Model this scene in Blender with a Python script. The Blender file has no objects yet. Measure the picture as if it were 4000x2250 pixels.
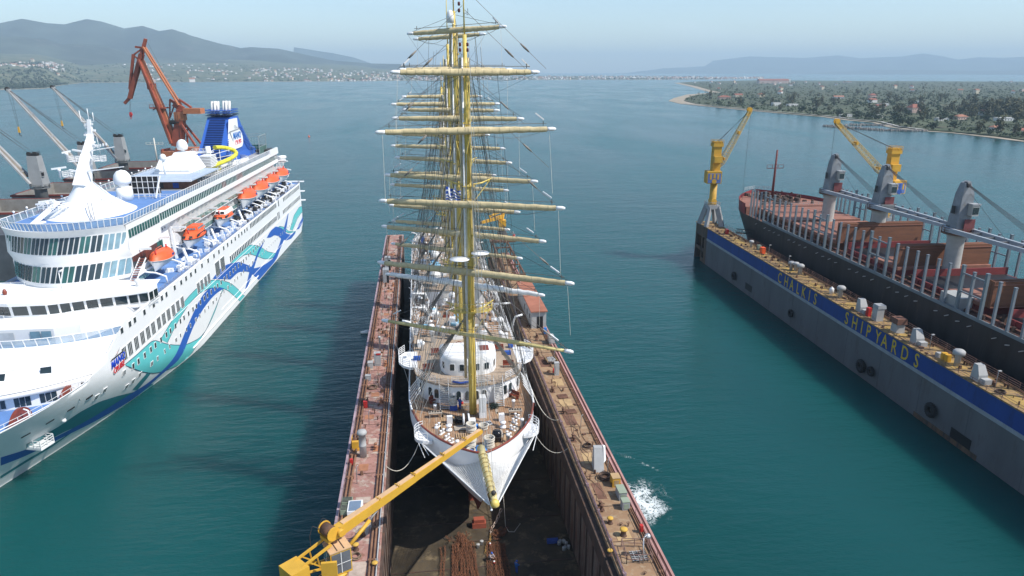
import bpy, math, random
from mathutils import Vector, Matrix
random.seed(7)
S = bpy.context.scene
COL = S.collection
R = math.radians
PI = math.pi

# ------------------------------------------------------------------ camera, sky, sun, exposure
cd = bpy.data.cameras.new('camera'); cam = bpy.data.objects.new('camera', cd); COL.objects.link(cam)
cam.location = (0, 0, 60)
cam.rotation_euler = (R(90) - math.atan(847 / 2753), 0, -math.atan(.131))
cd.sensor_width = 36; cd.lens = 36 * 2753 / 4000
cd.clip_start = .5; cd.clip_end = 60000
S.camera = cam
S.render.resolution_x = 1024; S.render.resolution_y = 576
TO_SUN = Vector((.76, -.36, 1.0)).normalized()
SUN_EL = math.asin(TO_SUN.z)
SUN_AZ = math.atan2(TO_SUN.x, TO_SUN.y)
W = bpy.data.worlds.new('World'); S.world = W; W.use_nodes = True
wn, wl = W.node_tree.nodes, W.node_tree.links
wn.clear()
sky = wn.new('ShaderNodeTexSky'); sky.sky_type = 'NISHITA'; sky.sun_disc = False
sky.sun_elevation = SUN_EL; sky.sun_rotation = SUN_AZ
sky.altitude = 50; sky.air_density = 1.0; sky.dust_density = .5; sky.ozone_density = 2.5
tc = wn.new('ShaderNodeTexCoord')
mp = wn.new('ShaderNodeMapping'); mp.inputs['Scale'].default_value = (1.5, 1.5, 7.0)
nz = wn.new('ShaderNodeTexNoise'); nz.inputs['Scale'].default_value = 2.1; nz.inputs['Detail'].default_value = 7; nz.inputs['Roughness'].default_value = .55
rp = wn.new('ShaderNodeValToRGB'); rp.color_ramp.elements[0].position = .54; rp.color_ramp.elements[1].position = .82
rp.color_ramp.elements[0].color = (0, 0, 0, 1); rp.color_ramp.elements[1].color = (.34, .34, .34, 1)
mx = wn.new('ShaderNodeMix'); mx.data_type = 'RGBA'; mx.inputs[7].default_value = (5.6, 6.5, 7.2, 1)
bg = wn.new('ShaderNodeBackground'); bg.inputs['Strength'].default_value = .14
wo = wn.new('ShaderNodeOutputWorld')
wl.new(tc.outputs['Generated'], mp.inputs['Vector']); wl.new(mp.outputs['Vector'], nz.inputs['Vector'])
wl.new(nz.outputs['Fac'], rp.inputs['Fac']); wl.new(rp.outputs['Color'], mx.inputs[0])
wl.new(sky.outputs['Color'], mx.inputs[6]); wl.new(mx.outputs[2], bg.inputs['Color']); wl.new(bg.outputs[0], wo.inputs['Surface'])
sd = bpy.data.lights.new('sun', 'SUN'); sd.energy = 4.3; sd.angle = R(.5); sd.color = (1, .955, .89)
sun = bpy.data.objects.new('sun', sd); COL.objects.link(sun)
sun.rotation_euler = TO_SUN.to_track_quat('Z', 'Y').to_euler(); sun.location = (60, -30, 120)
vs = S.view_settings; vs.view_transform = 'Standard'; vs.look = 'None'; vs.exposure = .36; vs.gamma = 1; vs.use_curve_mapping = False
S.cycles.volume_step_rate = 1

# ------------------------------------------------------------------ materials
MATS = {}
def mat(name, col, rough=.6, metal=0, var=.12, scale=.6, bump=0, bscale=8, col2=None, cut=(.45, .65), stretch=(1, 1, 1), spec=.4, c3=None):
    """procedural paint: base colour with broad noise variation, optional second colour (rust, dirt) in patches"""
    if name in MATS: return MATS[name]
    m = bpy.data.materials.new(name); m.use_nodes = True; MATS[name] = m
    n, l = m.node_tree.nodes, m.node_tree.links
    b = n['Principled BSDF']; b.inputs['Roughness'].default_value = rough; b.inputs['Metallic'].default_value = metal
    b.inputs['Specular IOR Level'].default_value = spec
    t = n.new('ShaderNodeTexCoord'); mp = n.new('ShaderNodeMapping'); mp.inputs['Scale'].default_value = stretch
    l.new(t.outputs['Object'], mp.inputs['Vector'])
    nz = n.new('ShaderNodeTexNoise'); nz.inputs['Scale'].default_value = scale; nz.inputs['Detail'].default_value = 6; nz.inputs['Roughness'].default_value = .62
    l.new(mp.outputs['Vector'], nz.inputs['Vector'])
    r = n.new('ShaderNodeValToRGB'); e = r.color_ramp.elements
    k = lambda s: tuple(min(1, c * s) for c in col) + (1,)
    e[0].position = .3; e[0].color = k(1 - var * 1.6); e[1].position = .7; e[1].color = k(1 + var)
    l.new(nz.outputs['Fac'], r.inputs['Fac']); out = r.outputs['Color']
    for i, cc in enumerate((col2, c3)):
        if not cc: continue
        z2 = n.new('ShaderNodeTexNoise'); z2.inputs['Scale'].default_value = scale * (2.3, 5.1)[i]; z2.inputs['Detail'].default_value = 8; z2.inputs['Roughness'].default_value = .7
        ad = n.new('ShaderNodeVectorMath'); ad.inputs[1].default_value = (17.3 + 9 * i, 4.1, 8.8)
        l.new(mp.outputs['Vector'], ad.inputs[0]); l.new(ad.outputs[0], z2.inputs['Vector'])
        r2 = n.new('ShaderNodeValToRGB'); r2.color_ramp.elements[0].position = cut[0]; r2.color_ramp.elements[1].position = cut[1]
        l.new(z2.outputs['Fac'], r2.inputs['Fac'])
        mx = n.new('ShaderNodeMix'); mx.data_type = 'RGBA'; mx.inputs[7].default_value = tuple(cc) + (1,)
        l.new(r2.outputs['Color'], mx.inputs[0]); l.new(out, mx.inputs[6]); out = mx.outputs[2]
    l.new(out, b.inputs['Base Color'])
    if bump:
        bz = n.new('ShaderNodeTexNoise'); bz.inputs['Scale'].default_value = bscale; bz.inputs['Detail'].default_value = 4
        l.new(t.outputs['Object'], bz.inputs['Vector'])
        bp = n.new('ShaderNodeBump'); bp.inputs['Strength'].default_value = bump; bp.inputs['Distance'].default_value = .05
        l.new(bz.outputs['Fac'], bp.inputs['Height']); l.new(bp.outputs['Normal'], b.inputs['Normal'])
    return m
def glassmat(name, col, rough=.08, alpha=1):
    m = mat(name, col, rough, 0, .25, .35, spec=.8)
    if alpha < 1: m.node_tree.nodes['Principled BSDF'].inputs['Alpha'].default_value = alpha
    return m
WHITE = mat('white_paint', (.80, .80, .79), .45, var=.03, scale=.25)
CRWHITE = mat('cruise_white', (.84, .84, .83), .4, var=.025, scale=.12, col2=(.72, .72, .70), cut=(.60, .80), stretch=(1, 1, .35))
DIRTYW = mat('weathered_white', (.42, .41, .38), .6, var=.08, scale=.8, col2=(.45, .38, .30), cut=(.60, .78))
YEL = mat('mast_yellow', (.66, .49, .11), .45, var=.14, scale=1.2, col2=(.70, .62, .33), cut=(.5, .7), stretch=(1, 1, .3))
BEIGE = mat('furled_sail_cloth', (.58, .475, .275), .9, var=.14, scale=1.6, bump=.4, bscale=6)
WCLOTH = mat('white_sail_cloth', (.78, .77, .74), .9, var=.1, scale=2, bump=.5, bscale=5)
SPARY = mat('yard_ochre', (.64, .52, .22), .5, var=.12, scale=1.1)
CRANEY = mat('crane_yellow', (.60, .345, .04), .5, var=.08, scale=.7, col2=(.42, .20, .06), cut=(.66, .80))
CRANEO = mat('crane_amber', (.66, .36, .04), .5, var=.10, scale=.6, col2=(.35, .17, .05), cut=(.62, .78))
LATT = mat('lattice_cream', (.62, .47, .20), .55, var=.15, scale=1)
REDCR = mat('crane_red_oxide', (.33, .085, .05), .6, var=.16, scale=.35, col2=(.20, .06, .04), cut=(.5, .7))
REDCW = mat('crane_orange_oxide', (.46, .17, .08), .6, var=.12, scale=.4)
BLACK = mat('black_paint', (.015, .016, .018), .5, var=.2)
DARK = mat('dark_steel', (.045, .043, .042), .6, var=.3, scale=1)
ROPE = mat('rope', (.58, .54, .46), .95, var=.15, scale=6, bump=.6, bscale=30)
WIRE = mat('rigging_wire', (.12, .115, .10), .6, var=.2, scale=1)
LINE = mat('pale_rigging_line', (.55, .52, .45), .8, var=.2, scale=1)
RAIL = mat('rail_white', (.74, .74, .73), .5, var=.05)
GREYP = mat('grey_paint', (.33, .34, .345), .6, var=.1, scale=.5, col2=(.26, .20, .15), cut=(.62, .78))
LGREY = mat('pale_grey_paint', (.40, .40, .39), .6, var=.1, scale=.5, col2=(.30, .24, .18), cut=(.64, .8))
RUST = mat('rusty_steel', (.17, .085, .05), .85, var=.3, scale=.7, col2=(.075, .05, .04), cut=(.45, .65), bump=.3)
RUSTD = mat('dark_rust', (.075, .05, .04), .85, var=.3, scale=.5, col2=(.14, .07, .04), cut=(.5, .7), bump=.3, stretch=(1, 1, .25))
WALLR = mat('dock_wall_rust', (.16, .085, .055), .85, var=.3, scale=.35, col2=(.07, .05, .045), cut=(.42, .62), bump=.3, stretch=(1, 1, .18), c3=(.22, .19, .16))
DECKP = mat('dock_deck_pink', (.36, .19, .155), .85, var=.16, scale=.28, col2=(.44, .38, .31), cut=(.50, .62), bump=.2, c3=(.24, .12, .085))
DECKB = mat('dock_deck_buff', (.29, .18, .10), .85, var=.18, scale=.28, col2=(.25, .145, .085), cut=(.50, .64), bump=.2, c3=(.34, .25, .16))
DECKY = mat('dock_deck_ochre', (.25, .165, .085), .85, var=.25, scale=.4, col2=(.13, .085, .06), cut=(.46, .62), c3=(.38, .24, .07))
FLOOR = mat('dock_floor', (.07, .053, .032), .8, var=.4, scale=.25, col2=(.20, .15, .085), cut=(.54, .70), bump=.3, c3=(.05, .045, .04))
TEAK = mat('teak_deck', (.36, .27, .19), .8, var=.14, scale=1.2, col2=(.40, .34, .28), cut=(.45, .7), stretch=(5, .5, 1))
TEAKR = mat('teak_deck_wet', (.33, .19, .105), .7, var=.16, scale=.5, col2=(.36, .28, .21), cut=(.48, .64), stretch=(3, .6, 1))
MAHOG = mat('varnished_mahogany', (.22, .05, .03), .4, var=.15, scale=2)
BLUED = mat('blue_deck', (.12, .24, .50), .7, var=.09, scale=.35, col2=(.30, .40, .58), cut=(.62, .76))
GREYD = mat('grey_deck', (.36, .36, .36), .8, var=.1, scale=.3)
ROYAL = mat('royal_blue_paint', (.025, .085, .34), .45, var=.08, scale=.3)
TURQ = mat('turquoise_paint', (.13, .56, .56), .45, var=.05, scale=.2)
NAVY = mat('navy_paint', (.012, .022, .085), .45, var=.2, scale=.3)
ORANGE = mat('lifeboat_orange', (.80, .115, .03), .45, var=.06, scale=.8)
REDP = mat('red_paint', (.50, .03, .025), .5, var=.1)
GLASS = glassmat('dark_glass', (.02, .035, .04))
GGLASS = glassmat('green_glass', (.03, .11, .095), .12)
SKYG = glassmat('pale_sky_glass', (.20, .34, .42), .1)
BALUS = glassmat('balustrade_glass', (.25, .38, .48), .08, .55)
GREENN = mat('green_net', (.02, .12, .09), .9)
HATCH = mat('hatch_red_oxide', (.28, .125, .085), .8, var=.14, scale=.25, col2=(.19, .085, .06), cut=(.5, .68))
HATCHB = mat('hatch_brown', (.20, .085, .045), .8, var=.14, scale=.4, col2=(.13, .06, .04), cut=(.5, .7), stretch=(.3, .3, 2))
HULLB = mat('black_hull', (.022, .022, .024), .55, var=.35, scale=.3, col2=(.05, .04, .035), cut=(.55, .72), stretch=(1, 1, .2))
DOCKG = mat('dock_side_grey', (.125, .13, .135), .75, var=.12, scale=.18, col2=(.09, .08, .07), cut=(.56, .74), stretch=(1, 1, .3))
DOCKB = mat('dock_side_blue', (.013, .052, .23), .6, var=.12, scale=.25, col2=(.013, .036, .14), cut=(.52, .7), stretch=(1, 1, .3))
DOCKW = mat('dock_band_white', (.30, .33, .35), .7, var=.12, scale=.5)
LETTER = mat('lettering_yellow', (.62, .43, .03), .6, var=.1, scale=1)
BLUEP = mat('blue_plastic', (.03, .22, .62), .5, var=.1)
BLUEC = mat('pale_blue_cover', (.25, .50, .66), .7, var=.1)
SKIN = mat('skin', (.45, .27, .19), .6)
COVER = mat('blue_coverall', (.035, .075, .30), .8, var=.15, scale=4)
GREYSH = mat('grey_shirt', (.42, .36, .36), .85, var=.1, scale=4)
STONE = mat('breakwater_stone', (.33, .30, .27), .9, var=.3, scale=.3)
RUBBER = mat('tyre_rubber', (.02, .02, .021), .8, var=.3, bump=.6, bscale=6)

# ------------------------------------------------------------------ mesh builder
class MB:
    def __init__(s): s.v = []; s.f = []; s.mi = []; s.sm = []; s.m = 0; s.smooth = False
    def face(s, idx): s.f.append(tuple(idx)); s.mi.append(s.m); s.sm.append(s.smooth)
    def add(s, vs):
        k = len(s.v); s.v.extend(tuple(v) for v in vs); return k
    def quad(s, a, b, c, d): k = s.add((a, b, c, d)); s.face((k, k + 1, k + 2, k + 3)); return s
    def poly(s, pts): k = s.add(pts); s.face(range(k, k + len(pts))); return s
    def box(s, x0, x1, y0, y1, z0, z1):
        k = s.add([(x, y, z) for z in (z0, z1) for y in (y0, y1) for x in (x0, x1)])
        for q in ((0, 2, 3, 1), (4, 5, 7, 6), (0, 1, 5, 4), (2, 6, 7, 3), (0, 4, 6, 2), (1, 3, 7, 5)): s.face([k + i for i in q])
        return s
    def obox(s, c, sx, sy, sz, rz=0, top=1, z0=None):
        """box centred on c in x, y, standing on c.z; rotated by rz; top shrinks the top"""
        ca, sa = math.cos(rz), math.sin(rz); P = []
        for z, t in ((0, 1), (sz, top)):
            for y in (-sy / 2, sy / 2):
                for x in (-sx / 2, sx / 2): P.append((c[0] + (x * ca - y * sa) * t, c[1] + (x * sa + y * ca) * t, c[2] + z))
        k = s.add(P)
        for q in ((0, 2, 3, 1), (4, 5, 7, 6), (0, 1, 5, 4), (2, 6, 7, 3), (0, 4, 6, 2), (1, 3, 7, 5)): s.face([k + i for i in q])
        return s
    def beam(s, a, b, w, h, up=(0, 0, 1), w2=None, h2=None):
        """rectangular bar from a to b, w wide and h high"""
        a, b = Vector(a), Vector(b); d = (b - a).normalized(); u = Vector(up)
        if abs(d.dot(u)) > .98: u = Vector((0, 1, 0))
        x = d.cross(u).normalized(); y = x.cross(d).normalized(); w2 = w if w2 is None else w2; h2 = h if h2 is None else h2
        P = []
        for p, ww, hh in ((a, w, h), (b, w2, h2)):
            for i, j in ((-1, -1), (1, -1), (1, 1), (-1, 1)): P.append(p + x * (i * ww / 2) + y * (j * hh / 2))
        k = s.add(P)
        for q in ((3, 2, 1, 0), (4, 5, 6, 7), (0, 1, 5, 4), (1, 2, 6, 5), (2, 3, 7, 6), (3, 0, 4, 7)): s.face([k + i for i in q])
        return s
    def cyl(s, a, b, r, r2=None, n=10, caps=True):
        a, b = Vector(a), Vector(b); d = (b - a).normalized(); u = Vector((0, 0, 1)) if abs(d.z) < .9 else Vector((0, 1, 0))
        x = d.cross(u).normalized(); y = x.cross(d); r2 = r if r2 is None else r2
        k = s.add([p + (x * math.cos(2 * PI * i / n) + y * math.sin(2 * PI * i / n)) * q for p, q in ((a, r), (b, r2)) for i in range(n)])
        o = s.smooth; s.smooth = n > 6
        for i in range(n): j = (i + 1) % n; s.face((k + i, k + j, k + n + j, k + n + i))
        s.smooth = o
        if caps: s.face([k + n - 1 - i for i in range(n)]); s.face([k + n + i for i in range(n)])
        return s
    def tube(s, pts, r, n=6, caps=True):
        P = [Vector(p) for p in pts]; N = len(P); rr = r if isinstance(r, (list, tuple)) else [r] * N
        base = []; px = None
        for i, p in enumerate(P):
            d = (P[min(i + 1, N - 1)] - P[max(i - 1, 0)]).normalized()
            if px is None:
                u = Vector((0, 0, 1)) if abs(d.z) < .9 else Vector((0, 1, 0)); x = d.cross(u).normalized()
            else: x = (px - d * px.dot(d)).normalized()
            px = x; y = d.cross(x)
            base.append(s.add([p + (x * math.cos(2 * PI * j / n) + y * math.sin(2 * PI * j / n)) * rr[i] for j in range(n)]))
        o = s.smooth; s.smooth = n > 4
        for i in range(N - 1):
            for j in range(n): jj = (j + 1) % n; s.face((base[i] + j, base[i] + jj, base[i + 1] + jj, base[i + 1] + j))
        s.smooth = o
        if caps: s.face([base[0] + n - 1 - j for j in range(n)]); s.face([base[-1] + j for j in range(n)])
        return s
    def wire(s, a, b, r=.03, sag=0, n=3, seg=6):
        a, b = Vector(a), Vector(b)
        if not sag: return s.tube([a, b], r, n)
        return s.tube([a.lerp(b, t / seg) - Vector((0, 0, sag * 4 * (t / seg) * (1 - t / seg))) for t in range(seg + 1)], r, n)
    def lathe(s, c, prof, n=14, sx=1, sy=1):
        """prof: (radius, z) from bottom to top, round a vertical axis through c"""
        o = s.smooth; s.smooth = True; base = []
        for r, z in prof:
            base.append(s.add([(c[0] + r * sx * math.cos(2 * PI * i / n), c[1] + r * sy * math.sin(2 * PI * i / n), c[2] + z) for i in range(n)]))
        for a, b in zip(base, base[1:]):
            for i in range(n): j = (i + 1) % n; s.face((a + i, a + j, b + j, b + i))
        if prof[0][0] > .001: s.face([base[0] + n - 1 - i for i in range(n)])
        if prof[-1][0] > .001: s.face([base[-1] + i for i in range(n)])
        s.smooth = o; return s
    def sphere(s, c, r, n=12, m=7, sz=1):
        return s.lathe(c, [(max(.0005, r * math.sin(PI * i / m)), -r * sz * math.cos(PI * i / m)) for i in range(m + 1)], n)
    def torus(s, c, R0, r, n=16, m=6, axis='z', sy=1):
        o = s.smooth; s.smooth = True; P = []
        for i in range(n):
            a = 2 * PI * i / n
            for j in range(m):
                b = 2 * PI * j / m; q = R0 + r * math.cos(b); x, y, z = q * math.cos(a), q * math.sin(a) * sy, r * math.sin(b)
                if axis == 'x': x, y, z = z, x, y
                if axis == 'y': x, y, z = x, z, y
                P.append((c[0] + x, c[1] + y, c[2] + z))
        k = s.add(P)
        for i in range(n):
            for j in range(m):
                s.face((k + i * m + j, k + ((i + 1) % n) * m + j, k + ((i + 1) % n) * m + (j + 1) % m, k + i * m + (j + 1) % m))
        s.smooth = o; return s
    def grid(s, rows, closed=False):
        """rows of equal length joined to a sheet"""
        b = [s.add(r) for r in rows]; n = len(rows[0])
        for p, q in zip(b, b[1:]):
            for i in range(n - (0 if closed else 1)):
                j = (i + 1) % n; s.face((p + i, p + j, q + j, q + i))
        return s
    def prism(s, pts, z0, z1):
        n = len(pts); k = s.add([(x, y, z0) for x, y in pts] + [(x, y, z1) for x, y in pts])
        s.face([k + n - 1 - i for i in range(n)]); s.face([k + n + i for i in range(n)])
        for i in range(n): j = (i + 1) % n; s.face((k + i, k + j, k + n + j, k + n + i))
        return s
    def rail(s, pts, h=1.05, step=1.6, r=.03, bars=3, closed=False, lean=(0, 0)):
        """posts and bars along a polyline of floor points"""
        P = [Vector(p) for p in pts]
        if closed: P.append(P[0])
        L = Vector((lean[0], lean[1], h))
        for a, b in zip(P, P[1:]):
            n = max(1, round((b - a).length / step))
            for i in range(n): q = a.lerp(b, i / n); s.beam(q, q + L, r * 2, r * 2)
            for k in range(bars): f = (k + 1) / bars; s.beam(a + L * f, b + L * f, r * 1.7, r * 1.7)
        s.beam(P[-1], P[-1] + L, r * 2, r * 2)
        return s
    def mesh(s, name, mats):
        me = bpy.data.meshes.new(name); me.from_pydata(s.v, [], s.f)
        for m in (mats if isinstance(mats, (list, tuple)) else [mats]): me.materials.append(m)
        me.polygons.foreach_set('material_index', s.mi); me.polygons.foreach_set('use_smooth', s.sm)
        me.update(); return me
    def build(s, name, mats, parent=None, loc=(0, 0, 0), rz=0, **kw):
        return link(name, s.mesh(name, mats), parent, loc, rz, **kw)
def link(name, me, parent=None, loc=(0, 0, 0), rz=0, label=None, cat=None, group=None, kind=None, rot=None):
    o = bpy.data.objects.new(name, me); COL.objects.link(o)
    o.location = loc; o.rotation_euler = rot or (0, 0, rz)
    if parent: o.parent = parent
    return tag(o, label, cat, group, kind)
def tag(o, label=None, cat=None, group=None, kind=None):
    if label: o['label'] = label
    if cat: o['category'] = cat
    if group: o['group'] = group
    if kind: o['kind'] = kind
    return o
def thing(name, label, cat, loc=(0, 0, 0), rz=0, group=None, rot=None):
    return link(name, None, None, loc, rz, label, cat, group, None, rot)
def dup(root, loc, rz=None, label=None, group=None, scale=None):
    def cp(o, par):
        c = o.copy(); COL.objects.link(c); c.parent = par
        for ch in o.children: cp(ch, c)
        return c
    r = cp(root, None); r.location = loc
    if rz is not None: r.rotation_euler = (0, 0, rz)
    if scale: r.scale = scale
    if label: r['label'] = label
    if group: r['group'] = group
    return r
FONTS = {}
def text_mesh(txt, size, depth=.03, bold=.0, shear=0):
    c = bpy.data.curves.new('txt', 'FONT'); c.body = txt; c.size = size; c.extrude = depth; c.offset = bold; c.shear = shear
    c.align_x = 'CENTER'; c.align_y = 'CENTER'; c.resolution_u = 3
    o = bpy.data.objects.new('txt', c); COL.objects.link(o)
    dg = bpy.context.evaluated_depsgraph_get(); me = bpy.data.meshes.new_from_object(o.evaluated_get(dg))
    bpy.data.objects.remove(o); bpy.data.curves.remove(c)
    return me
def lerp(a, b, t): return a + (b - a) * t
def interp(tab, x):
    if x <= tab[0][0]: return tab[0][1]
    for (x0, y0), (x1, y1) in zip(tab, tab[1:]):
        if x <= x1: return y0 + (y1 - y0) * (x - x0) / (x1 - x0)
    return tab[-1][1]

# ================================================================== SETTING
from mathutils import noise as MN
def water():
    m = bpy.data.materials.new('sea_water'); m.use_nodes = True; n, l = m.node_tree.nodes, m.node_tree.links
    b = n['Principled BSDF']; b.inputs['Roughness'].default_value = .16; b.inputs['IOR'].default_value = 1.33; b.inputs['Specular IOR Level'].default_value = .27
    t = n.new('ShaderNodeTexCoord')
    z = n.new('ShaderNodeTexNoise'); z.inputs['Scale'].default_value = .012; z.inputs['Detail'].default_value = 5; z.inputs['Distortion'].default_value = .6
    mp = n.new('ShaderNodeMapping'); mp.inputs['Scale'].default_value = (1, .38, 1); mp.inputs['Rotation'].default_value = (0, 0, R(14))
    l.new(t.outputs['Object'], mp.inputs['Vector']); l.new(mp.outputs['Vector'], z.inputs['Vector'])
    r = n.new('ShaderNodeValToRGB'); e = r.color_ramp.elements
    e[0].position = .32; e[0].color = (.0045, .050, .050, 1); e[1].position = .70; e[1].color = (.007, .076, .076, 1)
    l.new(z.outputs['Fac'], r.inputs['Fac']); l.new(r.outputs['Color'], b.inputs['Base Color'])
    rr = n.new('ShaderNodeMapRange'); rr.inputs[1].default_value = .35; rr.inputs[2].default_value = .7; rr.inputs[3].default_value = .13; rr.inputs[4].default_value = .24
    l.new(z.outputs['Fac'], rr.inputs[0]); l.new(rr.outputs[0], b.inputs['Roughness'])
    b.subsurface_method = 'BURLEY'; b.inputs['Subsurface Weight'].default_value = 1; b.inputs['Subsurface Radius'].default_value = (8, 11, 11); b.inputs['Subsurface Scale'].default_value = 1
    prev = None
    for sc, st, di, ang in ((.055, .5, .9, -20), (.36, .8, .30, 10), (1.1, .7, .12, -8)):
        m2 = n.new('ShaderNodeMapping'); m2.inputs['Scale'].default_value = (.55, 1.5, 1); m2.inputs['Rotation'].default_value = (0, 0, R(ang))
        l.new(t.outputs['Object'], m2.inputs['Vector'])
        w = n.new('ShaderNodeTexNoise'); w.inputs['Scale'].default_value = sc; w.inputs['Detail'].default_value = 4; w.inputs['Roughness'].default_value = .6
        l.new(m2.outputs['Vector'], w.inputs['Vector'])
        bp = n.new('ShaderNodeBump'); bp.inputs['Strength'].default_value = st; bp.inputs['Distance'].default_value = di
        l.new(w.outputs['Fac'], bp.inputs['Height'])
        if prev: l.new(prev.outputs['Normal'], bp.inputs['Normal'])
        prev = bp
    l.new(prev.outputs['Normal'], b.inputs['Normal'])
    MB().quad((-7900, -590, 0), (16900, -590, 0), (16900, 23900, 0), (-7900, 23900, 0)).build('sea', m, kind='structure')
water()
LAND = mat('olive_land', (.062, .078, .034), .95, var=.3, scale=.012, col2=(.115, .105, .06), cut=(.5, .66), c3=(.045, .058, .03))
MEADOW = mat('far_plain_green', (.085, .105, .05), .95, var=.3, scale=.004, col2=(.20, .18, .11), cut=(.46, .62), c3=(.06, .08, .04))
BEACH = mat('beach_sand', (.36, .30, .22), .95, var=.2, scale=.03, col2=(.22, .20, .15), cut=(.5, .66))
HILL = mat('hill_scrub', (.055, .068, .05), 1, var=.4, scale=.0022, col2=(.14, .13, .11), cut=(.58, .74), c3=(.03, .042, .03))
CONC = mat('pale_concrete', (.52, .50, .46), .9, var=.12, scale=.05)
def ridge(name, pts, front, back, seed, rough=.22):
    """a mountain ridge: crest through pts (x, y, height), slopes with spurs running down both sides"""
    P = [Vector(p) for p in pts]; rows = []
    cols = []
    for a, b in zip(P, P[1:]):
        n = max(2, int((b - a).length / 60)); cols += [a.lerp(b, i / n) for i in range(n)]
    cols.append(P[-1])
    c = Vector((sum(p.x for p in P), sum(p.y for p in P), 0)) / len(P); d = Vector((c.x, c.y, 0)).normalized()
    for k in [i / 22 for i in range(-10, 23)]:
        row = []
        for q in cols:
            off = -d * (k * front if k > 0 else k * back)
            p = Vector((q.x, q.y, 0)) + off; f = 1 - abs(k) if k > 0 else 1 - abs(k) * 2.0
            nn = MN.fractal(Vector((p.x / 900 + seed, p.y / 1300, seed)), 1, 2, 5)
            z = q.z * max(0, f) ** 1.15 * (1 + rough * nn * min(1, abs(k) * 5 + .08)) + (q.z * rough * .5 * nn if 0 < k < .95 else 0) * min(1, k * 5)
            row.append((p.x, p.y, max(-1, z) if f > .02 else -1))
        rows.append(row)
    b = MB(); b.smooth = True; b.grid(rows); b.build(name, HILL, kind='structure')
ridge('mountains', [(-4860, 8163, 418), (-4577, 8324, 502), (-4284, 8479, 538), (-4105, 8567, 587), (-3911, 8658, 552), (-3759, 8724, 547), (-3559, 8808, 610), (-3436, 8857, 588), (-3231, 8934, 519), (-3054, 8996, 554), (-2898, 9047, 500), (-2766, 9088, 524), (-2577, 9144, 457), (-2288, 9220, 368), (-2083, 9269, 320), (-1953, 9297, 336), (-1648, 9356, 324), (-1353, 9403, 258), (-1020, 9445, 187), (-544, 9484, 154), (-190, 9498, 147), (-61, 9500, 115), (35, 9500, 60), (300, 9500, 1)], 2300, 1500, 3)
ridge('foothills', [(-3997, 6698, 300), (-3531, 6955, 350), (-3254, 7089, 335), (-3128, 7145, 290), (-2970, 7213, 300), (-2810, 7276, 280), (-2640, 7340, 220), (-2439, 7409, 195), (-2119, 7507, 170), (-1780, 7594, 150), (-1427, 7668, 128), (-1058, 7728, 105), (-500, 7780, 60), (-100, 7800, 5)], 1700, 800, 8)
ridge('distant_ridge', [(-2156, 13833, 473), (-1488, 13921, 378), (-1146, 13953, 311), (-802, 13977, 198), (-451, 13993, 107), (-100, 14000, 2)], 1500, 900, 5)
ridge('distant_mountains', [(6190, 20067, 51), (6912, 19830, 136), (7891, 19461, 190), (8085, 19381, 335), (8550, 19181, 387), (8938, 19003, 438), (10185, 18365, 395), (10875, 17965, 451), (11326, 17684, 379), (12107, 17159, 412), (12469, 16897, 480), (12835, 16621, 403), (13073, 16435, 330), (13399, 16170, 380), (13720, 15898, 361), (14075, 15585, 381), (14694, 15003, 318), (15392, 14286, 163)], 2200, 900, 2)
ridge('distant_hills', [(8300, 14900, 2), (8747, 14577, 47), (9413, 14156, 81), (10033, 13723, 86), (10790, 13137, 69), (11426, 12588, 74), (12063, 11979, 85)], 900, 500, 12)

# ---- far shore with its plain
FS = [(-2600, 3300, 0), (-1503, 2587, 0), (-1382, 2654, 0), (-1335, 2740, 0), (-1325, 2830, 0), (-1540, 3420, 0), (-1784, 4232, 0), (-1405, 4419, 0), (-924, 4512, 0), (-502, 4567, 0), (0, 4900, 0), (334, 5200, 0), (1300, 5280, 0), (1852, 5250, 0), (2337, 5413, 0), (2905, 5875, 0)]
def fs_depth(x): return interp([(-1500, 4600), (0, 4400), (334, 3300), (1500, 2600), (2000, 1600), (2400, 800), (2905, 250)], x)
def fs_slope(x): return interp([(-1500, .048), (-900, .045), (-300, .026), (200, .008), (800, .003), (2900, .002)], x)
def fs_pt(u, d):
    k = u * (len(FS) - 1); i = min(int(k), len(FS) - 2); p = Vector(FS[i]).lerp(Vector(FS[i + 1]), k - i)
    q = p + Vector((p.x, p.y, 0)).normalized() * d
    z = .3 + d * fs_slope(p.x) * min(1, max(0, d - 250) / 900 + .05)
    return p, q, z
rows = []
for d in (0, 12, 60, 150, 300, 500, 800, 1200, 1700, 2300, 3000, 3800, 4600):
    row = []
    for j in range(121):
        p, q, z = fs_pt(j / 120, 0); dd = min(d, fs_depth(p.x)); p, q, z = fs_pt(j / 120, dd)
        row.append((q.x, q.y, z if d else -.5))
    rows.append(row)
b = MB(); b.smooth = True; b.grid(rows); b.build('far_shore', MEADOW, kind='structure')
b = MB(); b.grid([[(p.x, p.y, .02) for p, q, z in [fs_pt(j / 120, 0) for j in range(121)]], [(q.x, q.y, z + .4) for p, q, z in [fs_pt(j / 120, interp([(0, 150), (.3, 30), (1, 9)], j / 120)) for j in range(121)]]])
b.build('far_beach', BEACH, kind='structure')

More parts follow.
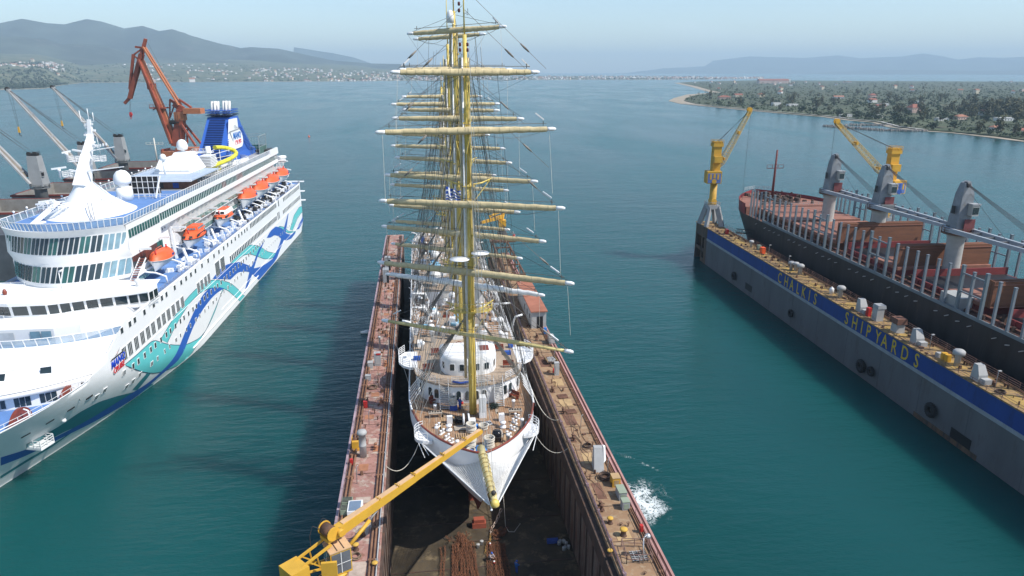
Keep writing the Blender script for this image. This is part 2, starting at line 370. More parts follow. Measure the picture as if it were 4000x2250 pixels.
# ---- peninsula on the right
PS = [(1367, 3774), (1117, 2900), (921, 2266), (855, 2041), (713, 1868), (592, 1629), (525, 1477), (502, 1347), (511, 1233), (522, 1092), (540, 995), (550, 937), (542, 857), (550, 817), (521, 743), (519, 695), (535, 666), (535, 618), (532, 570), (525, 518), (540, 380), (900, 250)]
PB = [(2600, 900), (3619, 3576), (3558, 3903), (2830, 4240), (2337, 4723), (1700, 4250)]
def inl(i, d):
    a, c = Vector(PS[max(0, i - 1)]), Vector(PS[min(len(PS) - 1, i + 1)]); t = (c - a).normalized(); return (PS[i][0] - t.y * d, PS[i][1] + t.x * d)
def sheet(name, pts, z0, z1, m):
    bb = MB(); n = len(pts); k = bb.add([(x, y, z1) for x, y in pts] + [(x, y, z0) for x, y in pts]); bb.face([k + i for i in range(n)])
    for i in range(n): j = (i + 1) % n; bb.face((k + j, k + i, k + n + i, k + n + j))
    return bb.build(name, m, kind='structure')
sheet('peninsula_beach', PS + PB, -1, .35, BEACH)
PI2 = [inl(i, (30 if i < 8 else 9) + 3 * math.sin(i * 2.3)) for i in range(len(PS))]
sheet('peninsula', PI2 + PB, -1, 1.3, LAND)
b = MB()
for i in range(7, 15): a, c = inl(i, 11), inl(i + 1, 11); b.beam((a[0], a[1], 1.33), (c[0], c[1], 1.33), 3.2, .1)
b.build('shore_road', CONC, kind='structure')
def in_poly(x, y, P):
    r = False; j = len(P) - 1
    for i in range(len(P)):
        if (P[i][1] > y) != (P[j][1] > y) and x < (P[j][0] - P[i][0]) * (y - P[i][1]) / (P[j][1] - P[i][1]) + P[i][0]: r = not r
        j = i
    return r
PENP = PI2 + PB

# ---- trees
LEAF = {}
LEAF['olive tree'] = mat('olive_leaves', (.066, .092, .042), .9, var=.35, scale=.6)
LEAF['pine tree'] = mat('pine_needles', (.034, .056, .030), .9, var=.4, scale=.6)
LEAF['cypress'] = mat('cypress_leaves', (.022, .042, .022), .9, var=.4, scale=.6)
LEAF['eucalyptus'] = mat('eucalyptus_leaves', (.085, .085, .042), .9, var=.4, scale=.5)
BARK = mat('tree_bark', (.12, .09, .065), .95, var=.3, scale=2)
def crown(b, c, rx, rz, n, leaf, rng, lumps=7):
    """leaf clumps spread through an uneven volume made of several lobes"""
    L = [(Vector((rng.gauss(0, .45) * rx, rng.gauss(0, .45) * rx, rng.uniform(-.55, .6) * rz)), rng.uniform(.42, .75)) for _ in range(lumps)]
    for _ in range(n):
        lc, lr = rng.choice(L); d = Vector((rng.gauss(0, 1), rng.gauss(0, 1), rng.gauss(0, 1))).normalized() * rng.uniform(.55, 1) ** .5
        p = Vector(c) + lc + Vector((d.x * rx * lr, d.y * rx * lr, d.z * rz * lr)); u = (d + Vector((rng.gauss(0, .5), rng.gauss(0, .5), rng.gauss(.4, .5)))).normalized()
        x = u.orthogonal().normalized(); y = u.cross(x); s = leaf * rng.uniform(.6, 1.3); a = rng.uniform(0, 6.28)
        x, y = x * math.cos(a) + y * math.sin(a), y * math.cos(a) - x * math.sin(a)
        b.quad(p - x * s - y * s * .6, p + x * s - y * s * .5, p + x * s * .8 + y * s * .7, p - x * s * .7 + y * s * .6)
KIND = {'olive tree': (3.2, 2.1, 3.0, .75), 'pine tree': (4.6, 3.6, 6.2, 1.0), 'cypress': (1.5, 6.5, 7.5, .7), 'eucalyptus': (5.2, 8.0, 10.5, 1.25)}
PROTO = {}
for kind, (rx, rz, h, leaf) in KIND.items():
    PROTO[kind] = []
    for v in range(3):
        rng = random.Random(hash(kind) % 97 + v if 0 else len(kind) * 7 + v)
        tb = MB(); tb.tube([(0, 0, -.3), (.1, .05, h * .45), (.25 * (v - 1), .2, h * .95)], [.38, .28, .12], 6)
        for k in range(4): a = k * 1.6 + v; tb.tube([(.05, .03, h * .5), (math.cos(a) * rx * .55, math.sin(a) * rx * .55, h * .95)], [.17, .06], 5)
        cb = MB(); crown(cb, (0, 0, h), rx, rz, 150 if kind != 'olive tree' else 95, leaf, rng, 9 if kind != 'cypress' else 5)
        PROTO[kind].append((tb.mesh('trunk', BARK), cb.mesh('crown', LEAF[kind])))
rng = random.Random(11)
TREES = []
GROVE = [(758, 960), (745, 900), (800, 850), (900, 860), (1023, 1116), (900, 1060)]
tries = 0
while len(TREES) < 3400 and tries < 60000:
    tries += 1
    t = rng.random() ** 1.25; y = 520 + t * 3000; x = 500 + rng.random() ** 1.2 * (500 + (y - 500) * .85)
    if not in_poly(x, y, PENP): continue
    k = rng.random(); kd = 'olive tree' if k < .76 else 'pine tree' if k < .90 else 'cypress' if k < .92 else 'eucalyptus'
    if in_poly(x, y, GROVE): kd = 'eucalyptus' if k < .7 else 'pine tree'
    if MN.noise(Vector((x / 130, y / 170, 3))) < -.12 and kd != 'cypress' and rng.random() < .75: continue
    TREES.append((x, y, kd, rng.uniform(.55, 1.0)))
for _ in range(90):
    x, y = rng.uniform(745, 1000), rng.uniform(850, 1100)
    if in_poly(x, y, GROVE): TREES.append((x, y, 'eucalyptus' if rng.random() < .65 else 'pine tree', rng.uniform(.8, 1.25)))
for i in range(8, 20):
    a, c = Vector(inl(i, 17)), Vector(inl(min(21, i + 1), 17))
    for _ in range(int((c - a).length / 14)):
        q = a.lerp(c, rng.random()); TREES.append((q.x + rng.uniform(-2, 6), q.y, rng.choice(['olive tree', 'olive tree', 'pine tree']), rng.uniform(.7, 1.1)))
TREES.sort(key=lambda q: math.hypot(q[0], q[1]) / q[3] / {'olive tree': 1, 'pine tree': 1.5, 'cypress': 1.6, 'eucalyptus': 2.2}[q[2]])
TL = {'olive tree': 'low grey-green olive tree on the peninsula across the bay', 'pine tree': 'dark rounded pine among the houses on the peninsula', 'cypress': 'slim dark cypress standing above the olive groves of the peninsula', 'eucalyptus': 'tall olive-brown eucalyptus in the woods of the peninsula'}
for x, y, kd, s in TREES[:290]:
    tr, cr_ = rng.choice(PROTO[kd]); o = thing(kd.replace(' ', '_') if 'tree' in kd else kd + '_tree', TL[kd], 'tree', (x, y, 1.2), rng.uniform(0, 6.28), kd.replace(' tree', '') + ' trees of the peninsula'); o.scale = (s, s, s * rng.uniform(.85, 1.15))
    link('trunk', tr, o); link('crown', cr_, o)
for kd in KIND:
    b = MB(); rx, rz, h, leaf = KIND[kd]
    for x, y, k2, s in TREES[290:]:
        if k2 == kd: crown(b, (x, y, 1 + h * s), rx * s, rz * s, 26 if y < 1500 else 14, leaf * s * 1.5, rng, 4)
    if b.f: b.build('distant_' + kd.replace(' ', '_') + 's', LEAF[kd], kind='stuff')
b = MB()
for _ in range(3400):
    u = rng.random(); p, q, z = fs_pt(u, 40 + rng.random() ** 1.3 * 2600)
    p, q0, z0 = fs_pt(u, 0)
    d = min(fs_depth(p.x) * .95, 45 + rng.random() ** 1.4 * 2300); p, q, z = fs_pt(u, d)
    if MN.noise(Vector((q.x / 260, q.y / 330, 1))) < -.15: continue
    s = rng.uniform(3, 7); crown(b, (q.x, q.y, z + s * .8), s * rng.uniform(.8, 1.8), s, 9, s * .5, rng, 3)
b.build('far_shore_woods', LEAF['pine tree'], kind='stuff')
b = MB()
for _ in range(5200):
    t = rng.random(); y = 560 + t * 1500; x = 510 + rng.random() * (500 + (y - 500) * .85)
    if in_poly(x, y, PENP): s = rng.uniform(.6, 1.5); crown(b, (x, y, 1.3 + s * .5), s * 1.6, s, 7, s * .75, rng, 3)
b.build('undergrowth', LEAF['olive tree'], kind='stuff')

# ---- houses
WALLS = [mat('house_wall_white', (.72, .70, .66), .9, var=.06, scale=.1), mat('house_wall_cream', (.62, .54, .40), .9, var=.06, scale=.1), mat('house_wall_pink', (.58, .42, .35), .9, var=.06, scale=.1)]
TILE = mat('terracotta_tiles', (.27, .10, .068), .9, var=.2, scale=.4)
TILEO = mat('orange_tiles', (.33, .15, .095), .9, var=.2, scale=.4)
FLATR = mat('flat_roof', (.55, .53, .50), .9, var=.1, scale=.1)
WINM = glassmat('house_window', (.03, .04, .045))
def house_parts(w, d, h, roof, rh):
    wb = MB(); wb.box(-w / 2, w / 2, -d / 2, d / 2, -1, h)
    rb = MB(); o = .6
    if roof == 'flat': rb.box(-w / 2 - .2, w / 2 + .2, -d / 2 - .2, d / 2 + .2, h + .01, h + .5)
    else:
        e = .02; k = w * .28 if roof == 'hip' else 0
        P = [(-w / 2 - o, -d / 2 - o, h + e), (w / 2 + o, -d / 2 - o, h + e), (w / 2 + o, d / 2 + o, h + e), (-w / 2 - o, d / 2 + o, h + e), (-w / 2 + k - (o if not k else 0), 0, h + rh), (w / 2 - k + (o if not k else 0), 0, h + rh)]
        i = rb.add(P)
        for q in ((3, 2, 1, 0), (0, 1, 5, 4), (2, 3, 4, 5), (1, 2, 5), (3, 0, 4)): rb.face([i + a for a in q])
    return wb, rb
def house(x, y, w, d, h, roof, rh, wm, rm, rz, label, group=None, wins=True, z=1.2):
    t = thing('house', label, 'house', (x, y, z), rz, group)
    wb, rb = house_parts(w, d, h, roof, rh); wb.build('wall', wm, t); rb.build('roof', rm, t)
    if wins:
        n = max(2, int(w / 3.2)); me = MB().box(-.55, .55, -.06, .06, 0, 1.3).mesh('window', WINM)
        for f in range(max(1, int(h / 3))):
            for i in range(n): link('window', me, t, (-w / 2 + (i + .5) * w / n, -d / 2 - .03, .9 + f * 3))
    return t
house(729, 988, 16, 13, 7.5, 'hip', 5, WALLS[2], TILE, .1, 'large two-storey house with tall terracotta hipped roof beside dark pine')
house(760, 1113, 15, 9, 4, 'gable', 2.5, WALLS[1], TILE, -.2, 'low red-roofed bungalow amid trees up the slope from the harbour rocks')
house(887, 1327, 16, 11, 5, 'gable', 3, WALLS[0], TILE, .2, 'nearer of two red-roofed houses stacked one behind the other on the peninsula')
house(1048, 1569, 16, 11, 6, 'hip', 3.5, WALLS[2], TILE, 0, 'farther of two red-roofed houses stacked one behind the other on the peninsula')
house(720, 808, 21, 10, 3.6, 'flat', 0, WALLS[0], FLATR, -.1, 'long low white flat-roofed building near right edge of the shore')
house(684, 838, 15, 10, 3.8, 'hip', 2.6, WALLS[2], TILEO, .1, 'pale pink-tiled bungalow facing the jetty')
house(786, 913, 20, 12, 5.5, 'gable', 3, WALLS[0], TILEO, -.15, 'wide orange-roofed house in front of the eucalyptus grove')
house(594, 676, 9, 7, 3.4, 'hip', 2.0, WALLS[0], TILEO, .05, 'tiny orange-roofed hut closest to the beach at far right')
house(643, 818, 14, 8, 3.2, 'flat', 0, WALLS[0], FLATR, 0, 'small white flat-roofed block behind the jetty')
house(673, 1534, 26, 12, 4.5, 'hip', 3.4, WALLS[2], TILE, -.05, 'long red-roofed house near the tip of the peninsula')
house(759, 1653, 20, 11, 5, 'gable', 3, WALLS[1], TILE, .1, 'red gabled house right of the long house near the peninsula tip')
house(813, 1646, 15, 11, 6, 'hip', 3.5, WALLS[1], TILEO, .2, 'cream house with orange hipped roof among dark pines')
house(936, 1524, 22, 10, 4, 'gable', 2.8, WALLS[0], TILEO, -.1, 'orange-roofed bungalow in the middle of the olive groves')
house(631, 1217, 14, 9, 5.5, 'flat', 0, WALLS[0], FLATR, 0, 'white flat-roofed beach house behind the straight stretch of shore')
house(655, 1205, 18, 8, 3.4, 'flat', 0, WALLS[0], FLATR, .1, 'long white annex right beside the white beach house')
house(1784, 3498, 150, 40, 14, 'gable', 8, WALLS[2], TILE, -.12, 'huge pink-roofed warehouse on the far side of the peninsula', wins=False)
house(1878, 3571, 60, 40, 20, 'flat', 0, WALLS[0], FLATR, -.12, 'bright white end block of the warehouse', wins=False)
house(569, 904, 16, 5, 3.0, 'flat', 0, WALLS[0], FLATR, 0, 'white boathouse behind the waterfront road')
house(606, 890, 12, 8, 3.2, 'flat', 0, WALLS[0], FLATR, .1, 'low white shed among trees above the waterfront road')
house(819, 1193, 17, 9, 4.2, 'flat', 0, WALLS[0], FLATR, -.1, 'white walled farmhouse below the two stacked red roofs')
house(590, 640, 10, 7, 3.2, 'gable', 2, WALLS[2], TILE, .2, 'dull red-roofed cottage half hidden by trees at right edge of shore')
HM = []
for i in range(9):
    w, d, h = rng.uniform(9, 15), rng.uniform(8, 12), rng.choice([3.5, 6.5, 6.5, 9.5]); roof = ('hip', 'gable', 'flat')[i % 3]
    wb, rb = house_parts(w, d, h, roof, 3); b = MB(); b.v = list(wb.v); b.f = list(wb.f); b.mi = [0] * len(wb.f); b.sm = [False] * len(wb.f)
    k = len(b.v); b.v += rb.v
    for f in rb.f: b.f.append(tuple(q + k for q in f)); b.mi.append(1); b.sm.append(False)
    HM.append((b, b.mesh('house', [WALLS[i % 3 if i % 2 else 0], (TILE, TILEO, FLATR)[i % 3]])))
n = 0
while n < 38:
    y = 1000 + rng.random() ** .7 * 2800; x = 520 + rng.random() * (400 + (y - 500) * .85)
    if in_poly(x, y, PENP) and not in_poly(x, y, GROVE):
        link('house', rng.choice(HM)[1], None, (x, y, 1.2), rng.uniform(0, 6.28), 'small pale house scattered among the groves of the peninsula', 'house', 'houses scattered over the peninsula'); n += 1
TOWN = []
while len(TOWN) < 1250:
    u = rng.random(); p, q, z = fs_pt(u, 0)
    if p.x < -1600: continue
    d = (40 if p.x > -900 else 420) + rng.random() ** 1.1 * min(2100, fs_depth(p.x) * .9); p, q, z = fs_pt(u, d)
    if q.y < 4250 or (p.x < -900 and rng.random() < .45): continue
    dens = MN.noise(Vector((q.x / 420, q.y / 420, 7))) + (.25 if p.x > -700 else -.05)
    if rng.random() > .45 + dens: continue
    TOWN.append((q.x, q.y, z, rng.uniform(0, 6.28), rng.uniform(.8, 1.5)))
for x, y in ((-1560, 4330), (-1470, 4360), (-1290, 4480)): TOWN.append((x, y, 1, .3, 2.4))
TOWN.sort(key=lambda q: math.hypot(q[0], q[1]) / q[4])
for x, y, z, a, s in TOWN[:215]:
    o = link('house', rng.choice(HM)[1], None, (x, y, z), a, 'small pale house in the town along the far shore', 'house', 'houses of the town on the far shore'); o.scale = (s, s, s)
b = MB()
for x, y, z, a, s in TOWN[215:]:
    pb = rng.choice(HM)[0]; k = len(b.v); ca, sa = math.cos(a) * s, math.sin(a) * s
    b.v += [(x + vx * ca - vy * sa, y + vx * sa + vy * ca, z + vz * s) for vx, vy, vz in pb.v]
    for f, mi in zip(pb.f, pb.mi): b.f.append(tuple(q + k for q in f)); b.mi.append(mi if mi == 0 else 1 + (int(x) % 2)); b.sm.append(False)
b.build('far_town_houses', [WALLS[0], TILEO, FLATR], kind='stuff')

# ---- breakwater, jetty
b = MB(); rng = random.Random(4)
for path in (((460, 768), (470, 739), (483, 710), (503, 693), (526, 690)), ((494, 779), (517, 775), (541, 768))):
    for a, c in zip(path, path[1:]):
        a, c = Vector(a), Vector(c)
        for _ in range(int((c - a).length * 3.2)):
            q = a.lerp(c, rng.random()); s = rng.uniform(.8, 1.9); f = rng.uniform(-3.4, 3.4)
            b.obox((q.x + f, q.y + rng.uniform(-3, 3), .6 * (1 - abs(f) / 4) - .5), s, s * rng.uniform(.6, 1.2), s * rng.uniform(.5, 1.0) + .7, rng.uniform(0, 3), rng.uniform(.45, .85))
b.build('breakwater_rocks', STONE, kind='stuff')
b = MB()
for a, c in zip(((541, 766), (550, 749), (567, 737)), ((550, 749), (567, 737), (560, 708))): b.beam((*a, .5), (*c, .5), 6, 1.6)
b.build('jetty', CONC, label='pale concrete jetty behind the rock breakwater', cat='jetty')

# ---- foam of the discharge beside the dock
m = bpy.data.materials.new('lacy_foam'); m.use_nodes = True; n, l = m.node_tree.nodes, m.node_tree.links; n.clear()
t = n.new('ShaderNodeTexCoord'); out = n.new('ShaderNodeOutputMaterial'); mixs = n.new('ShaderNodeMixShader'); tr = n.new('ShaderNodeBsdfTransparent'); df = n.new('ShaderNodeBsdfDiffuse'); df.inputs['Color'].default_value = (.74, .80, .80, 1)
mpn = n.new('ShaderNodeMapping'); mpn.inputs['Scale'].default_value = (1, .8, 1); l.new(t.outputs['Object'], mpn.inputs['Vector'])
def fnode(op, a, b, clamp_=False):
    q = n.new('ShaderNodeMath'); q.operation = op; q.use_clamp = clamp_
    for i, v in enumerate((a, b)):
        if isinstance(v, (int, float)): q.inputs[i].default_value = v
        else: l.new(v, q.inputs[i])
    return q.outputs[0]
big_ = n.new('ShaderNodeTexNoise'); big_.inputs['Scale'].default_value = .28; big_.inputs['Detail'].default_value = 5; big_.inputs['Roughness'].default_value = .65; big_.inputs['Distortion'].default_value = .8; l.new(mpn.outputs[0], big_.inputs['Vector'])
lac = n.new('ShaderNodeTexNoise'); lac.inputs['Scale'].default_value = 1.25; lac.inputs['Detail'].default_value = 6; lac.inputs['Roughness'].default_value = .6; lac.inputs['Distortion'].default_value = 1.4; l.new(mpn.outputs[0], lac.inputs['Vector'])
at = n.new('ShaderNodeAttribute'); at.attribute_name = 'froth'
rid = fnode('ABSOLUTE', fnode('SUBTRACT', lac.outputs['Fac'], .5), 0)
v = fnode('ADD', fnode('MULTIPLY', at.outputs['Fac'], .78), fnode('SUBTRACT', fnode('MULTIPLY', big_.outputs['Fac'], 1.15), fnode('MULTIPLY', rid, 2.6)))
v = fnode('MULTIPLY', fnode('SUBTRACT', v, .84), 3.0, True); v = fnode('MULTIPLY', v, .9)
l.new(v, mixs.inputs[0]); l.new(tr.outputs[0], mixs.inputs[1]); l.new(df.outputs[0], mixs.inputs[2]); l.new(mixs.outputs[0], out.inputs['Surface'])
b = MB(); NX, NY = 30, 44; b.grid([[(22 + 16 * i / NX, 72 + 32 * j / NY, .02) for i in range(NX + 1)] for j in range(NY + 1)])
fm = b.build('water_foam', m, kind='stuff'); ca = fm.data.attributes.new('froth', 'FLOAT', 'POINT')
for i, vtx in enumerate(fm.data.vertices):
    x, y = vtx.co.x, vtx.co.y; tt = clamp0 = max(0, min(1, (x - 26) / 10.5)); yc = 86.8 - 1.2 * tt; w = 7.6 - 1.2 * tt
    f = max(0, 1 - ((y - yc) / w) ** 2) ** .7 * max(0, 1 - tt ** 2.2) * 1.0
    g = max(0, 1 - ((y - (101 - 1.15 * (x - 29.5))) / 1.3) ** 2) * (.45 if 28 < x < 36 else 0)
    ca.data[i].value = max(f, g)

# ---- the air
hz = MB().box(-8000, 17000, -700, 24500, -3, 640).build('haze', [], kind='stuff')
m = bpy.data.materials.new('haze_air'); m.use_nodes = True; n, l = m.node_tree.nodes, m.node_tree.links
n.clear(); pv = n.new('ShaderNodeVolumePrincipled'); pv.inputs['Color'].default_value = (.62, .84, 1, 1); pv.inputs['Density'].default_value = HAZE = 9.5e-5; pv.inputs['Anisotropy'].default_value = 0
o = n.new('ShaderNodeOutputMaterial'); l.new(pv.outputs[0], o.inputs['Volume']); hz.data.materials.append(m)

# ================================================================== FLOATING DOCK OF THE SAILING SHIP
dock = thing('floating_dock', 'rusty floating dry dock with pink and buff wall decks round the sailing ship', 'dry dock', (0, 0, 0))
DY0, DY1 = 34, 200
b = MB(); b.box(-9.8, 21.7, DY0, DY1 - 1, -2.5, 3); b.build('pontoon', [FLOOR], dock)
def wing(x0, x1, y0, y1, deckmat):
    b = MB(); b.box(x0, x1, y0, y1, 3.003, 14.6)
    b.m = 1; b.box(x0 - .02, x1 + .02, y0, y1, 14.62, 15)
    return b.build('wing_wall', [WALLR, deckmat], dock)
wing(-9.78, -5.2, DY0, DY1 + 1, DECKP); wing(17.2, 21.68, DY0, 176, DECKB)
m1 = MB().box(17.06, 17.195, 0, .12, 3.01, 12.2).mesh('wall_rib', RUSTD); m2 = MB().box(-5.195, -5.06, 0, .12, 3.01, 14.2).mesh('wall_rib', RUSTD)
for y in range(DY0 + 2, 175, 3): link('wall_rib', m1, dock, (0, y, 0)); link('wall_rib', m2, dock, (0, y, 0))
b = MB(); b.box(16.55, 17.18, DY0, 174, 12.5, 14.4); b.box(-5.18, -4.95, DY0, 199, 13.6, 14.5); b.build('fender_belt', RUSTD, dock)
b = MB()
for x in (21.45, 21.95): b.box(x - .12, x + .12, DY0, 175.5, 15.02, 15.28)
b.box(21.2, 22.0, DY0, 175.5, 14.5, 15.0); b.build('outer_rim', mat('rim_pink', (.42, .23, .20), .8, var=.15, scale=.5), dock)
b = MB(); b.box(-10.15, -9.82, DY0, 200, 14.3, 15.12); b.build('outer_rim', mat('rim_mauve', (.36, .27, .30), .8, var=.2, scale=.5), dock)
def pipes(xs, r, z, y0, y1, m, name='pipe'):
    for x in xs:
        b = MB(); b.cyl((x, y0, z), (x, y1, z), r, n=8)
        for y in range(int(y0) + 2, int(y1), 5): b.box(x - r * 1.5, x + r * 1.5, y, y + .25, 15.0, z + r * 1.05)
        b.build(name, m, dock)
PIPEM = mat('brown_pipe', (.20, .10, .055), .7, var=.25, scale=1)
pipes((-9.45, -9.05), .13, 15.22, 36, 199, PIPEM); pipes((-6.1, -5.75), .12, 15.22, 36, 199, PIPEM)
pipes((-5.45,), .09, 15.2, 36, 199, LGREY)
pipes((17.55,), .10, 15.25, 36, 174, mat('mauve_pipe', (.24, .17, .20), .7, var=.2)); pipes((20.95, 21.15), .07, 15.15, 36, 174, PIPEM)
RAILR = mat('rail_rust', (.20, .12, .10), .8, var=.2)
b = MB(); b.rail([(17.32, 36, 15), (17.32, 118, 15)], 1.0, 1.9, .028, 2); b.build('railing', RAILR, dock)
b = MB(); b.rail([(21.3, 36, 15), (21.3, 62, 15)], .95, 2.4, .022, 2); b.rail([(-5.32, 36, 15), (-5.32, 198, 15)], .5, 3.5, .022, 1); b.rail([(-9.72, 36, 15), (-9.72, 198, 15)], .75, 3.2, .024, 1); b.build('railing', RAILR, dock)
PLATE = [mat('plate_orange', (.38, .17, .09), .85, var=.15, scale=1), mat('plate_pale', (.46, .36, .29), .85, var=.2, scale=1), mat('plate_buff', (.44, .30, .15), .85, var=.15, scale=.8), mat('plate_dark', (.17, .085, .055), .85, var=.3, scale=.8)]
rng = random.Random(21)
for x, y, w, d, k in ((-7.9, 75.4, 1.1, 1.5, 0), (-7.4, 121, 1.2, 1.6, 0), (-7.6, 95.3, 1.1, 1.3, 0), (-8.0, 88.3, 1.2, 1.2, 0), (-7.3, 131, 1.1, 1.3, 0), (-7.2, 81.6, 1.0, 1.4, 1), (-7.9, 110, 1.3, 2.2, 1), (-7.1, 146, 1.3, 1.6, 0), (-7.7, 178, 1.5, 2, 0), (-7.5, 68.6, 1.6, 1.2, 1), (-7.2, 57.2, 1.5, 2.2, 1), (-7.2, 63.2, 1.3, 1.6, 1),
                     (19.1, 58.9, 1.5, 1.5, 2), (19.2, 74, 1.6, 2.4, 2), (18.9, 84, 1.5, 3, 3), (19.6, 96, 1.5, 2.4, 2), (18.9, 104, 1.6, 4, 3), (19.8, 110, 1.4, 2, 2), (18.6, 67, 1.0, 3.2, 3), (19.4, 89, 1.8, 2.2, 2)):
    MB().obox((x, y, 15.004), w, d, .03, rng.uniform(-.04, .04)).build('deck_plate', PLATE[k], dock)
m1 = MB().box(-8.7, -6.4, 0, .06, 15.004, 15.035).mesh('weld_seam', RUSTD); m2 = MB().box(17.8, 20.7, 0, .07, 15.004, 15.035).mesh('weld_seam', RUSTD)
for y in range(38, 198, 6): link('weld_seam', m1, dock, (0, y, 0))
for y in range(40, 174, 6): link('weld_seam', m2, dock, (0, y, 0))
CAPY = mat('bollard_yellow', (.60, .36, .06), .7, var=.15)
def bollard_mesh(cap):
    b = MB(); b.lathe((0, 0, 0), [(.42, 0), (.30, .08), (.26, .42), (.40, .55)], 12); b.m = 1; b.lathe((0, 0, .551), [(.41, 0), (.40, .08), (.25, .13), (.001, .14)], 12); return b.mesh('bollard', [RUST, cap])
BOL = bollard_mesh(CAPY); BOLR = bollard_mesh(RUST)
for x, y, s in ((-6.9, 64.9, .9), (-7.1, 62.4, 1), (-7.6, 60.2, 1), (-5.6, 57.3, .9), (18.3, 61.1, 1), (19.1, 58.9, 1.25), (16.95, 56.2, .85)):
    link('bollard', BOL, dock, (x, y, 15.0)).scale = (s * .8, s * .8, s * 1.05)
for x, y in ((-6.7, 79.6), (-6.6, 92.6), (-6.6, 119), (-6.5, 106), (-6.6, 134), (-6.6, 150), (18.2, 78.6), (18.0, 63.8), (18.2, 93), (18.3, 107), (19.5, 115), (18.4, 86)):
    b = MB()
    for d in (-.32, .32): b.lathe((0, d, 0), [(.2, 0), (.15, .08), (.15, .5), (.22, .56), (.2, .64), (.001, .66)], 9)
    b.box(-.3, .3, -.62, .62, 0, .06); b.build('double_bollard', RUST if x > 0 else PLATE[0], dock, (x, y, 15.003))
# vent pipes and posts fixed to the decks
b = MB(); b.lathe((-8.1, 78.0, 15), [(.42, 0), (.42, 1.45), (.46, 1.5), (.46, 1.6), (.42, 1.65), (.42, 3.0), (.55, 3.02), (.62, 3.25), (.5, 3.5), (.2, 3.6), (.001, 3.62)], 16); b.build('vent_pipe', LGREY, dock, label='tall pale vent pipe with rounded cap')
MB().lathe((-7.7, 112.6, 15), [(.16, 0), (.16, 2.2), (.24, 2.25), (.2, 2.5), (.001, 2.55)], 10).build('vent_pipe', LGREY, dock)
for x, y, h, lean in ((-8.4, 72.0, 2.2, .1), (20.3, 69.8, 2.3, .3), (-7.9, 86, 2.0, .1), (19.8, 81.5, 1.8, .2), (-8.2, 128, 2.0, .1), (20.5, 104, 2.2, .1), (-8.0, 140, 2.1, 0)):
    MB().tube([(x, y, 15), (x + .05, y, 15 + h), (x + .25, y, 15 + h + .18)], .045, 6).build('lamp_post', LGREY, dock)
b = MB(); b.tube([(19.8, 54.6, 15), (19.8, 54.9, 17.6)], .06, 8); b.tube([(19.8, 54.9, 17.6), (20.2, 55.2, 17.7)], .05, 6); b.lathe((20.35, 55.3, 17.4), [(.34, 0), (.28, .2), (.12, .34), (.001, .36)], 12); b.build('floodlight', mat('bare_metal', (.55, .55, .55), .35, .6), dock)
# hatch with open grating near the front of the right wall
b = MB(); b.box(18.9, 20.5, 54.9, 56.4, 15.003, 15.03); b.m = 1
for i in range(6): b.box(18.9, 20.5, 55.0 + i * .26, 55.05 + i * .26, 15.031, 15.09)
for i in range(3): b.box(19.2 + i * .45, 19.26 + i * .45, 54.9, 56.4, 15.092, 15.12)
b.build('deck_hatch', [BLACK, LGREY], dock)
b = MB(); b.rail([(18.2, 54.7, 15), (20.7, 54.5, 15), (20.9, 56.8, 15), (18.4, 57.2, 15)], 1.0, 1.2, .03, 2, True); b.build('hatch_railing', RAILR, dock)
# brackets, ladders and valve stands strewn along both decks
b = MB()
for _ in range(150):
    left = rng.random() < .5; y = rng.uniform(50, 190 if left else 172); x = rng.uniform(-8.9, -6.3) if left else rng.uniform(17.8, 20.9); h = rng.uniform(.1, .55)
    if rng.random() < .5: b.obox((x, y, 15.003), rng.uniform(.15, .5), rng.uniform(.15, .6), h, rng.uniform(0, 3), rng.uniform(.6, 1))
    else: b.cyl((x, y, 15), (x, y, 15 + h * 1.4), .07, n=6); b.torus((x, y, 15 + h * 1.4), .17, .03, 8, 4)
b.build('deck_fittings', RUST, dock, kind='stuff')
b = MB()
for k in range(16):
    left = k % 3 == 0; x = -7.6 if left else 19.0; y0 = rng.uniform(52, 120); P = [(x + rng.uniform(-.4, .4), y0, 15.05)]
    for i in range(14): P.append((min(20.6, max(17.9, P[-1][0] + rng.gauss(0, .28))) if not left else min(-6.4, max(-8.8, P[-1][0] + rng.gauss(0, .2))), P[-1][1] + rng.uniform(.7, 1.7), 15.05))
    b.tube(P, .035, 4)
b.build('hoses', mat('brown_hose', (.25, .16, .10), .8, var=.3), dock, kind='stuff')
# keel blocks below the ship
for i in range(16):
    y = 79.0 + i * 6.4; b = MB(); b.box(-.9, .9, -.5, .5, 0, .7); b.box(-.7, .7, -.4, .4, .703, 1.2)
    b.build('keel_block', REDCR if i < 2 else RUSTD, dock, (6, y, 3.003))
b = MB()
for i in range(7): b.box(-5.1, 17.0, 62 + i * 9, 62.15 + i * 9, 3.004, 3.06)
b.build('floor_seam', RUSTD, dock)
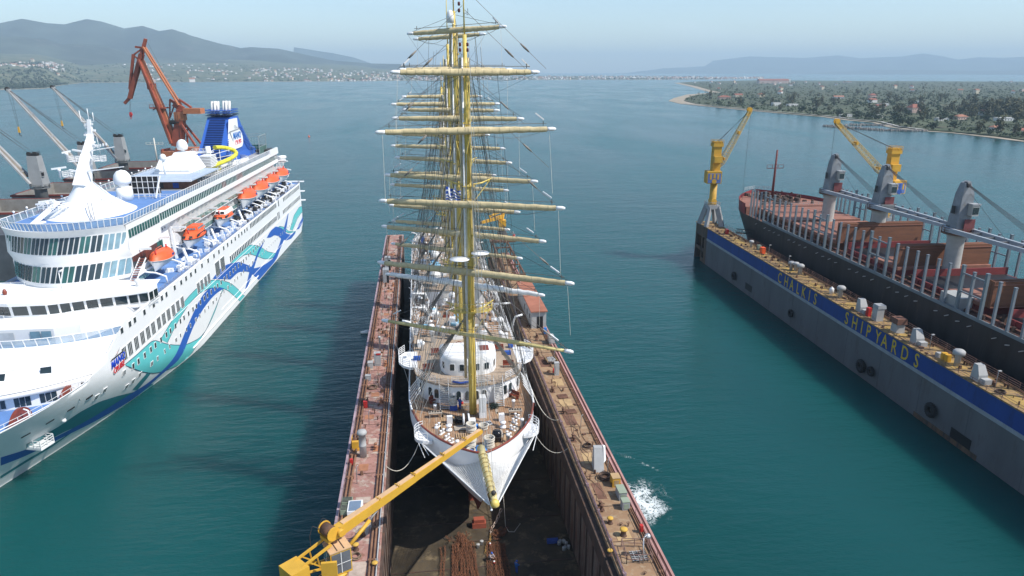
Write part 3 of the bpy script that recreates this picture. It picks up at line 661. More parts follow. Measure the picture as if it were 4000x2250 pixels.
# rusty framework and stair landing at the far end of the right wall
b = MB()
for y in (142, 150, 158, 166, 174):
    for x in (17.6, 21.4): b.beam((x, y, 15), (x, y, 18.6), .3, .3)
for x in (17.6, 21.4): b.beam((x, 142, 18.7), (x, 174, 18.7), .3, .4)
for y in (142, 150, 158, 166, 174): b.beam((17.5, y, 18.9), (21.5, y, 18.9), .3, .3); b.beam((17.6, y, 15.1), (21.4, y, 18.6), .15, .15)
b.build('gantry_frame', RUST, dock)
b = MB(); b.box(16.9, 23.4, 171, 177, 18.95, 19.3); b.build('crane_platform', RUST, dock)
b = MB(); b.rail([(16.9, 171, 19.3), (23.4, 171, 19.3), (23.4, 177, 19.3)], 1.1, 1.5, .05, 2); b.build('platform_railing', GREYP, dock)
for y in (152.4, 162.8):
    b = MB(); b.box(-8.9, -7.6, y, y + 2.2, 15.01, 18.0); b.m = 1; b.box(-8.0, -7.55, y - .06, y - .003, 15.05, 17.6); b.build('stair_housing', [GREYP, BLACK], dock)
# deck hut on the right wall
hut = thing('deck_hut', 'grey deck hut with rusty red roof and open dark doorway on the right dock wall', 'hut', (20.6, 119.5, 15))
b = MB(); b.box(-1.35, 1.35, 0, 18.5, .003, 3.2); b.build('wall', LGREY, hut)
MB().box(-1.55, 1.55, -.35, 18.8, 3.205, 3.42).build('roof', mat('hut_roof', (.36, .14, .085), .85, var=.15, scale=.4), hut)
b = MB(); b.box(-.35, .75, -.05, -.003, .02, 2.3); b.m = 1; b.box(-.45, .85, -.03, -.004, 2.31, 2.42); b.build('doorway', [BLACK, LGREY], hut)
for y in (2, 5, 8): MB().box(-1.4, -1.353, y, y + .5, 1.0, 2.1).build('window', GLASS, hut)
# boxes and lockers
def locker(x, y, w, d, h, rz, m, m2, label, cat='cabinet', top=1, name='cabinet', roof=None, hood=None):
    t = thing(name, label, cat, (x, y, 15.004), rz)
    MB().obox((0, 0, 0), w, d, h, 0, top).build('body', m, t)
    MB().obox((0, 0, h + .003), w * top * 1.06, d * top * 1.06, .07).build('lid', m2, t)
    MB().box(-w * .32, w * .32, -d / 2 * (1 if top == 1 else .98) - .03, -d / 2 - .004, h * .15, h * .8).build('door', m2 if top == 1 else m, t)
    return t
locker(-7.75, 106.2, 1.0, .9, 2.1, 0, GREYP, LGREY, 'tall grey switch cabinet with red sign on the left dock wall')
MB().box(-7.9, -7.2, 105.7, 105.74, 16.9, 17.2).build('sign', REDP, dock)
locker(-8.85, 105.4, .8, .9, .9, 0, LGREY, LGREY, 'low pale box beside the tall grey cabinet')
locker(-8.7, 91.3, .55, .5, .9, 0, REDP, REDP, 'red fire box halfway along the left dock wall')
locker(-9.35, 76.2, .35, .35, .7, 0, REDP, REDP, 'little red fire box near the vent pipe on the left wall')
locker(-8.9, 100.5, .8, .7, .8, 0, GREYP, LGREY, 'small grey box on the left dock wall near the coil')
SAGE = mat('sage_green', (.28, .33, .24), .7, var=.12)
for i, (y, h) in enumerate(((67.6, .9), (66.2, .9))):
    t = thing('compressor', ('sage green louvred unit, farther of a pair by the white box', 'sage green louvred unit, nearer of a pair by the white box')[i], 'compressor', (-9.05, y, 15.004), 0, 'green units on the left wall')
    MB().box(-.55, .55, -.5, .5, 0, h).build('body', SAGE, t)
    for k in range(4): MB().box(-.5, .5, -.45 + k * .24, -.33 + k * .24, h + .003, h + .05).build('louvre', DARK, t)
t = thing('container', 'open white container with blue lid panel behind the crane boom', 'container', (-8.1, 66.2, 15.004), 0)
MB().box(-.75, .75, -1.0, 1.0, 0, 1.0).build('body', WHITE, t); MB().box(-.6, .6, -.9, .8, 1.003, 1.06).build('panel', mat('slate_blue', (.16, .22, .30), .6), t)
t = thing('winch', 'yellow winch machine beside the tall vent pipe', 'winch', (-9.15, 80.4, 15.004))
MB().box(-.45, .45, -1, 1, 0, .25).build('base', CRANEO, t); MB().cyl((-.4, 0, .8), (.4, 0, .8), .42, n=12).build('drum', RUST, t)
for sx in (-.47, .42): MB().box(sx, sx + .05, -.5, .5, .253, 1.5).build('side_frame', CRANEO, t)
MB().box(-.4, .4, -.95, -.5, .253, 1.2).build('motor', CRANEO, t)
t = thing('ventilator_block', 'tall grey wedge-shaped vent housing with white cover on the right wall', 'vent', (19.7, 71.6, 15.004), -.06)
b = MB(); k = b.add([(-.65, -.9, 0), (.55, -.9, 0), (.55, .9, 0), (-.65, .9, 0), (-.55, .25, 2.6), (.45, .25, 2.6), (.45, .9, 2.6), (-.55, .9, 2.6)])
for q in ((3, 2, 1, 0), (4, 5, 6, 7), (0, 1, 5, 4), (1, 2, 6, 5), (2, 3, 7, 6), (3, 0, 4, 7)): b.face([k + i for i in q])
b.build('housing', LGREY, t)
b = MB(); k = b.add([(.57, -.3, .9), (.57, .9, .2), (.57, .9, 2.65), (.57, .28, 2.65), (.9, .1, 1.0), (.9, .9, .6), (.9, .9, 2.5), (.8, .35, 2.6)])
for q in ((0, 1, 2, 3), (4, 7, 6, 5), (0, 3, 7, 4), (0, 4, 5, 1), (1, 5, 6, 2), (2, 6, 7, 3)): b.face([k + i for i in q])
b.build('cover', WHITE, t)
locker(20.75, 68.0, .9, 1.1, 1.1, 0, CRANEO, PLATE[2], 'ochre yellow locker behind two grey ones on the right wall')
locker(20.75, 65.6, .85, 1.6, .95, 0, GREYP, SAGE, 'long grey-green locker next to the ochre locker')
locker(20.6, 63.5, .8, .9, .95, 0, GREYP, SAGE, 'small square grey-green locker nearer than the long one')
locker(21.05, 59.2, .3, .4, .8, 0, REDP, REDP, 'red fire box at the outer edge of the right wall')
locker(19.9, 98.8, .7, .7, 2.0, 0, LGREY, LGREY, 'grey upright cabinet with red extinguisher on the right wall')
MB().lathe((19.35, 98.5, 15.5), [(.1, 0), (.1, .7), (.04, .8)], 8).build('extinguisher', REDP, None, label='red extinguisher hanging on the upright grey cabinet', cat='extinguisher')
locker(21.2, 116.2, .45, .5, 1.2, 0, BLUEP, BLUEP, 'blue plastic barrel-like bin by the deck hut', 'bin', name='bin')
locker(21.5, 112.0, .9, 1.8, 1.3, 0, LGREY, LGREY, 'pale grey steel box at the rim in front of the hut')
t = thing('skip', 'rusty open tray filled with scrap on the right wall', 'tray', (19.9, 103.5, 15.4), .1)
MB().box(-.8, .8, -.9, .9, 0, .12).build('tray', RUSTD, t)
for s in (-1, 1): MB().box(s * .8 - .03, s * .8 + .03, -.9, .9, .123, .4).build('side', PLATE[2], t); MB().beam((s * .7, -.8, -.4), (s * .7, .8, -.4), .06, .06).build('skid', RUSTD, t)
b = MB()
for _ in range(40): b.obox((rng.uniform(-.6, .6), rng.uniform(-.7, .7), .124), .2, .25, rng.uniform(.1, .35), rng.uniform(0, 3), .6)
b.build('scrap', LGREY, t, kind='stuff')
def coil(x, y, z, r, tr, n, m, label, group=None, name='rope_coil', cat='rope coil', h=.9):
    b = MB(); q = random.Random(int(x * 10 + y))
    for i in range(n): b.torus((q.uniform(-.06, .06) * r, q.uniform(-.06, .06) * r, tr + i * tr * 1.7 * h), r * q.uniform(.75, 1.05), tr, 18, 6)
    return b.build(name, m, None, (x, y, z), label=label, cat=cat, group=group)
coil(-8.1, 97.6, 15.03, .75, .06, 3, mat('brown_rope', (.22, .15, .10), .9), 'brown hose coiled flat on the left dock wall')
coil(-7.5, 59.0, 15.03, .55, .05, 4, mat('brown_rope', (.22, .15, .10), .9), 'dark wire coil lying next to the crane column')
coil(19.6, 76.7, 15.03, .5, .05, 4, RUSTD, 'tangled black wire coil beyond the vent housing')
coil(19.9, 69.3, 15.03, .65, .07, 5, RUSTD, 'thick dark hose pile at the foot of the vent housing')
for i, (x, y) in enumerate(((19.3, 91.0), (19.5, 86.2))):
    t = thing('pallet', ('nearer', 'farther')[1 - i] + ' wooden pallet of scrap planks on the right dock wall', 'pallet', (x, y, 15.004), .1)
    for k in range(5): MB().box(-.7, .7, -.6 + k * .26, -.42 + k * .26, .1, .16).build('plank', PLATE[3], t)
    for k in (-.6, 0, .55): MB().box(k, k + .08, -.6, .6, 0, .097).build('bearer', RUSTD, t)
# ---------------------------------------------------------------- yellow crane on the near end of the left wall
cr_ = thing('dock_crane', 'bright yellow jib crane with glazed cab on the left dock wall', 'crane', (-8.2, 51.4, 15))
O = Vector((-8.2, 51.4, 15)); L = lambda x, y, z: (x - O.x, y - O.y, z - O.z)
b = MB(); b.lathe((0, 0, 0), [(1.0, 0), (1.0, .15), (.72, .2), (.72, 4.4), (.95, 4.42), (.95, 4.7)], 16); b.build('column', CRANEY, cr_)
DB = Vector((12.9, 11.3, 0)).normalized(); DN = Vector((DB.y, -DB.x, 0))
P = lambda s, n, z: tuple(Vector(L(-7.9, 52.4, 0)) + DB * s + DN * n + Vector((0, 0, z - 0)))
b = MB(); b.beam(P(-.2, 0, 22.9), P(8.4, 0, 24.0), .72, .95, w2=.54, h2=.7); b.build('boom', CRANEY, cr_)
b = MB(); b.beam(P(8.1, 0, 23.98), P(17.3, 0, 25.15), .54, .70, w2=.42, h2=.46); b.build('boom_extension', CRANEY, cr_)
b = MB(); b.beam(P(.3, 0, 23.46), P(8.3, 0, 24.37), .5, .05); b.beam(P(8.5, 0, 24.4), P(17.2, 0, 25.4), .34, .05); b.build('walkway', mat('boom_top_buff', (.62, .40, .22), .7, var=.12), cr_)
b = MB()
for s in (4.2, 6.4, 8.3, 12, 15): z = 22.9 + s * .131 + .55; b.torus(P(s, .2, z), .14, .03, 8, 4, 'y'); b.beam(P(s, -.3, z - .1), P(s, .35, z - .1), .06, .12)
b.build('cable_guide', CRANEO, cr_)
b = MB(); b.cyl(P(17.2, -.22, 25.15), P(17.2, .22, 25.15), .26, n=12); b.build('tip_sheave', CRANEO, cr_)
b = MB(); b.cyl(P(.6, -.05, 20.6), P(3.2, 0, 22.2), .17, n=10); b.build('luffing_cylinder', CRANEY, cr_)
b = MB(); b.cyl(P(3.1, 0, 22.15), P(4.6, 0, 23.1), .09, n=8); b.build('cylinder_rod', LGREY, cr_)
b = MB(); b.cyl(P(-.9, -.75, 23.3), P(-.9, .5, 23.3), .52, n=16); b.build('winch_drum', RUST, cr_)
b = MB()
for n in (-.8, .52): b.cyl(P(-.9, n, 23.3), P(-.9, n + .1, 23.3), .62, n=16)
b.cyl(P(-.3, .35, 23.2), P(-.3, .95, 23.2), .3, n=12); b.beam(P(-1.4, -.1, 22.7), P(.3, -.1, 22.7), 1.2, .3); b.build('winch_frame', CRANEO, cr_)
b = MB(); b.tube([P(-1.4, -.6, 23.5), P(-1.9, -.9, 23.9), P(-2.3, -.8, 23.2), P(-2.4, -.6, 22.2)], .03, 4); b.tube([P(-.6, -.8, 23.9), P(-.9, -.9, 24.15), P(-1.4, -.9, 23.6)], .03, 4); b.build('hydraulic_hose', DARK, cr_)
# cab
b = MB(); b.box(-.85, .85, -.95, .85, 19.7, 22.0); cab = b.build('cab', CRANEY, cr_, L(-8.0, 51.6, 0), math.atan2(DB.y, DB.x) - PI / 2 - .25)
MB().box(-.92, .92, -1.0, .9, 22.003, 22.1).build('roof', mat('boom_top_buff', (.62, .40, .22), .7), cab)
CABG = glassmat('cab_glass', (.16, .17, .19), .1)
MB().box(.853, .885, -.85, .75, 19.95, 21.85).build('pane', CABG, cab); MB().box(-.7, .7, -.99, -.953, 19.95, 21.85).build('pane', CABG, cab)
b = MB(); b.box(.886, .90, -.08, -.03, 19.9, 21.9); b.box(.886, .90, -.9, .8, 20.8, 20.84); b.box(-.03, .03, -1.005, -.991, 19.9, 21.9); b.box(-.75, .75, -1.005, -.991, 20.75, 20.8); b.build('glazing_bar', WHITE, cab)
for k in (-.35, .25): MB().box(-.8, .8, k, k + .06, 22.103, 22.15).build('roof_rib', RUSTD, cab)
cab.location.z = -15
b = MB()
for i in range(9): b.beam(L(-9.15, 50.4, 15.3 + i * .55), L(-8.65, 50.1, 15.3 + i * .55), .04, .04)
for q in ((-9.15, 50.4), (-8.65, 50.1)): b.beam(L(*q, 15), L(*q, 21), .06, .06)
for i in range(4): b.torus(L(-9.1, 49.9, 17 + i * 1.1), .42, .03, 10, 4)
b.build('ladder', CRANEY, cr_)
b = MB(); b.box(-.9, .35, -2.0, -1.75, 4.6, 7.0); b.build('side_panel', CRANEY, cr_)
b = MB()
for n in (-.55, .55):
    b.beam(P(-1.2, n, 22.4), P(-4.4, n, 21.8), .16, .2); b.beam(P(-.8, n, 20.2), P(-4.2, n, 21.3), .14, .16); b.beam(P(-2.6, n, 22.1), P(-2.4, n, 20.8), .1, .1); b.beam(P(-3.4, n, 22), P(-1.8, n, 20.4), .1, .1)
b.build('counter_jib', CRANEY, cr_)
b = MB(); b.beam(P(-5.2, 0, 21.1), P(-3.6, 0, 21.1), 1.9, 1.7); b.build('counterweight', CRANEY, cr_)
# ---------------------------------------------------------------- small knuckle crane far down the right wall
fc = thing('dock_crane', 'small ochre crane with folded boom on the far platform of the right wall', 'crane', (20.3, 174.2, 19.305))
MB().lathe((0, 0, 0), [(1.5, 0), (1.5, .8), (1.1, 1.6), (.8, 2.2), (.8, 3.2)], 14).build('base', DARK, fc)
MB().box(-.9, .9, -.9, .9, 3.2, 4.8).build('slewing_head', CRANEO, fc)
MB().beam((0, 0, 5.6), (-5.5, -2, 4.6), .9, 1.0, w2=.5, h2=.6).build('boom', CRANEO, fc)
MB().beam((-.2, .2, 4.8), (.7, .6, 7.4), .8, .8, w2=.6, h2=.6).build('mast_post', CRANEO, fc)
MB().beam((.5, .5, 7.2), (-3.4, -1.2, 5.9), .5, .5).build('tie_arm', CRANEO, fc)
MB().cyl((3, -2.6, 0), (3, -2.6, 1.5), .25, n=8).build('fire_hydrant', REDP, None, (20.0, 174.2, 19.305), label='orange-red hydrant on the far crane platform', cat='hydrant')
# ---------------------------------------------------------------- dock floor: chains, buckets, anchor
CHAIN = mat('rusty_chain', (.21, .085, .04), .9, var=.35, scale=1.5, col2=(.10, .05, .035), cut=(.45, .65))
def chain(b, pts, L=.36, r=.034, w=.11, rng=random):
    P = [Vector(p) for p in pts]; d = 0; k = 0; acc = []
    for a, c in zip(P, P[1:]):
        n = max(1, int((c - a).length / (L * .72)))
        for i in range(n): acc.append((a.lerp(c, (i + .5) / n), (c - a).normalized()))
    for q, t in acc:
        k += 1; s = t.cross(Vector((0, 0, 1))).normalized(); u = s if k % 2 else (s * .35 + Vector((0, 0, .95)))
        u = (u + Vector((rng.gauss(0, .15), rng.gauss(0, .15), rng.gauss(0, .1)))).normalized(); h = L / 2
        b.tube([q + t * (-h) + u * w * .3, q - t * h * .55 + u * w, q + t * h * .55 + u * w, q + t * h, q + t * h * .55 - u * w, q - t * h * .55 - u * w, q - t * h - u * w * .3], r, 4, False)
b = MB(); rng = random.Random(3)
for i in range(22):
    f = i / 21; x0 = lerp(2.1, 4.9, f); x1 = lerp(1.4, 5.3, f)
    if i < 2: x0 -= 1.3 - i * .5; x1 -= .8
    P = []
    for k in range(9): t = k / 8; P.append((lerp(x0 + (.35 if f > .3 else .9) * 0, x1, t) + rng.gauss(0, .09), lerp(76.4 - abs(f - .62) * 2.2, 66, t), 3.12 + rng.random() * .22 + .35 * max(0, 1 - abs(f - .5) * 1.6) * (1 - t) * rng.random()))
    chain(b, P, rng=rng)
for i in range(13):
    f = i / 12; P = []
    for k in range(9): t = k / 8; P.append((lerp(lerp(6.7, 8.8, f), lerp(6.0, 8.7, f), t) + rng.gauss(0, .07), lerp(75.4 - f * .5, 66, t), 3.12 + rng.random() * .25))
    chain(b, P, rng=rng)
for _ in range(26):
    x, y = rng.gauss(8.3, .35), rng.gauss(76.6, .4); chain(b, [(x, y, 3.2), (x + rng.gauss(0, .5), y + rng.gauss(0, .5), 3.5 + rng.random() * .3)], rng=rng)
for _ in range(30):
    x, y = rng.gauss(3.6, .6), rng.gauss(76.3, .35); chain(b, [(x, y, 3.2), (x + rng.gauss(0, .5), y + rng.gauss(0, .5), 3.4 + rng.random() * .3)], rng=rng)
b.build('anchor_chain', CHAIN, None, kind='stuff')
YCH = mat('yellow_chain', (.42, .25, .08), .9, var=.25, scale=2)
b = MB(); chain(b, [(7.3, 77.2, 3.15), (7.1, 75.6, 3.15), (6.5, 74.7, 3.15), (6.3, 73.3, 3.15)], rng=rng); b.build('chain_end', YCH, None, label='yellow-painted end of chain leading up to the anchor', cat='chain')
b = MB(); chain(b, [(9.1, 80.4, 4.4), (8.3, 79.2, 3.4), (7.6, 78.2, 3.2), (7.3, 77.0, 3.15)], .55, .06, .15, rng); b.build('chain_swivel', PLATE[1], None, label='heavy bare chain links and swivel below the bow', cat='chain')
b = MB(); b.wire((9.4, 85, 12), (9.4, 78.2, 3.2), .05, 0, 5); b.tube([(9.4, 78.2, 3.2), (9.7, 77.2, 3.1), (10.4, 77.1, 3.1), (11.4, 78.7, 3.1)], .05, 5); b.build('shore_rope', ROPE, None, label='pale rope hanging from the bow to the dock floor', cat='rope')
for i, (x, y) in enumerate(((5.5, 74.6), (6.0, 75.2))):
    t = thing('bucket', ('nearer white paint bucket on the dock floor', 'farther white paint bucket on the dock floor')[i], 'bucket', (x, y, 3.05), 0, 'buckets on the dock floor')
    MB().lathe((0, 0, 0), [(.19, 0), (.23, .48), (.25, .5)], 14).build('pail', WHITE, t); MB().lathe((0, 0, .503), [(.25, 0), (.22, .03), (.001, .04)], 14).build('lid', LGREY, t)
for i in range(9):
    t = thing('drum', 'grey paint drum in the shaded cluster by the right dock wall', 'drum', (16.1 + rng.uniform(-.5, .6), 73.4 + rng.uniform(-.9, .9), 3.05), 0, 'paint drums in the shade')
    MB().lathe((0, 0, 0), [(.2, 0), (.2, .45), (.18, .47), (.001, .48)], 12).build('drum', (LGREY, GREYP)[i % 2], t)
MB().beam((14.2, 74.4, 3.3), (15.6, 74.4, 3.3), .5, .5).build('toolbox', COVER, None, label='blue tool chest in the shade near the paint drums', cat='toolbox')
MB().beam((4.6, 75.9, 3.1), (8.4, 75.9, 3.1), .07, .07).build('steel_bar', RUSTD, None, label='rusty bar lying across the floor in front of the keel', cat='bar')

# ================================================================== SAILING SHIP
CX = 5.95
SR = (CX, 130, 4.3)
ship = thing('sailing_ship', 'white five-masted square-rigged sailing ship with yellow masts standing in dry dock', 'sailing ship', SR)
SL = tuple(-q for q in SR)
def sp(b, name, m, label=None, kind=None): return b.build(name, m, ship, SL, label=label, kind=kind)
def clamp(x, a=0, b=1): return max(a, min(b, x))
def s_stem(z): k = clamp((z - 4.5) / 10); return 80.5 - 9.1 * (1 - (1 - k) ** 1.5)
def s_hb(y, z):
    k = clamp((z - 4.5) / 10.5); t = clamp((y - s_stem(z)) / (44 - 25 * k)); w = (1 - (1 - t) ** (1.5 + .7 * k)) ** (1.15 - .4 * k)
    a = clamp((196 - y) / (46 - 24 * k)); w *= (1 - (1 - a) ** 2.2) ** (.9 - .35 * k)
    return 8.5 * w * (1 if z > 8 else .55 + .45 * clamp((z - 4.5) / 3.5) ** .5)
def s_top(y): return interp([(71, 18.2), (80, 17.4), (92, 17.1), (130, 17.0), (180, 17.3), (196, 18)], y)
b = MB(); b.smooth = True
YS = [71.0 + .5 * i for i in range(44)] + [93 + 2 * i for i in range(51)] + [194.2, 195, 195.6]
ZF = [0, .06, .14, .22, .30, .38, .46, .54, .62, .70, .76, .80, .83, .86, .93, 1.0]
for sgn in (1, -1):
    rows = []
    for f in ZF:
        row = []
        for y in YS:
            z = 4.5 + f * (s_top(y) - 4.5); yy = max(y, s_stem(z)); row.append((CX + sgn * s_hb(yy, z), yy, z))
        rows.append(row)
    base = [b.add(r) for r in rows]
    for i, (p, q) in enumerate(zip(base, base[1:])):
        zf = (ZF[i] + ZF[i + 1]) / 2
        for j in range(len(YS) - 1):
            b.m = 0
            if zf < .34: b.m = 2
            elif .34 < zf < .40: b.m = 1
            elif .62 < zf < .79 and YS[j] > 76.2: b.m = 1
            f4 = (p + j, p + j + 1, q + j + 1, q + j); b.face(f4 if sgn > 0 else f4[::-1])
sp(b, 'hull', [WHITE, NAVY, mat('antifouling_red', (.16, .035, .03), .8, var=.2, scale=.4)])
b = MB()
for sgn in (1, -1):
    for y in range(80, 194, 1): pass
    b.tube([(CX + sgn * (s_hb(max(y, s_stem(17.4)), 17.4) - .02), max(y, s_stem(17.4)), s_top(y) + .03) for y in [71.3, 71.8, 72.4, 73, 74, 75, 76, 78, 80, 82, 85]], .14, 6)
sp(b, 'cap_rail', MAHOG)
b = MB()
for sgn in (1, -1): b.tube([(CX + sgn * s_hb(y, 17), y, s_top(y) + .04) for y in range(85, 195, 3)], .12, 6)
sp(b, 'bulwark_rail', WHITE)
# decks
def deck(z, y0, y1, m, name, st=1.0, inset=.15):
    ys = [y0 + st * i for i in range(int((y1 - y0) / st) + 1)]; b = MB()
    P = [(CX - max(.05, s_hb(y, z) - inset), y, z) for y in ys] + [(CX + max(.05, s_hb(y, z) - inset), y, z) for y in reversed(ys)]
    b.poly(P); return sp(b, name, m)
deck(16.0, 72.4, 194.5, TEAKR, 'foredeck', .8)
b = MB()                                                            # plank seams of the foredeck, caulked dark
for i in range(-26, 27):
    x = CX + i * .3; ys = [y for y in [73 + .5 * k for k in range(40)] if s_hb(y, 16) - .2 > abs(i * .3)]
    if len(ys) > 1: b.box(x - .015, x + .015, ys[0], min(ys[-1], 92), 16.003, 16.008)
sp(b, 'deck_seam', mat('caulking', (.10, .065, .045), .9), kind='stuff')
HATCHP = [mat('raw_plank', (.42, .28, .16), .8, var=.15, scale=2), mat('scrubbed_plank', (.44, .38, .31), .8, var=.15, scale=2)]
rng = random.Random(31)
for k in range(26):
    x = CX + rng.uniform(-5.5, 5.5); y = rng.uniform(76, 87.3)
    if s_hb(y, 16) - .9 > abs(x - CX): sp(MB().box(x - .14, x + .14, y - rng.uniform(.7, 1.8), y + rng.uniform(.6, 1.6), 16.009, 16.03), 'deck_plank', rng.choice(HATCHP))
# deckhouses
def outline(front, yb, hw):
    return front + [(front[-1][0], yb), (front[0][0], yb)]
F1 = [(-1.6, 94.5), (-1.3, 92.6), (-.4, 90.8), (1.2, 89.4), (3.4, 88.4), (5.9, 88.1), (8.5, 88.4), (10.7, 89.4), (12.3, 90.8), (13.2, 92.6), (13.5, 94.5)]
b = MB(); b.prism(outline(F1, 107, 0), 16.005, 18.8); h1 = sp(b, 'deckhouse', WHITE)
def off(P, d):
    out = []
    for i, p in enumerate(P):
        a, c = Vector(P[max(0, i - 1)]), Vector(P[min(len(P) - 1, i + 1)]); t = (c - a).normalized(); out.append((p[0] + t.y * -d * -1, p[1] - t.x * d))
    return out
b = MB(); b.prism(outline(off(F1, .25), 106.8, 0), 18.803, 19.05); sp(b, 'bridge_deck', [TEAK])
F2 = [(1.9, 95.2), (2.0, 93.5), (2.5, 92.2), (3.5, 91.4), (5.9, 90.9), (8.4, 91.4), (9.4, 92.2), (9.9, 93.5), (10.0, 95.2)]
b = MB(); b.smooth = True
rows = []
for z, d in ((19.053, 0), (21.2, .02), (21.6, -.05), (21.85, -.3), (21.95, -.9)):
    rows.append([(*q, z) for q in outline(off(F2, d), 96.6, 0)])
b.grid(rows, True); b.poly(rows[-1]); bridge = sp(b, 'bridge_house', WHITE)
def windows_along(P, n0, w, h, z, par, arched=False, name='window', frac=None, depth=.05):
    """dark panes in raised frames set along a curved front given by its outline"""
    L = [0]
    for a, c in zip(P, P[1:]): L.append(L[-1] + (Vector(c) - Vector(a)).length)
    for f in (frac or [(i + .5) / n0 for i in range(n0)]):
        d = f * L[-1]; i = max(k for k in range(len(L) - 1) if L[k] <= d); a, c = Vector(P[i]), Vector(P[i + 1]); q = a.lerp(c, (d - L[i]) / (L[i + 1] - L[i])); t = (c - a).normalized(); nrm = Vector((t.y, -t.x))
        def shape(s, o, n=6):
            pts = []
            hw, hh = w / 2 * s, h / 2 * s if s == 1 else h / 2 + w / 2 * (s - 1)
            r = hw if arched else hw * .45
            for cx, cz, a0 in ((hw - r, hh - r, 0), (-(hw - r), hh - r, 90), (-(hw - r * .5), -(hh - r * .5), 180), (hw - r * .5, -(hh - r * .5), 270)):
                rr = r if a0 < 100 else r * .5
                for k in range(n): an = R(a0 + 90 * k / (n - 1)); pts.append((cx + rr * math.cos(an), cz + rr * math.sin(an)))
            return [(q.x + t.x * u + nrm.x * o, q.y + t.y * u + nrm.y * o, z + v) for u, v in pts]
        fr = MB(); A, B = shape(1.22, .004), shape(1.22, depth); fr.poly(B); k = fr.add(A + B); N = len(A)
        for j in range(N): jj = (j + 1) % N; fr.face((k + j, k + jj, k + N + jj, k + N + j))
        fo = fr.build(name, RAIL, par, (0, 0, 0)); MB().poly(shape(1, depth + .012)).build('pane', GLASS, fo)
windows_along(F1, 0, .62, 1.35, 17.45, h1, True, frac=[.05, .13, .225, .275, .42, .475, .53, .58, .725, .775, .87, .95])
windows_along(F2, 9, .62, .95, 20.35, bridge, False, frac=[.08, .2, .32, .42, .5, .58, .68, .8, .92])
b = MB(); b.box(7.6, 8.9, 93.2, 95, 21.96, 22.05); sp(b, 'roof_hatch', MAHOG)
# bridge wings
for s in (-1, 1):
    w = [(CX + s * 7.3, 94.9), (CX + s * 8.4, 95.0), (CX + s * 9.4, 95.9), (CX + s * 10.0, 97.3), (CX + s * 10.0, 99.6), (CX + s * 9.2, 101), (CX + s * 7.3, 101)]
    if s > 0: w = w[::-1]
    b = MB(); b.prism(w, 18.75, 19.1); sp(b, 'bridge_wing', WHITE)
    b = MB(); b.rail([(x, y, 19.1) for x, y in (w[1:-1] if s < 0 else w[1:-1])], 1.15, .9, .035, 4); sp(b, 'wing_railing', RAIL)
q = [(x, y, 19.05) for x, y in off(F1, .15)]
for q_ in (q[:4], q[7:], [(3.3, 88.6, 19.05), (5.9, 88.3, 19.05), (8.6, 88.6, 19.05)]): sp(MB().rail(q_, 1.05, 1.0, .03, 4), 'bridge_railing', RAIL)
sp(MB().tube([(3.4, 88.5, 19.5), (4.5, 88.25, 19.35), (5.6, 88.2, 19.45)], .16, 7), 'rolled_awning', COVER)
# the two stairs down to the foredeck
STEP = MB().box(-.55, .55, -.12, .12, -.02, .02).mesh('step', LGREY)
for x in (2.2, 9.7):
    b = MB()
    for s in (-.6, .6): b.beam((x + s, 87.1, 16.05), (x + s, 89.0, 19.0), .07, .28)
    b.rail([(x - .62, 87.1, 16.1), (x - .62, 89.0, 19.0)], .9, 1.2, .025, 2); b.rail([(x + .62, 87.1, 16.1), (x + .62, 89.0, 19.0)], .9, 1.2, .025, 2)
    st = sp(b, 'stairs', RAIL)
    for i in range(14): t = (i + .5) / 14; link('step', STEP, st, (x, lerp(87.1, 89.0, t), lerp(16.1, 18.95, t)))
# upper decks and houses further aft
def house_box(x0, x1, y0, y1, z0, z1, m=WHITE, name='deckhouse'): return sp(MB().box(x0, x1, y0, y1, z0, z1), name, m)
house_box(-1.9, 13.8, 107.1, 108.6, 16.005, 18.9, TEAK, 'deck_step')
house_box(2.5, 9.4, 112, 118.5, 16.005, 18.2); house_box(.2, 11.7, 132, 138, 16.005, 19.0); house_box(-.6, 12.6, 143, 162, 16.005, 18.6); house_box(1.5, 10.5, 170, 186, 16.005, 18.6)
for z, x0, x1, y0, y1 in ((19.003, 0, 11.9, 131.8, 138.2), (18.603, -.9, 12.9, 142.8, 162.2), (18.603, 1.2, 10.8, 169.8, 186.2), (18.203, 2.3, 9.6, 111.8, 118.7)): sp(MB().box(x0, x1, y0, y1, z, z + .12), 'house_top', TEAK)
b = MB(); b.rail([(-2.2, 108.4, 19.0), (1.5, 108.4, 19.0), (10, 108.4, 19), (14, 108.4, 19)], 1, 1, .03, 3); b.rail([(-.9, 143, 18.72), (12.9, 143, 18.72), (12.9, 162, 18.72)], 1, 1.2, .03, 3); b.rail([(-.9, 143, 18.72), (-.9, 162, 18.72)], 1, 1.2, .03, 3)
for s in (-1, 1): b.rail([(CX + s * (s_hb(y, 17) - .05), y, s_top(y)) for y in range(102, 195, 3)], 1.0, 1.5, .03, 3)
sp(b, 'railing', RAIL)
b = MB(); b.lathe((5.6, 114.8, 18.33), [(1.55, 0), (1.6, .5), (1.5, .55), (1.45, .25), (.001, .2)], 20); sp(b, 'plunge_pool', BLUEC)
def radome(x, y, z, r, h): sp(MB().cyl((x, y, z), (x, y, z + h), r * .45, n=10).lathe((x, y, z + h), [(r * .8, 0), (r, r * .45), (r * .92, r * .9), (r * .55, r * 1.35), (.001, r * 1.5)], 14), 'radome', WHITE)
radome(1.0, 107.4, 19.05, .55, 1.3); radome(12.3, 109.0, 19.0, .6, 1.4); radome(5.4, 128.4, 16.1, .8, 2.6); radome(2.8, 156, 18.75, 1.1, .8); radome(2.3, 134.9, 19.13, 1.2, 1.6)
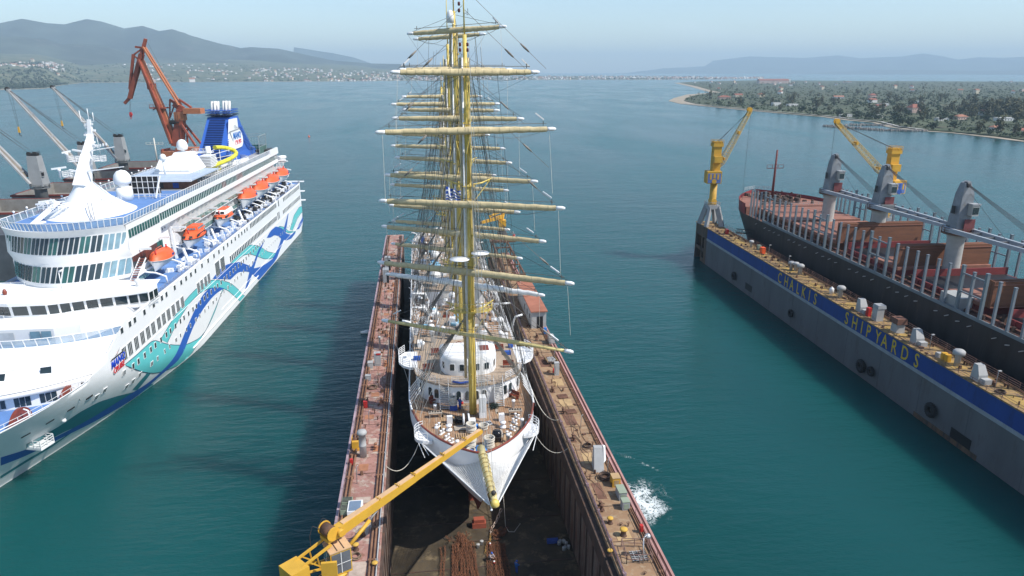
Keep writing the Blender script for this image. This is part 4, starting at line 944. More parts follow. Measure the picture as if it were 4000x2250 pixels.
for x, y, z, h in ((1.1, 104.6, 19.06, 1.7), (2.8, 106, 19.06, 1.6), (4.2, 105.5, 19.06, 1.0), (11.8, 104, 19.06, 1.1), (-.5, 101.5, 19.06, .9), (3.2, 110, 16.1, 1.5), (8.4, 110.2, 16.1, 1.6), (9.2, 123, 16.1, 1.4), (2.2, 122, 16.1, 1.5), (11.2, 126, 16.1, 1.2)):
    sp(MB().lathe((x, y, z), [(.26, 0), (.26, h), (.34, h + .05), (.34, h + .4), (.2, h + .55), (.001, h + .58)], 10), 'ventilator', WHITE)
def davit(x, y, z, s, h, reach, arm=True):
    b = MB(); b.tube([(x, y, z), (x - s * .3, y, z + h * .6), (x + s * .2, y, z + h), (x + s * reach, y - 1.2, z + h + .5)], [.32, .28, .26, .16], 8); b.box(x - .5, x + .5, y - .5, y + .5, z, z + .5); return sp(b, 'boat_davit', WHITE)
davit(.4, 128.4, 16.1, -1, 3.6, 2.6); davit(.3, 121.3, 16.1, -1, 3.2, 2.6); davit(12.6, 121.6, 16.1, 1, 3.2, 2.8); davit(12.8, 130.7, 16.1, 1, 3.6, 2.4); davit(13.4, 148, 18.7, 1, 3.0, 2.2); davit(-.8, 140, 16.1, -1, 3.4, 2.0)
def arc(x, y, z, s, h, w): sp(MB().tube([(x, y, z), (x + s * .1, y, z + h * .55), (x + s * w * .3, y, z + h * .88), (x + s * w, y - .2, z + h)], .17, 7), 'curved_davit', WHITE)
for x, y, z, s in ((-2.0, 107.4, 19.0, -1), (14.2, 107.8, 19.0, 1), (-1.0, 165, 17, -1), (-1.2, 172, 17, -1), (-1.0, 181, 17, -1), (13.2, 168, 17, 1), (13.2, 180, 17, 1)): arc(x, y, z, s, 3.0, 1.6)
def ship_boat(x, y, z, L, w, m, cm, name, label):
    t = thing(name, label, 'boat', (x, y, z), .08); b = MB(); b.smooth = True; rows = []
    for f, zz in ((.25, 0), (.75, .35), (1, .9)):
        rows.append([(w / 2 * f * s * (1 - abs(k) ** 3), k * L / 2, zz) for s, ks in ((1, [i / 6 for i in range(-6, 7)]), (-1, [i / 6 for i in range(6, -7, -1)])) for k in ks])
    b.grid(rows, True); b.build('hull', m, t)
    b = MB(); b.smooth = True; b.grid([[(w / 2 * (1 - abs(k) ** 3) * math.cos(a), k * L / 2 * .98, .92 + .5 * math.sin(a)) for k in [i / 6 for i in range(-6, 7)]] for a in [PI * j / 5 for j in range(6)]]); b.build('cover', cm, t)
ship_boat(2.6, 148.5, 18.75, 8, 2.6, BLUEC, BLUEC, 'covered_boat', 'pale blue covered boat on the midship deck, nearer one')
ship_boat(5.2, 141.0, 16.1, 6.5, 2.4, BLUEC, mat('cover_blue', (.16, .36, .55), .8), 'covered_boat', 'sky blue covered boat by the second mast, lying lower')
for x, y, z, w, d, h, m, name in ((.2, 181.5, 17.0, .9, .9, 1.6, ROYAL, 'blue_bin'), (12.2, 98.2, 19.1, 1.0, .7, .5, ROYAL, 'blue_locker'), (-1.4, 97.8, 19.1, 1.1, .7, .5, ROYAL, 'blue_locker'), (-2.6, 98.8, 19.1, .7, .6, .8, WHITE, 'white_locker'), (13.0, 101, 19.1, .8, .6, .5, ROYAL, 'blue_locker'),
                                  (5.0, 106, 19.06, 1.8, 1.4, .9, WHITE, 'white_locker'), (-.9, 103.5, 19.06, .8, 1.6, .7, WHITE, 'white_locker'), (12.5, 105, 19.06, 1.2, .8, .8, WHITE, 'white_locker'), (9.2, 106.2, 19.06, 1.4, .6, .9, WHITE, 'white_locker')):
    sp(MB().obox((x, y, z), w, d, h, 0, .95), name, m)
for i in range(130):
    x = CX + rng.uniform(-7.2, 7.2); y = rng.uniform(109, 190); z = 16.02
    if 111 < y < 119 and 2 < x < 10: z = 18.33
    if 131 < y < 139: z = 19.13
    if 142 < y < 163: z = 18.73
    if 169 < y < 187 and 1 < x < 11: z = 18.73
    k = rng.random()
    if k < .55: sp(MB().obox((x, y, z), rng.uniform(.4, 1.5), rng.uniform(.4, 1.6), rng.uniform(.4, 1.3), rng.uniform(-.3, .3), .92), 'deck_locker', rng.choice([WHITE, WHITE, WHITE, LGREY, RAIL, MAHOG, BLUEC]))
    elif k < .8: sp(MB().lathe((x, y, z), [(.2, 0), (.2, .9), (.28, .95), (.25, 1.2), (.001, 1.25)], 8), 'ventilator', WHITE)
    else: sp(MB().tube([(x, y, z), (x, y, z + rng.uniform(1.8, 3.4)), (x + rng.uniform(-1.6, 1.6), y, z + rng.uniform(2.5, 4))], .09, 6), 'derrick_post', WHITE)
b = MB()                                                            # loose gear, nets and rigging screws piled along the waterways
for _ in range(700):
    s = rng.choice((-1, 1)); y = rng.uniform(100, 192); x = CX + s * (s_hb(y, 17) - rng.uniform(.2, 1.6)); z = s_top(y) - rng.uniform(.2, 1)
    b.beam((x, y, z), (x + rng.uniform(-.8, .8), y + rng.uniform(-1.2, 1.2), z + rng.uniform(.1, 1.6)), .07, .07)
for _ in range(140):
    y = rng.uniform(109, 190); x = CX + rng.uniform(-7, 7); b.obox((x, y, rng.choice((16.1, 18.8))), rng.uniform(.2, .8), rng.uniform(.2, .8), rng.uniform(.1, .4), rng.uniform(0, 3), .7)
sp(b, 'deck_gear', [RAIL], kind='stuff')
b = MB()
for _ in range(70):
    y = rng.uniform(109, 190); x = CX + rng.uniform(-7, 7); b.obox((x, y, rng.choice((16.1, 18.8))), rng.uniform(.3, 1.0), rng.uniform(.3, 1.0), rng.uniform(.1, .5), rng.uniform(0, 3), .8)
sp(b, 'shaded_gear', mat('shade_brown', (.20, .14, .10), .9, var=.3), kind='stuff')  # dark boxes whose brown stands in for shadows among the deck clutter
# ------------------------------------------------------------ masts, yards, rigging
MASTS = [(85.7, 16, 64.0, 71), (108, 16, 68.2, 76), (130, 16, 64.5, 74), (150, 16.1, 57.8, 63), (168, 16.1, 56.5, 62)]
mast_obj = []
for i, (my, z0, z1, z2) in enumerate(MASTS):
    b = MB(); b.cyl((CX, my, z0), (CX - .1, my + .2, 32), .50, .44, 14); b.cyl((CX - .1, my - .15, 29.5), (CX - .15, my + .1, 49.5), .42, .34, 12); b.cyl((CX - .15, my - .05, 47), (CX - .22, my + .1, z1), .33, .24, 12)
    b.cyl((CX - .22, my + .1, z1 - .4), (CX - .28, my + .1, z2), .10, .05, 8)
    b.beam((CX - .05, my - .62, 17), (CX - .15, my - .5, 46), .10, .10); b.beam((CX + .36, my - .38, 17), (CX + .2, my - .3, z1 - 3), .08, .1)
    mo = sp(b, 'mast', YEL); mast_obj.append(mo)
    b = MB(); rr = random.Random(i)
    for k in range(26): z = rr.uniform(z0 + 1, z1 - 1); a = rr.uniform(0, 6.28); b.obox((CX - .12 + .45 * math.cos(a), my + .42 * math.sin(a), z), .2, .2, rr.uniform(.2, .8), a)
    for k in range(8): z = rr.uniform(28, z1 - 4); b.tube([(CX - .1 + rr.uniform(-.4, .4), my - .55, z), (CX - .1 + rr.uniform(-.4, .4), my - .6, z + 2.5)], .06, 4)
    b.build('mast_fitting', [YEL, RAIL][i % 2 if 0 else 0], mo, kind='stuff')
    if i != 1:
        pass
    b = MB()                                                        # fighting-top platform and crosstrees with spreaders
    P = [(CX + 2.75 * math.cos(a), my + .55 + 1.5 * math.sin(a), 30.6) for a in [R(d) for d in range(180, 361, 20)]]
    b.prism([(x, y) for x, y, z in P], 30.5, 30.62); b.rail(P, 1.1, 1.4, .035, 2)
    for s in (-1, 1): b.tube([(CX, my + .3, 30.4), (CX + s * 1.8, my + 1.1, 30.7), (CX + s * 3.1, my + 2.2, 31.2)], [.14, .12, .08], 6); b.beam((CX + s * 2.2, my - .3, 30.5), (CX + s * .4, my, 27.6), .1, .1)
    b.build('mast_top', YEL, mo)
    b = MB()
    for s in (-1, 1):
        b.tube([(CX - .1, my, 46.7), (CX + s * 1.6, my + .5, 46.9), (CX + s * 2.9, my + 1.4, 47.3)], [.14, .11, .07], 6); b.beam((CX - .1, my + .6, 46.6), (CX + s * 1.3, my + .9, 46.85), .1, .1); b.beam((CX + s * .3, my - .1, 44.4), (CX + s * 2.6, my + 1.1, 47.1), .07, .07)
    b.box(CX - .8, CX + .7, my - .4, my + .8, 46.55, 46.65); b.build('crosstree', YEL, mo)
b = MB(); b.lathe((4.55, 84.6, 37.7), [(1.25, 0), (1.25, .1), (.001, .16)], 20); b.beam((4.7, 84.7, 37.6), (5.9, 85.5, 37.0), .12, .12); b.build('platform_cover', WHITE, mast_obj[0])
b = MB(); b.lathe((7.1, 84.6, 38.4), [(1.12, 0), (1.12, .1), (.001, .16)], 20); b.beam((7.0, 84.7, 38.3), (5.9, 85.5, 37.6), .12, .12); b.build('platform_cover', WHITE, mast_obj[0])
b = MB(); b.lathe((5.2, 107.3, 66.6), [(.5, 0), (.5, .9), (.4, 1.4), (.2, 1.65), (.001, 1.7)], 14); b.beam((5.2, 107.3, 66.7), (5.7, 107.9, 66.5), .1, .1); b.build('satellite_dome', WHITE, mast_obj[1])
LANT = MB().lathe((0, 0, 0), [(.10, 0), (.14, .05), (.14, .35), (.10, .4), (.001, .42)], 8).mesh('mast_lantern', mat('lantern_dark', (.10, .02, .02), .4))
for dx, z in ((-.75, 67.0), (-.75, 66.3), (-.72, 62.7), (.12, 62.7), (-.72, 62.1), (.12, 62.1)): link('mast_lantern', LANT, mast_obj[0], (5.85 + dx, 84.6, z))
b = MB(); b.tube([(5.7, 85.7, 66.3), (6.15, 85.6, 66.3), (6.15, 85.6, 66.8)], .03, 4)
for a in range(3): b.sphere((6.15 + .14 * math.cos(a * 2.1), 85.6 + .14 * math.sin(a * 2.1), 66.15), .05, 6, 4)
b.build('anemometer', DARK, mast_obj[0])
YARDS = [(0, 27.5, 27.7, 32, 0, 'ochre'), (0, 35.9, 27.0, 29, 0, 'sail'), (0, 44.5, 23.5, 20, 0, 'sail'), (0, 53.3, 21.6, -6, 0, 'sail'), (0, 59.9, 17.7, -10, 0, 'sail'),
         (1, 27.7, 28.6, 32, 0, 'white'), (1, 35.9, 28.4, 30, 0, 'sail'), (1, 44.5, 24.8, 24, 0, 'sail'), (1, 53.3, 19.8, 12, 0, 'sail'), (1, 60.2, 16.6, 0, 0, 'sail'), (1, 65.6, 15.6, 28, .36, 'sail'),
         (2, 27.7, 28.2, 32, 0, 'sail'), (2, 35.7, 25.8, 23, 0, 'sail'), (2, 44.6, 23.5, 29, 0, 'sail'), (2, 53.4, 17.8, 16, 0, 'sail'), (2, 60.0, 14.5, 5, 0, 'sail'), (2, 65.7, 13.8, 28, .34, 'sail'),
         (3, 28.4, 27.8, 27, 0, 'sail'), (3, 36.5, 27.0, 25, 0, 'sail'), (3, 44.9, 25.0, 21, 0, 'sail'), (3, 53.6, 22.2, 2, 0, 'sail'),
         (4, 36.9, 25.0, 19, 0, 'sail'), (4, 45.9, 21.6, 11, 0, 'sail'), (4, 54.5, 18.5, -3, 0, 'sail')]
ENDS = []
for mi, z, Ln, th, dz, kd in YARDS:
    my = MASTS[mi][0]; d = Vector((math.cos(R(th)), -math.sin(R(th)), dz * 2 / Ln)); c = Vector((CX - .05, my - .75, z)); h = Ln / 2; up = Vector((0, 0, 1)); n = Vector((d.y, -d.x, 0)).normalized()
    if n.y > 0: n = -n
    big = .31 * (.7 + .3 * Ln / 28)
    b = MB(); b.tube([c + d * (h - .9) * k for k in (-1, -.7, -.3, 0, .3, .7, 1)], [big * q for q in (.62, .8, .98, 1, .98, .8, .62)], 9); yo = sp(b, 'yard', SPARY)
    if kd != 'ochre':
        b = MB(); b.smooth = True; rows = []; rr = random.Random(int(z * 10) + mi); N = 34
        for i in range(N + 1):
            k = -1 + 2 * i / N; p = c + d * (h - 1.15) * k; w = big * (1.28 - .42 * abs(k)) * (1 + rr.uniform(-.05, .05)) * (1 if kd == 'sail' else 1.1); hg = w * 1.38
            lift = rr.uniform(-.03, .05) if kd == 'sail' else rr.uniform(-.02, .16)
            rows.append([p + n * (w * math.cos(a)) + up * (hg * math.sin(a) * (1 if math.sin(a) > 0 else .82) + lift - .06) for a in [2 * PI * j / 9 for j in range(9)]])
        b.grid(rows, True); b.poly(rows[0]); b.poly(rows[-1]); b.build('furled_sail', BEIGE if kd == 'sail' else WCLOTH, yo)
    b = MB()
    for i in range(15): k = -1 + 2 * (i + .5) / 15; p = c + d * (h - 1.4) * k; b.torus(p, big * 1.33 * (1.05 - .3 * abs(k)), .014, 8, 3, 'x')
    b.tube([c + d * (h - 1.2) * k + up * (big * 1.9 + .12) for k in (-1, -.5, 0, .5, 1)], .035, 4)
    b.wire(c - d * (h - 1), c - d * .5, .028, 1.0); b.wire(c + d * .5, c + d * (h - 1), .028, 1.0)
    for s in (-1, 1): q = c + d * s * (h - 1.6); b.beam(q + up * .4, q + up * .95, .09, .09)
    b.build('gasket', WIRE, yo, kind='stuff')
    for s in (-1, 1):
        e = c + d * s * h; a = c + d * s * (h - 1.1); ENDS.append((mi, e, s, z))
        MB().tube([a, a + d * s * .3, a + d * s * .75, e], [big * .78, big * .86, big * .84, big * .45], 9).build('end_cap', WHITE, yo)
# standing and running rigging
b = MB(); wh = MB(); rl = MB(); rng = random.Random(77)
for i, (my, z0, z1, z2) in enumerate(MASTS):
    for s in (-1, 1):
        for k in range(6):
            y = my + .8 + k * 1.0; e = (CX + s * (s_hb(y, 17) - .12), y, 17.4); t = (CX + s * .45, my + .1, 30.2); b.wire(e, t, .05)
            ev, tv = Vector(e), Vector(t); rl.tube([ev, ev.lerp(tv, .17)], [.11, .05], 5)
        for k in range(9):
            f = .12 + k * .1; p = Vector((CX + s * (s_hb(my + .8, 17) - .1), my + .8, 17.4)).lerp(Vector((CX + s * .45, my + .1, 30.2)), f); q = Vector((CX + s * (s_hb(my + 5.8, 17) - .1), my + 5.8, 17.4)).lerp(Vector((CX + s * .45, my + .1, 30.2)), f); b.wire(p, q, .02)
        for k in range(3): b.wire((CX + s * 2.6, my + .6 + k * .5, 30.9), (CX + s * .3, my + .1, 46.6), .025); b.wire((CX + s * 2.6, my + 1.3, 47.2), (CX, my, z1 - 1 - k), .02)
        for k, zt in enumerate((46.6, 54, z1 - 1, 60)):
            y = my + 7.2 + k * .8; b.wire((CX + s * (s_hb(y, 17) - .1), y, 17.4), (CX, my + .2, min(zt, z1)), .034)
    for k in range(15): z = 22 + k * 2.2; wh.beam((CX + 1.15 + .004 * k, my - .3, z), (CX + 1.6, my - .3, z), .05, .03)
    for x in (1.1, 1.65): wh.wire((CX + x, my - .3, 17.5), (CX + x - .5, my - .2, z1 - 6), .02)
    for x in (.7, .85, 1.05, 1.2, 1.35, -.75, -.95): wh.wire((CX + x, my - 2.4, 17.2), (CX + x * .35, my - .4, z1 - 6 - abs(x) * 9), .032)
    for x, y_, r_, zb in ((-.78, .5, .20, 21), (-.5, -.1, .16, 24), (.42, .5, .18, 20)): bm = MB(); bm.tube([(CX + x - .05, my + y_, zb), (CX + x - .1, my + y_, 40), (CX + x * .8 - .15, my + y_, z1 - 2.5)], [r_, r_, r_ * .7], 7); bm.build('furled_staysail', (WCLOTH if x == -.5 else BEIGE), mast_obj[i])
    nx = MASTS[i - 1][0] if i else None
    for zt, zb in ((30, 17), (46.5, 29), (53, 34), (z1 - 2, 44)):
        if nx: b.wire((CX, my - .3, zt), (CX, nx + .5, max(zb, 17.5)), .04)
for zt, y, z in ((30, 71.5, 18.6), (46.6, 69, 19), (56, 65, 19.6), (63, 60, 20.2)): wh.wire((CX + .25, 85.2, zt), (CX + .1, y, z), .03)
for mi, e, s, z in ENDS:
    my, z1 = MASTS[mi][0], MASTS[mi][2]
    if rng.random() < .8: b.wire(e, (CX, my, min(z1 - .5, z + rng.uniform(5, 8))), .028)
    if rng.random() < .85: wh.wire(e - Vector((s * .8, 0, .3)), (e.x - s * rng.uniform(0, .8), e.y + rng.uniform(0, 1), z - rng.uniform(5, 9)), .022)
    ay = MASTS[min(4, mi + 1)][0] if mi < 4 else my + 12
    if rng.random() < .7: b.wire(e, (CX + s * .5, ay - 1, max(20, z - rng.uniform(5, 11))), .018)
    if rng.random() < .5:
        q = Vector(e).lerp(Vector((CX, my, min(z1, z + 8))), .14); r_ = (Vector((CX, my, z + 8)) - Vector(e)).normalized(); rl.beam(q, q + r_ * 1.3, .16, .16)
for k in range(130):
    mi = rng.randrange(5); my, z1 = MASTS[mi][0], MASTS[mi][2]; s = rng.choice((-1, 1)); (b if rng.random() < .6 else wh).wire((CX + s * (s_hb(my + 2, 17) - rng.uniform(.1, 1.8)), my + rng.uniform(-3, 7), 17.4), (CX + s * rng.uniform(.1, 4), my - .5, rng.uniform(27, z1 - 2)), .026)
sp(b, 'standing_rigging', WIRE, kind='stuff'); sp(wh, 'running_rigging', LINE, kind='stuff'); sp(rl, 'rigging_screws', RAIL, kind='stuff')
# baggywrinkle chafing gear on the stays
b = MB(); bag = mat('chafing_gear', (.27, .24, .21), 1, var=.3, bump=.6)
for x, y, z in ((-.9, 92, 61.4), (1.0, 90, 60.5), (12, 90, 61.6), (14.2, 92, 62.3), (0, 92, 51.2), (14, 88, 50.4), (-2, 96, 46.5), (15, 90, 45.5), (-3, 94, 37.5), (15.6, 84, 36.8), (15.0, 78, 29.5), (-1.5, 98, 55), (12.5, 99, 55)):
    s = 1 if x > 6 else -1; q = abs(x - CX); b.wire((x + s * 2.2, y, z - 2.0), (CX, y, z + q * .91), .03); b.tube([(x, y, z), (x - s * .55, y, z + .5), (x - s * 1.1, y, z + 1.0)], [.09, .15, .09], 6)
sp(b, 'chafing_gear', bag, kind='stuff')
# ------------------------------------------------------------ bowsprit, nets, anchors
b = MB(); b.tube([(CX, 73.5, 17.6), (CX, 71.0, 18.0), (CX + .03, 66, 18.9), (CX + .06, 61.5, 19.7), (CX + .08, 59.0, 20.1)], [.5, .52, .46, .38, .30], 12); bs = sp(b, 'bowsprit', mat('bowsprit_cream', (.66, .55, .25), .5, var=.08, scale=1))
b = MB(); b.lathe((CX + .08, 58.7, 19.75), [(.34, 0), (.45, .15), (.38, .55), (.2, .7), (.001, .72)], 12); b.beam((CX - .35, 58.8, 20.1), (CX + .5, 58.8, 20.1), .14, .2); b.build('bowsprit_cap', YEL, bs)
MB().sphere((CX + .05, 59.7, 20.6), .26, 10, 6).build('lantern', DARK, bs)
b = MB()
for k in range(9): y = 70.5 - k * 1.25; b.torus((CX + .03, y, 18.1 + (71 - y) * .17), .52 - k * .015, .045, 10, 4, 'y')
for s in (-.3, .3): b.wire((CX + s, 71, 18.7), (CX + s * .8, 59.3, 20.5), .03)
b.build('bowsprit_band', mat('fitting_ochre', (.42, .30, .10), .6), bs)
NETM = mat('white_netting', (.74, .74, .72), .9, var=.08)
b = MB()
for s in (-1, 1):
    W0 = Vector((CX + s * 7.0, 77.4, 16.7)); T = Vector((CX + s * .45, 59.4, 19.6)); H0 = Vector((CX + s * 3.0, 73.2, 16.6)); I = Vector((CX + s * .4, 71.2, 17.4))
    def net(u, v):                                                  # u along the bowsprit, v from the sprit out to the edge rope
        inn = I.lerp(T, u); edge = W0.lerp(T, u ** .92)
        p = inn.lerp(edge, v); p.z -= 1.5 * math.sin(PI * min(1, v * 1.05)) * (1 - u) ** .8 + .1; return p
    N = 40
    for i in range(N + 1):
        u = i / N; v0 = 0
        b.tube([net(u, v0 + (1 - v0) * j / 10) for j in range(11)], .034, 3, False)
    for j in range(22): v = (j + .5) / 22; b.tube([net(.0 + 1.0 * i / 26, v) for i in range(27)], .032, 3, False)
    b.tube([net(i / 26, 1) for i in range(27)], .07, 5)
sp(b, 'safety_net', NETM, kind='stuff')
for s in (-1, 1):
    b = MB(); P = [(CX + s * (6.2 + 1.6 * math.cos(a)), 78.9 - 1.7 * math.sin(a)) for a in [R(d) for d in range(-70, 91, 20)]]
    P = P + [(CX + s * 5.6, 77.2), (CX + s * 6.4, 80.8)]
    b.prism(P if s > 0 else P[::-1], 16.5, 16.9); sp(b, 'anchor_platform', WHITE)
    b = MB(); b.rail([(x, y, 16.9) for x, y in P[:-2]], 1.1, .7, .03, 3); sp(b, 'platform_railing', RAIL)
    b = MB()
    for k in range(3): b.tube([(CX + s * (7.3 - k * .25), 77.5 + k * .2, 16.6), (CX + s * (6.6 - k * .5), 76.0 + k * .5, 15.4)], .05, 4)
    sp(b, 'platform_stay', RAIL, kind='stuff')
b = MB(); b.tube([(CX, 61.4, 19.4), (CX - .1, 60.6, 18.2)], .08, 5); b.sphere((CX - .1, 60.55, 18.1), .14, 8, 5); b.tube([(CX + .05, 59.4, 19.8), (CX - .1, 60.6, 18.2), (CX, 74.3, 13.2)], .05, 4); sp(b, 'martingale', RAIL)
# ------------------------------------------------------------ foredeck gear
def bitts(x, y, rz=0):
    b = MB()
    for d in (-.28, .28): b.lathe((d, 0, 0), [(.15, 0), (.13, .1), (.13, .42), (.19, .48), (.19, .56), (.001, .6)], 9)
    b.box(-.5, .5, -.16, .16, 0, .06); b.build('mooring_bitts', WHITE, ship, (x - SR[0], y - SR[1], 16.01 - SR[2]), rz)
for x, y, rz in ((1.1, 82.3, .9), (1.6, 80.6, .9), (2.2, 79.2, .9), (2.6, 78.0, .8), (11.1, 82.2, -.9), (10.6, 80.4, -.9), (9.9, 78.9, -.9), (11.6, 83.6, -.9)): bitts(x, y, rz)
for x, y in ((2.5, 81.2), (9.45, 81.1)): sp(MB().lathe((x, y, 16.01), [(.42, 0), (.42, .25), (.26, .3), (.24, .62), (.4, .72), (.4, .85), (.001, .9)], 14), 'capstan', WHITE)
for x, y in ((2.7, 83.3), (9.5, 83.1)): sp(MB().obox((x, y, 16.01), .75, .55, 1.0, 0, .95), 'control_box', WHITE)
for x, y in ((.9, 86.4), (11.5, 86.4), (.9, 80.2), (11.9, 80.9), (3.3, 76.4), (9.6, 77.2)): sp(MB().lathe((x, y, 16.01), [(.2, 0), (.2, 1.0), (.27, 1.02), (.25, 1.25), (.001, 1.28)], 10), 'ventilator', WHITE)
b = MB(); b.cyl((4.35, 82.2, 17.0), (4.55, 82.2, 17.0), .75, n=18); b.cyl((5.0, 82.2, 17.0), (5.2, 82.2, 17.0), .75, n=18); b.m = 1; b.cyl((4.56, 82.2, 17.0), (4.99, 82.2, 17.0), .5, n=14); b.m = 0; b.box(5.21, 6.0, 81.8, 82.7, 16.01, 16.9); sp(b, 'windlass', [WHITE, RUSTD])
sp(MB().obox((7.15, 84.7, 16.01), .95, 1.3, 2.9, 0, .9), 'halyard_housing', WHITE)
for x, y in ((.9, 85.2), (11.5, 84.5)):
    t = thing('hatch_table', ('grey wooden pin rack on the ship foredeck, right side', 'grey wooden pin rack on the ship foredeck, left side')[x < 5], 'rack', (x, y, 16.01), 0)
    MB().box(-.9, .9, -.35, .35, .62, .74).build('top', HATCHP[1], t)
    for sx in (-.8, .7):
        for sy in (-.3, .22): MB().box(sx, sx + .1, sy, sy + .1, 0, .617).build('leg', HATCHP[1], t)
    for k in range(5): MB().lathe((-.7 + k * .35, 0, .743), [(.12, 0), (.1, .15), (.001, .18)], 8).build('pin', DARK, t)
t = thing('barrel', 'glossy black drum standing on the bow deck', 'barrel', (8.3, 77.9, 16.02)); MB().lathe((0, 0, 0), [(.52, 0), (.6, .2), (.6, 1.1), (.5, 1.35), (.001, 1.4)], 16).build('body', mat('gloss_black', (.012, .012, .014), .15), t); MB().torus((0, 0, .7), .6, .03, 16, 4).build('hoop', DARK, t)
coil(5.0, 76.9, 16.03, .62, .09, 9, ROPE, 'tall pale rope coil at the bow, left of the bowsprit', 'rope coils on the bow')
coil(7.2, 76.6, 16.03, .62, .09, 9, ROPE, 'tall pale rope coil at the bow, right of the bowsprit', 'rope coils on the bow')
coil(5.3, 80.4, 16.2, .6, .09, 8, ROPE, 'round pale rope coil on the wooden grating', 'rope coils on the bow'); coil(6.9, 81.1, 16.03, .62, .08, 5, ROPE, 'low pale rope coil right of the crane tip', 'rope coils on the bow')
coil(3.35, 88.0 - .75, 16.7, .5, .08, 9, ROPE, 'rope heap on the blue bin at the foot of the stair')
coil(4.9, 75.6, 16.03, .5, .08, 3, ROPE, 'flattened rope coil at the stem')
MB().box(2.9, 3.9, 86.7, 87.6, 16.01, 16.68).build('bin', ROYAL, None, label='dark blue bin with rope heaped on top', cat='bin')
for i, (x, y, z) in enumerate(((5.7, 81.6, 16.02), (4.7, 75.0, 16.02), (6.1, 76.0, 16.02))):
    b = MB(); b.smooth = True; q = random.Random(i); b.grid([[(x + (u - 2.5) * .3, y + (v - 2) * .3, z + (0 if u in (0, 5) or v in (0, 4) else q.uniform(.2, .65))) for u in range(6)] for v in range(5)])
    b.build('tarpaulin', BLUEP, None, label=('crumpled blue tarpaulin beside the windlass', 'blue tarpaulin in the bow behind the left rope coil', 'blue cloth between the two bow rope coils')[i], cat='tarpaulin')
for i, (x, y, w, rz) in enumerate(((4.6, 79.6, 2.6, .0), (4.0, 81.6, 1.6, .05))):
    t = thing('grating', ('wooden slatted grating under the crane tip', 'wooden slatted grating next to the left capstan')[i], 'grating', (x, y, 16.02), rz)
    for k in range(9): MB().box(-w / 2 + k * w / 9, -w / 2 + k * w / 9 + .16, -.6, .6, .08, .14).build('slat', HATCHP[i % 2], t)
    for sy in (-.5, .4): MB().box(-w / 2, w / 2, sy, sy + .1, 0, .077).build('bearer', HATCHP[1], t)
MB().beam((9.0, 76.5, 16.1), (9.6, 79.8, 16.1), .3, .12).build('plank', HATCHP[0], None, label='brown plank lying beside the black drum', cat='plank')
t = thing('lumber_stack', 'stack of sawn planks with red pot against the deckhouse', 'planks', (5.05, 87.2, 16.02))
for k in range(5): MB().box(-.65, .65, -.4 + k * .02, .35, k * .12, k * .12 + .1).build('plank', HATCHP[k % 2], t)
MB().lathe((4.6, 87.3, 16.65), [(.15, 0), (.18, .3)], 10).build('pot', REDP, None, label='bright red pot standing on the planks', cat='pot')
b = MB()
for _ in range(260): a = rng.random() * 6.28; r_ = rng.random(); b.tube([(3.9 + r_ * .8 * math.cos(a), 83.6 + r_ * .7 * math.sin(a), 16.05 + rng.random() * .5), (3.9 + rng.gauss(0, .5), 83.6 + rng.gauss(0, .5), 16.1 + rng.random() * .4)], .03, 3)
b.build('dark_net', BLACK, None, label='heap of black netting left of the foremast foot', cat='net')
b = MB()
for _ in range(150): a = rng.random() * 6.28; r_ = rng.random(); b.tube([(8.9 + r_ * .6 * math.cos(a), 86.9 + r_ * .5 * math.sin(a), 16.05 + rng.random() * .6), (8.9 + rng.gauss(0, .4), 86.9 + rng.gauss(0, .4), 16.1 + rng.random() * .4)], .03, 3)
b.build('dark_net', mat('green_black_net', (.02, .035, .03), .9), None, label='heap of dark green netting at the foot of the right stair', cat='net')
t = thing('skylight', 'white framed skylight lying open on the foredeck', 'skylight', (7.6, 82.3, 16.02), .3)
b = MB()
for s in (-.5, .45): b.box(s, s + .06, -.4, .4, .1, .2)
b.box(-.5, .51, -.45, -.4, .1, .2); b.box(-.5, .51, .4, .45, .1, .2); b.box(-.03, .03, -.4, .4, .1, .19); b.build('frame', WHITE, t); MB().box(-.44, .44, -.39, .39, .05, .098).build('pane', GLASS, t)
# red benches
def bench(x, y, z, rz, label):
    t = thing('bench', label, 'bench', (x, y, z), rz, 'red benches of the sailing ship')
    for k in range(3): MB().box(-.8, .8, -.25 + k * .17, -.11 + k * .17, .42, .46).build('seat_slat', MAHOG, t)
    MB().box(-.8, .8, .27, .32, .45, 1.0).build('backrest', MAHOG, t)
    for s in (-.7, .62): MB().box(s, s + .08, -.22, .28, 0, .417).build('leg', MAHOG, t)
for x, y, z, rz, l in ((.2, 93.6, 19.06, 0, 'red bench on the left of the bridge, front one'), (11.7, 93.4, 19.06, -.1, 'red bench on the right of the bridge, front one'), (1.5, 99.4, 19.06, 0, 'red bench behind the bridge on the left'), (11.0, 99.7, 19.06, .1, 'red bench behind the bridge on the right'), (.9, 89.6, 16.02, .7, 'red bench below the left stair'), (12.0, 89.6, 16.02, -.9, 'red bench below the right deckhouse windows')): bench(x, y, z, rz, l)
t = thing('steering_wheel', 'varnished steering wheel on the open deck behind the bridge', 'wheel', (5.0, 100.8, 19.06)); MB().torus((0, -.3, .95), .6, .05, 16, 5, 'y').build('rim', MAHOG, t); MB().lathe((0, 0, 0), [(.22, 0), (.18, 1.1), (.001, 1.2)], 10).build('pedestal', MAHOG, t)
for k in range(4): a = k * PI / 4; MB().beam((.7 * math.cos(a), -.3, .95 + .7 * math.sin(a)), (-.7 * math.cos(a), -.3, .95 - .7 * math.sin(a)), .05, .05).build('spoke', MAHOG, t)
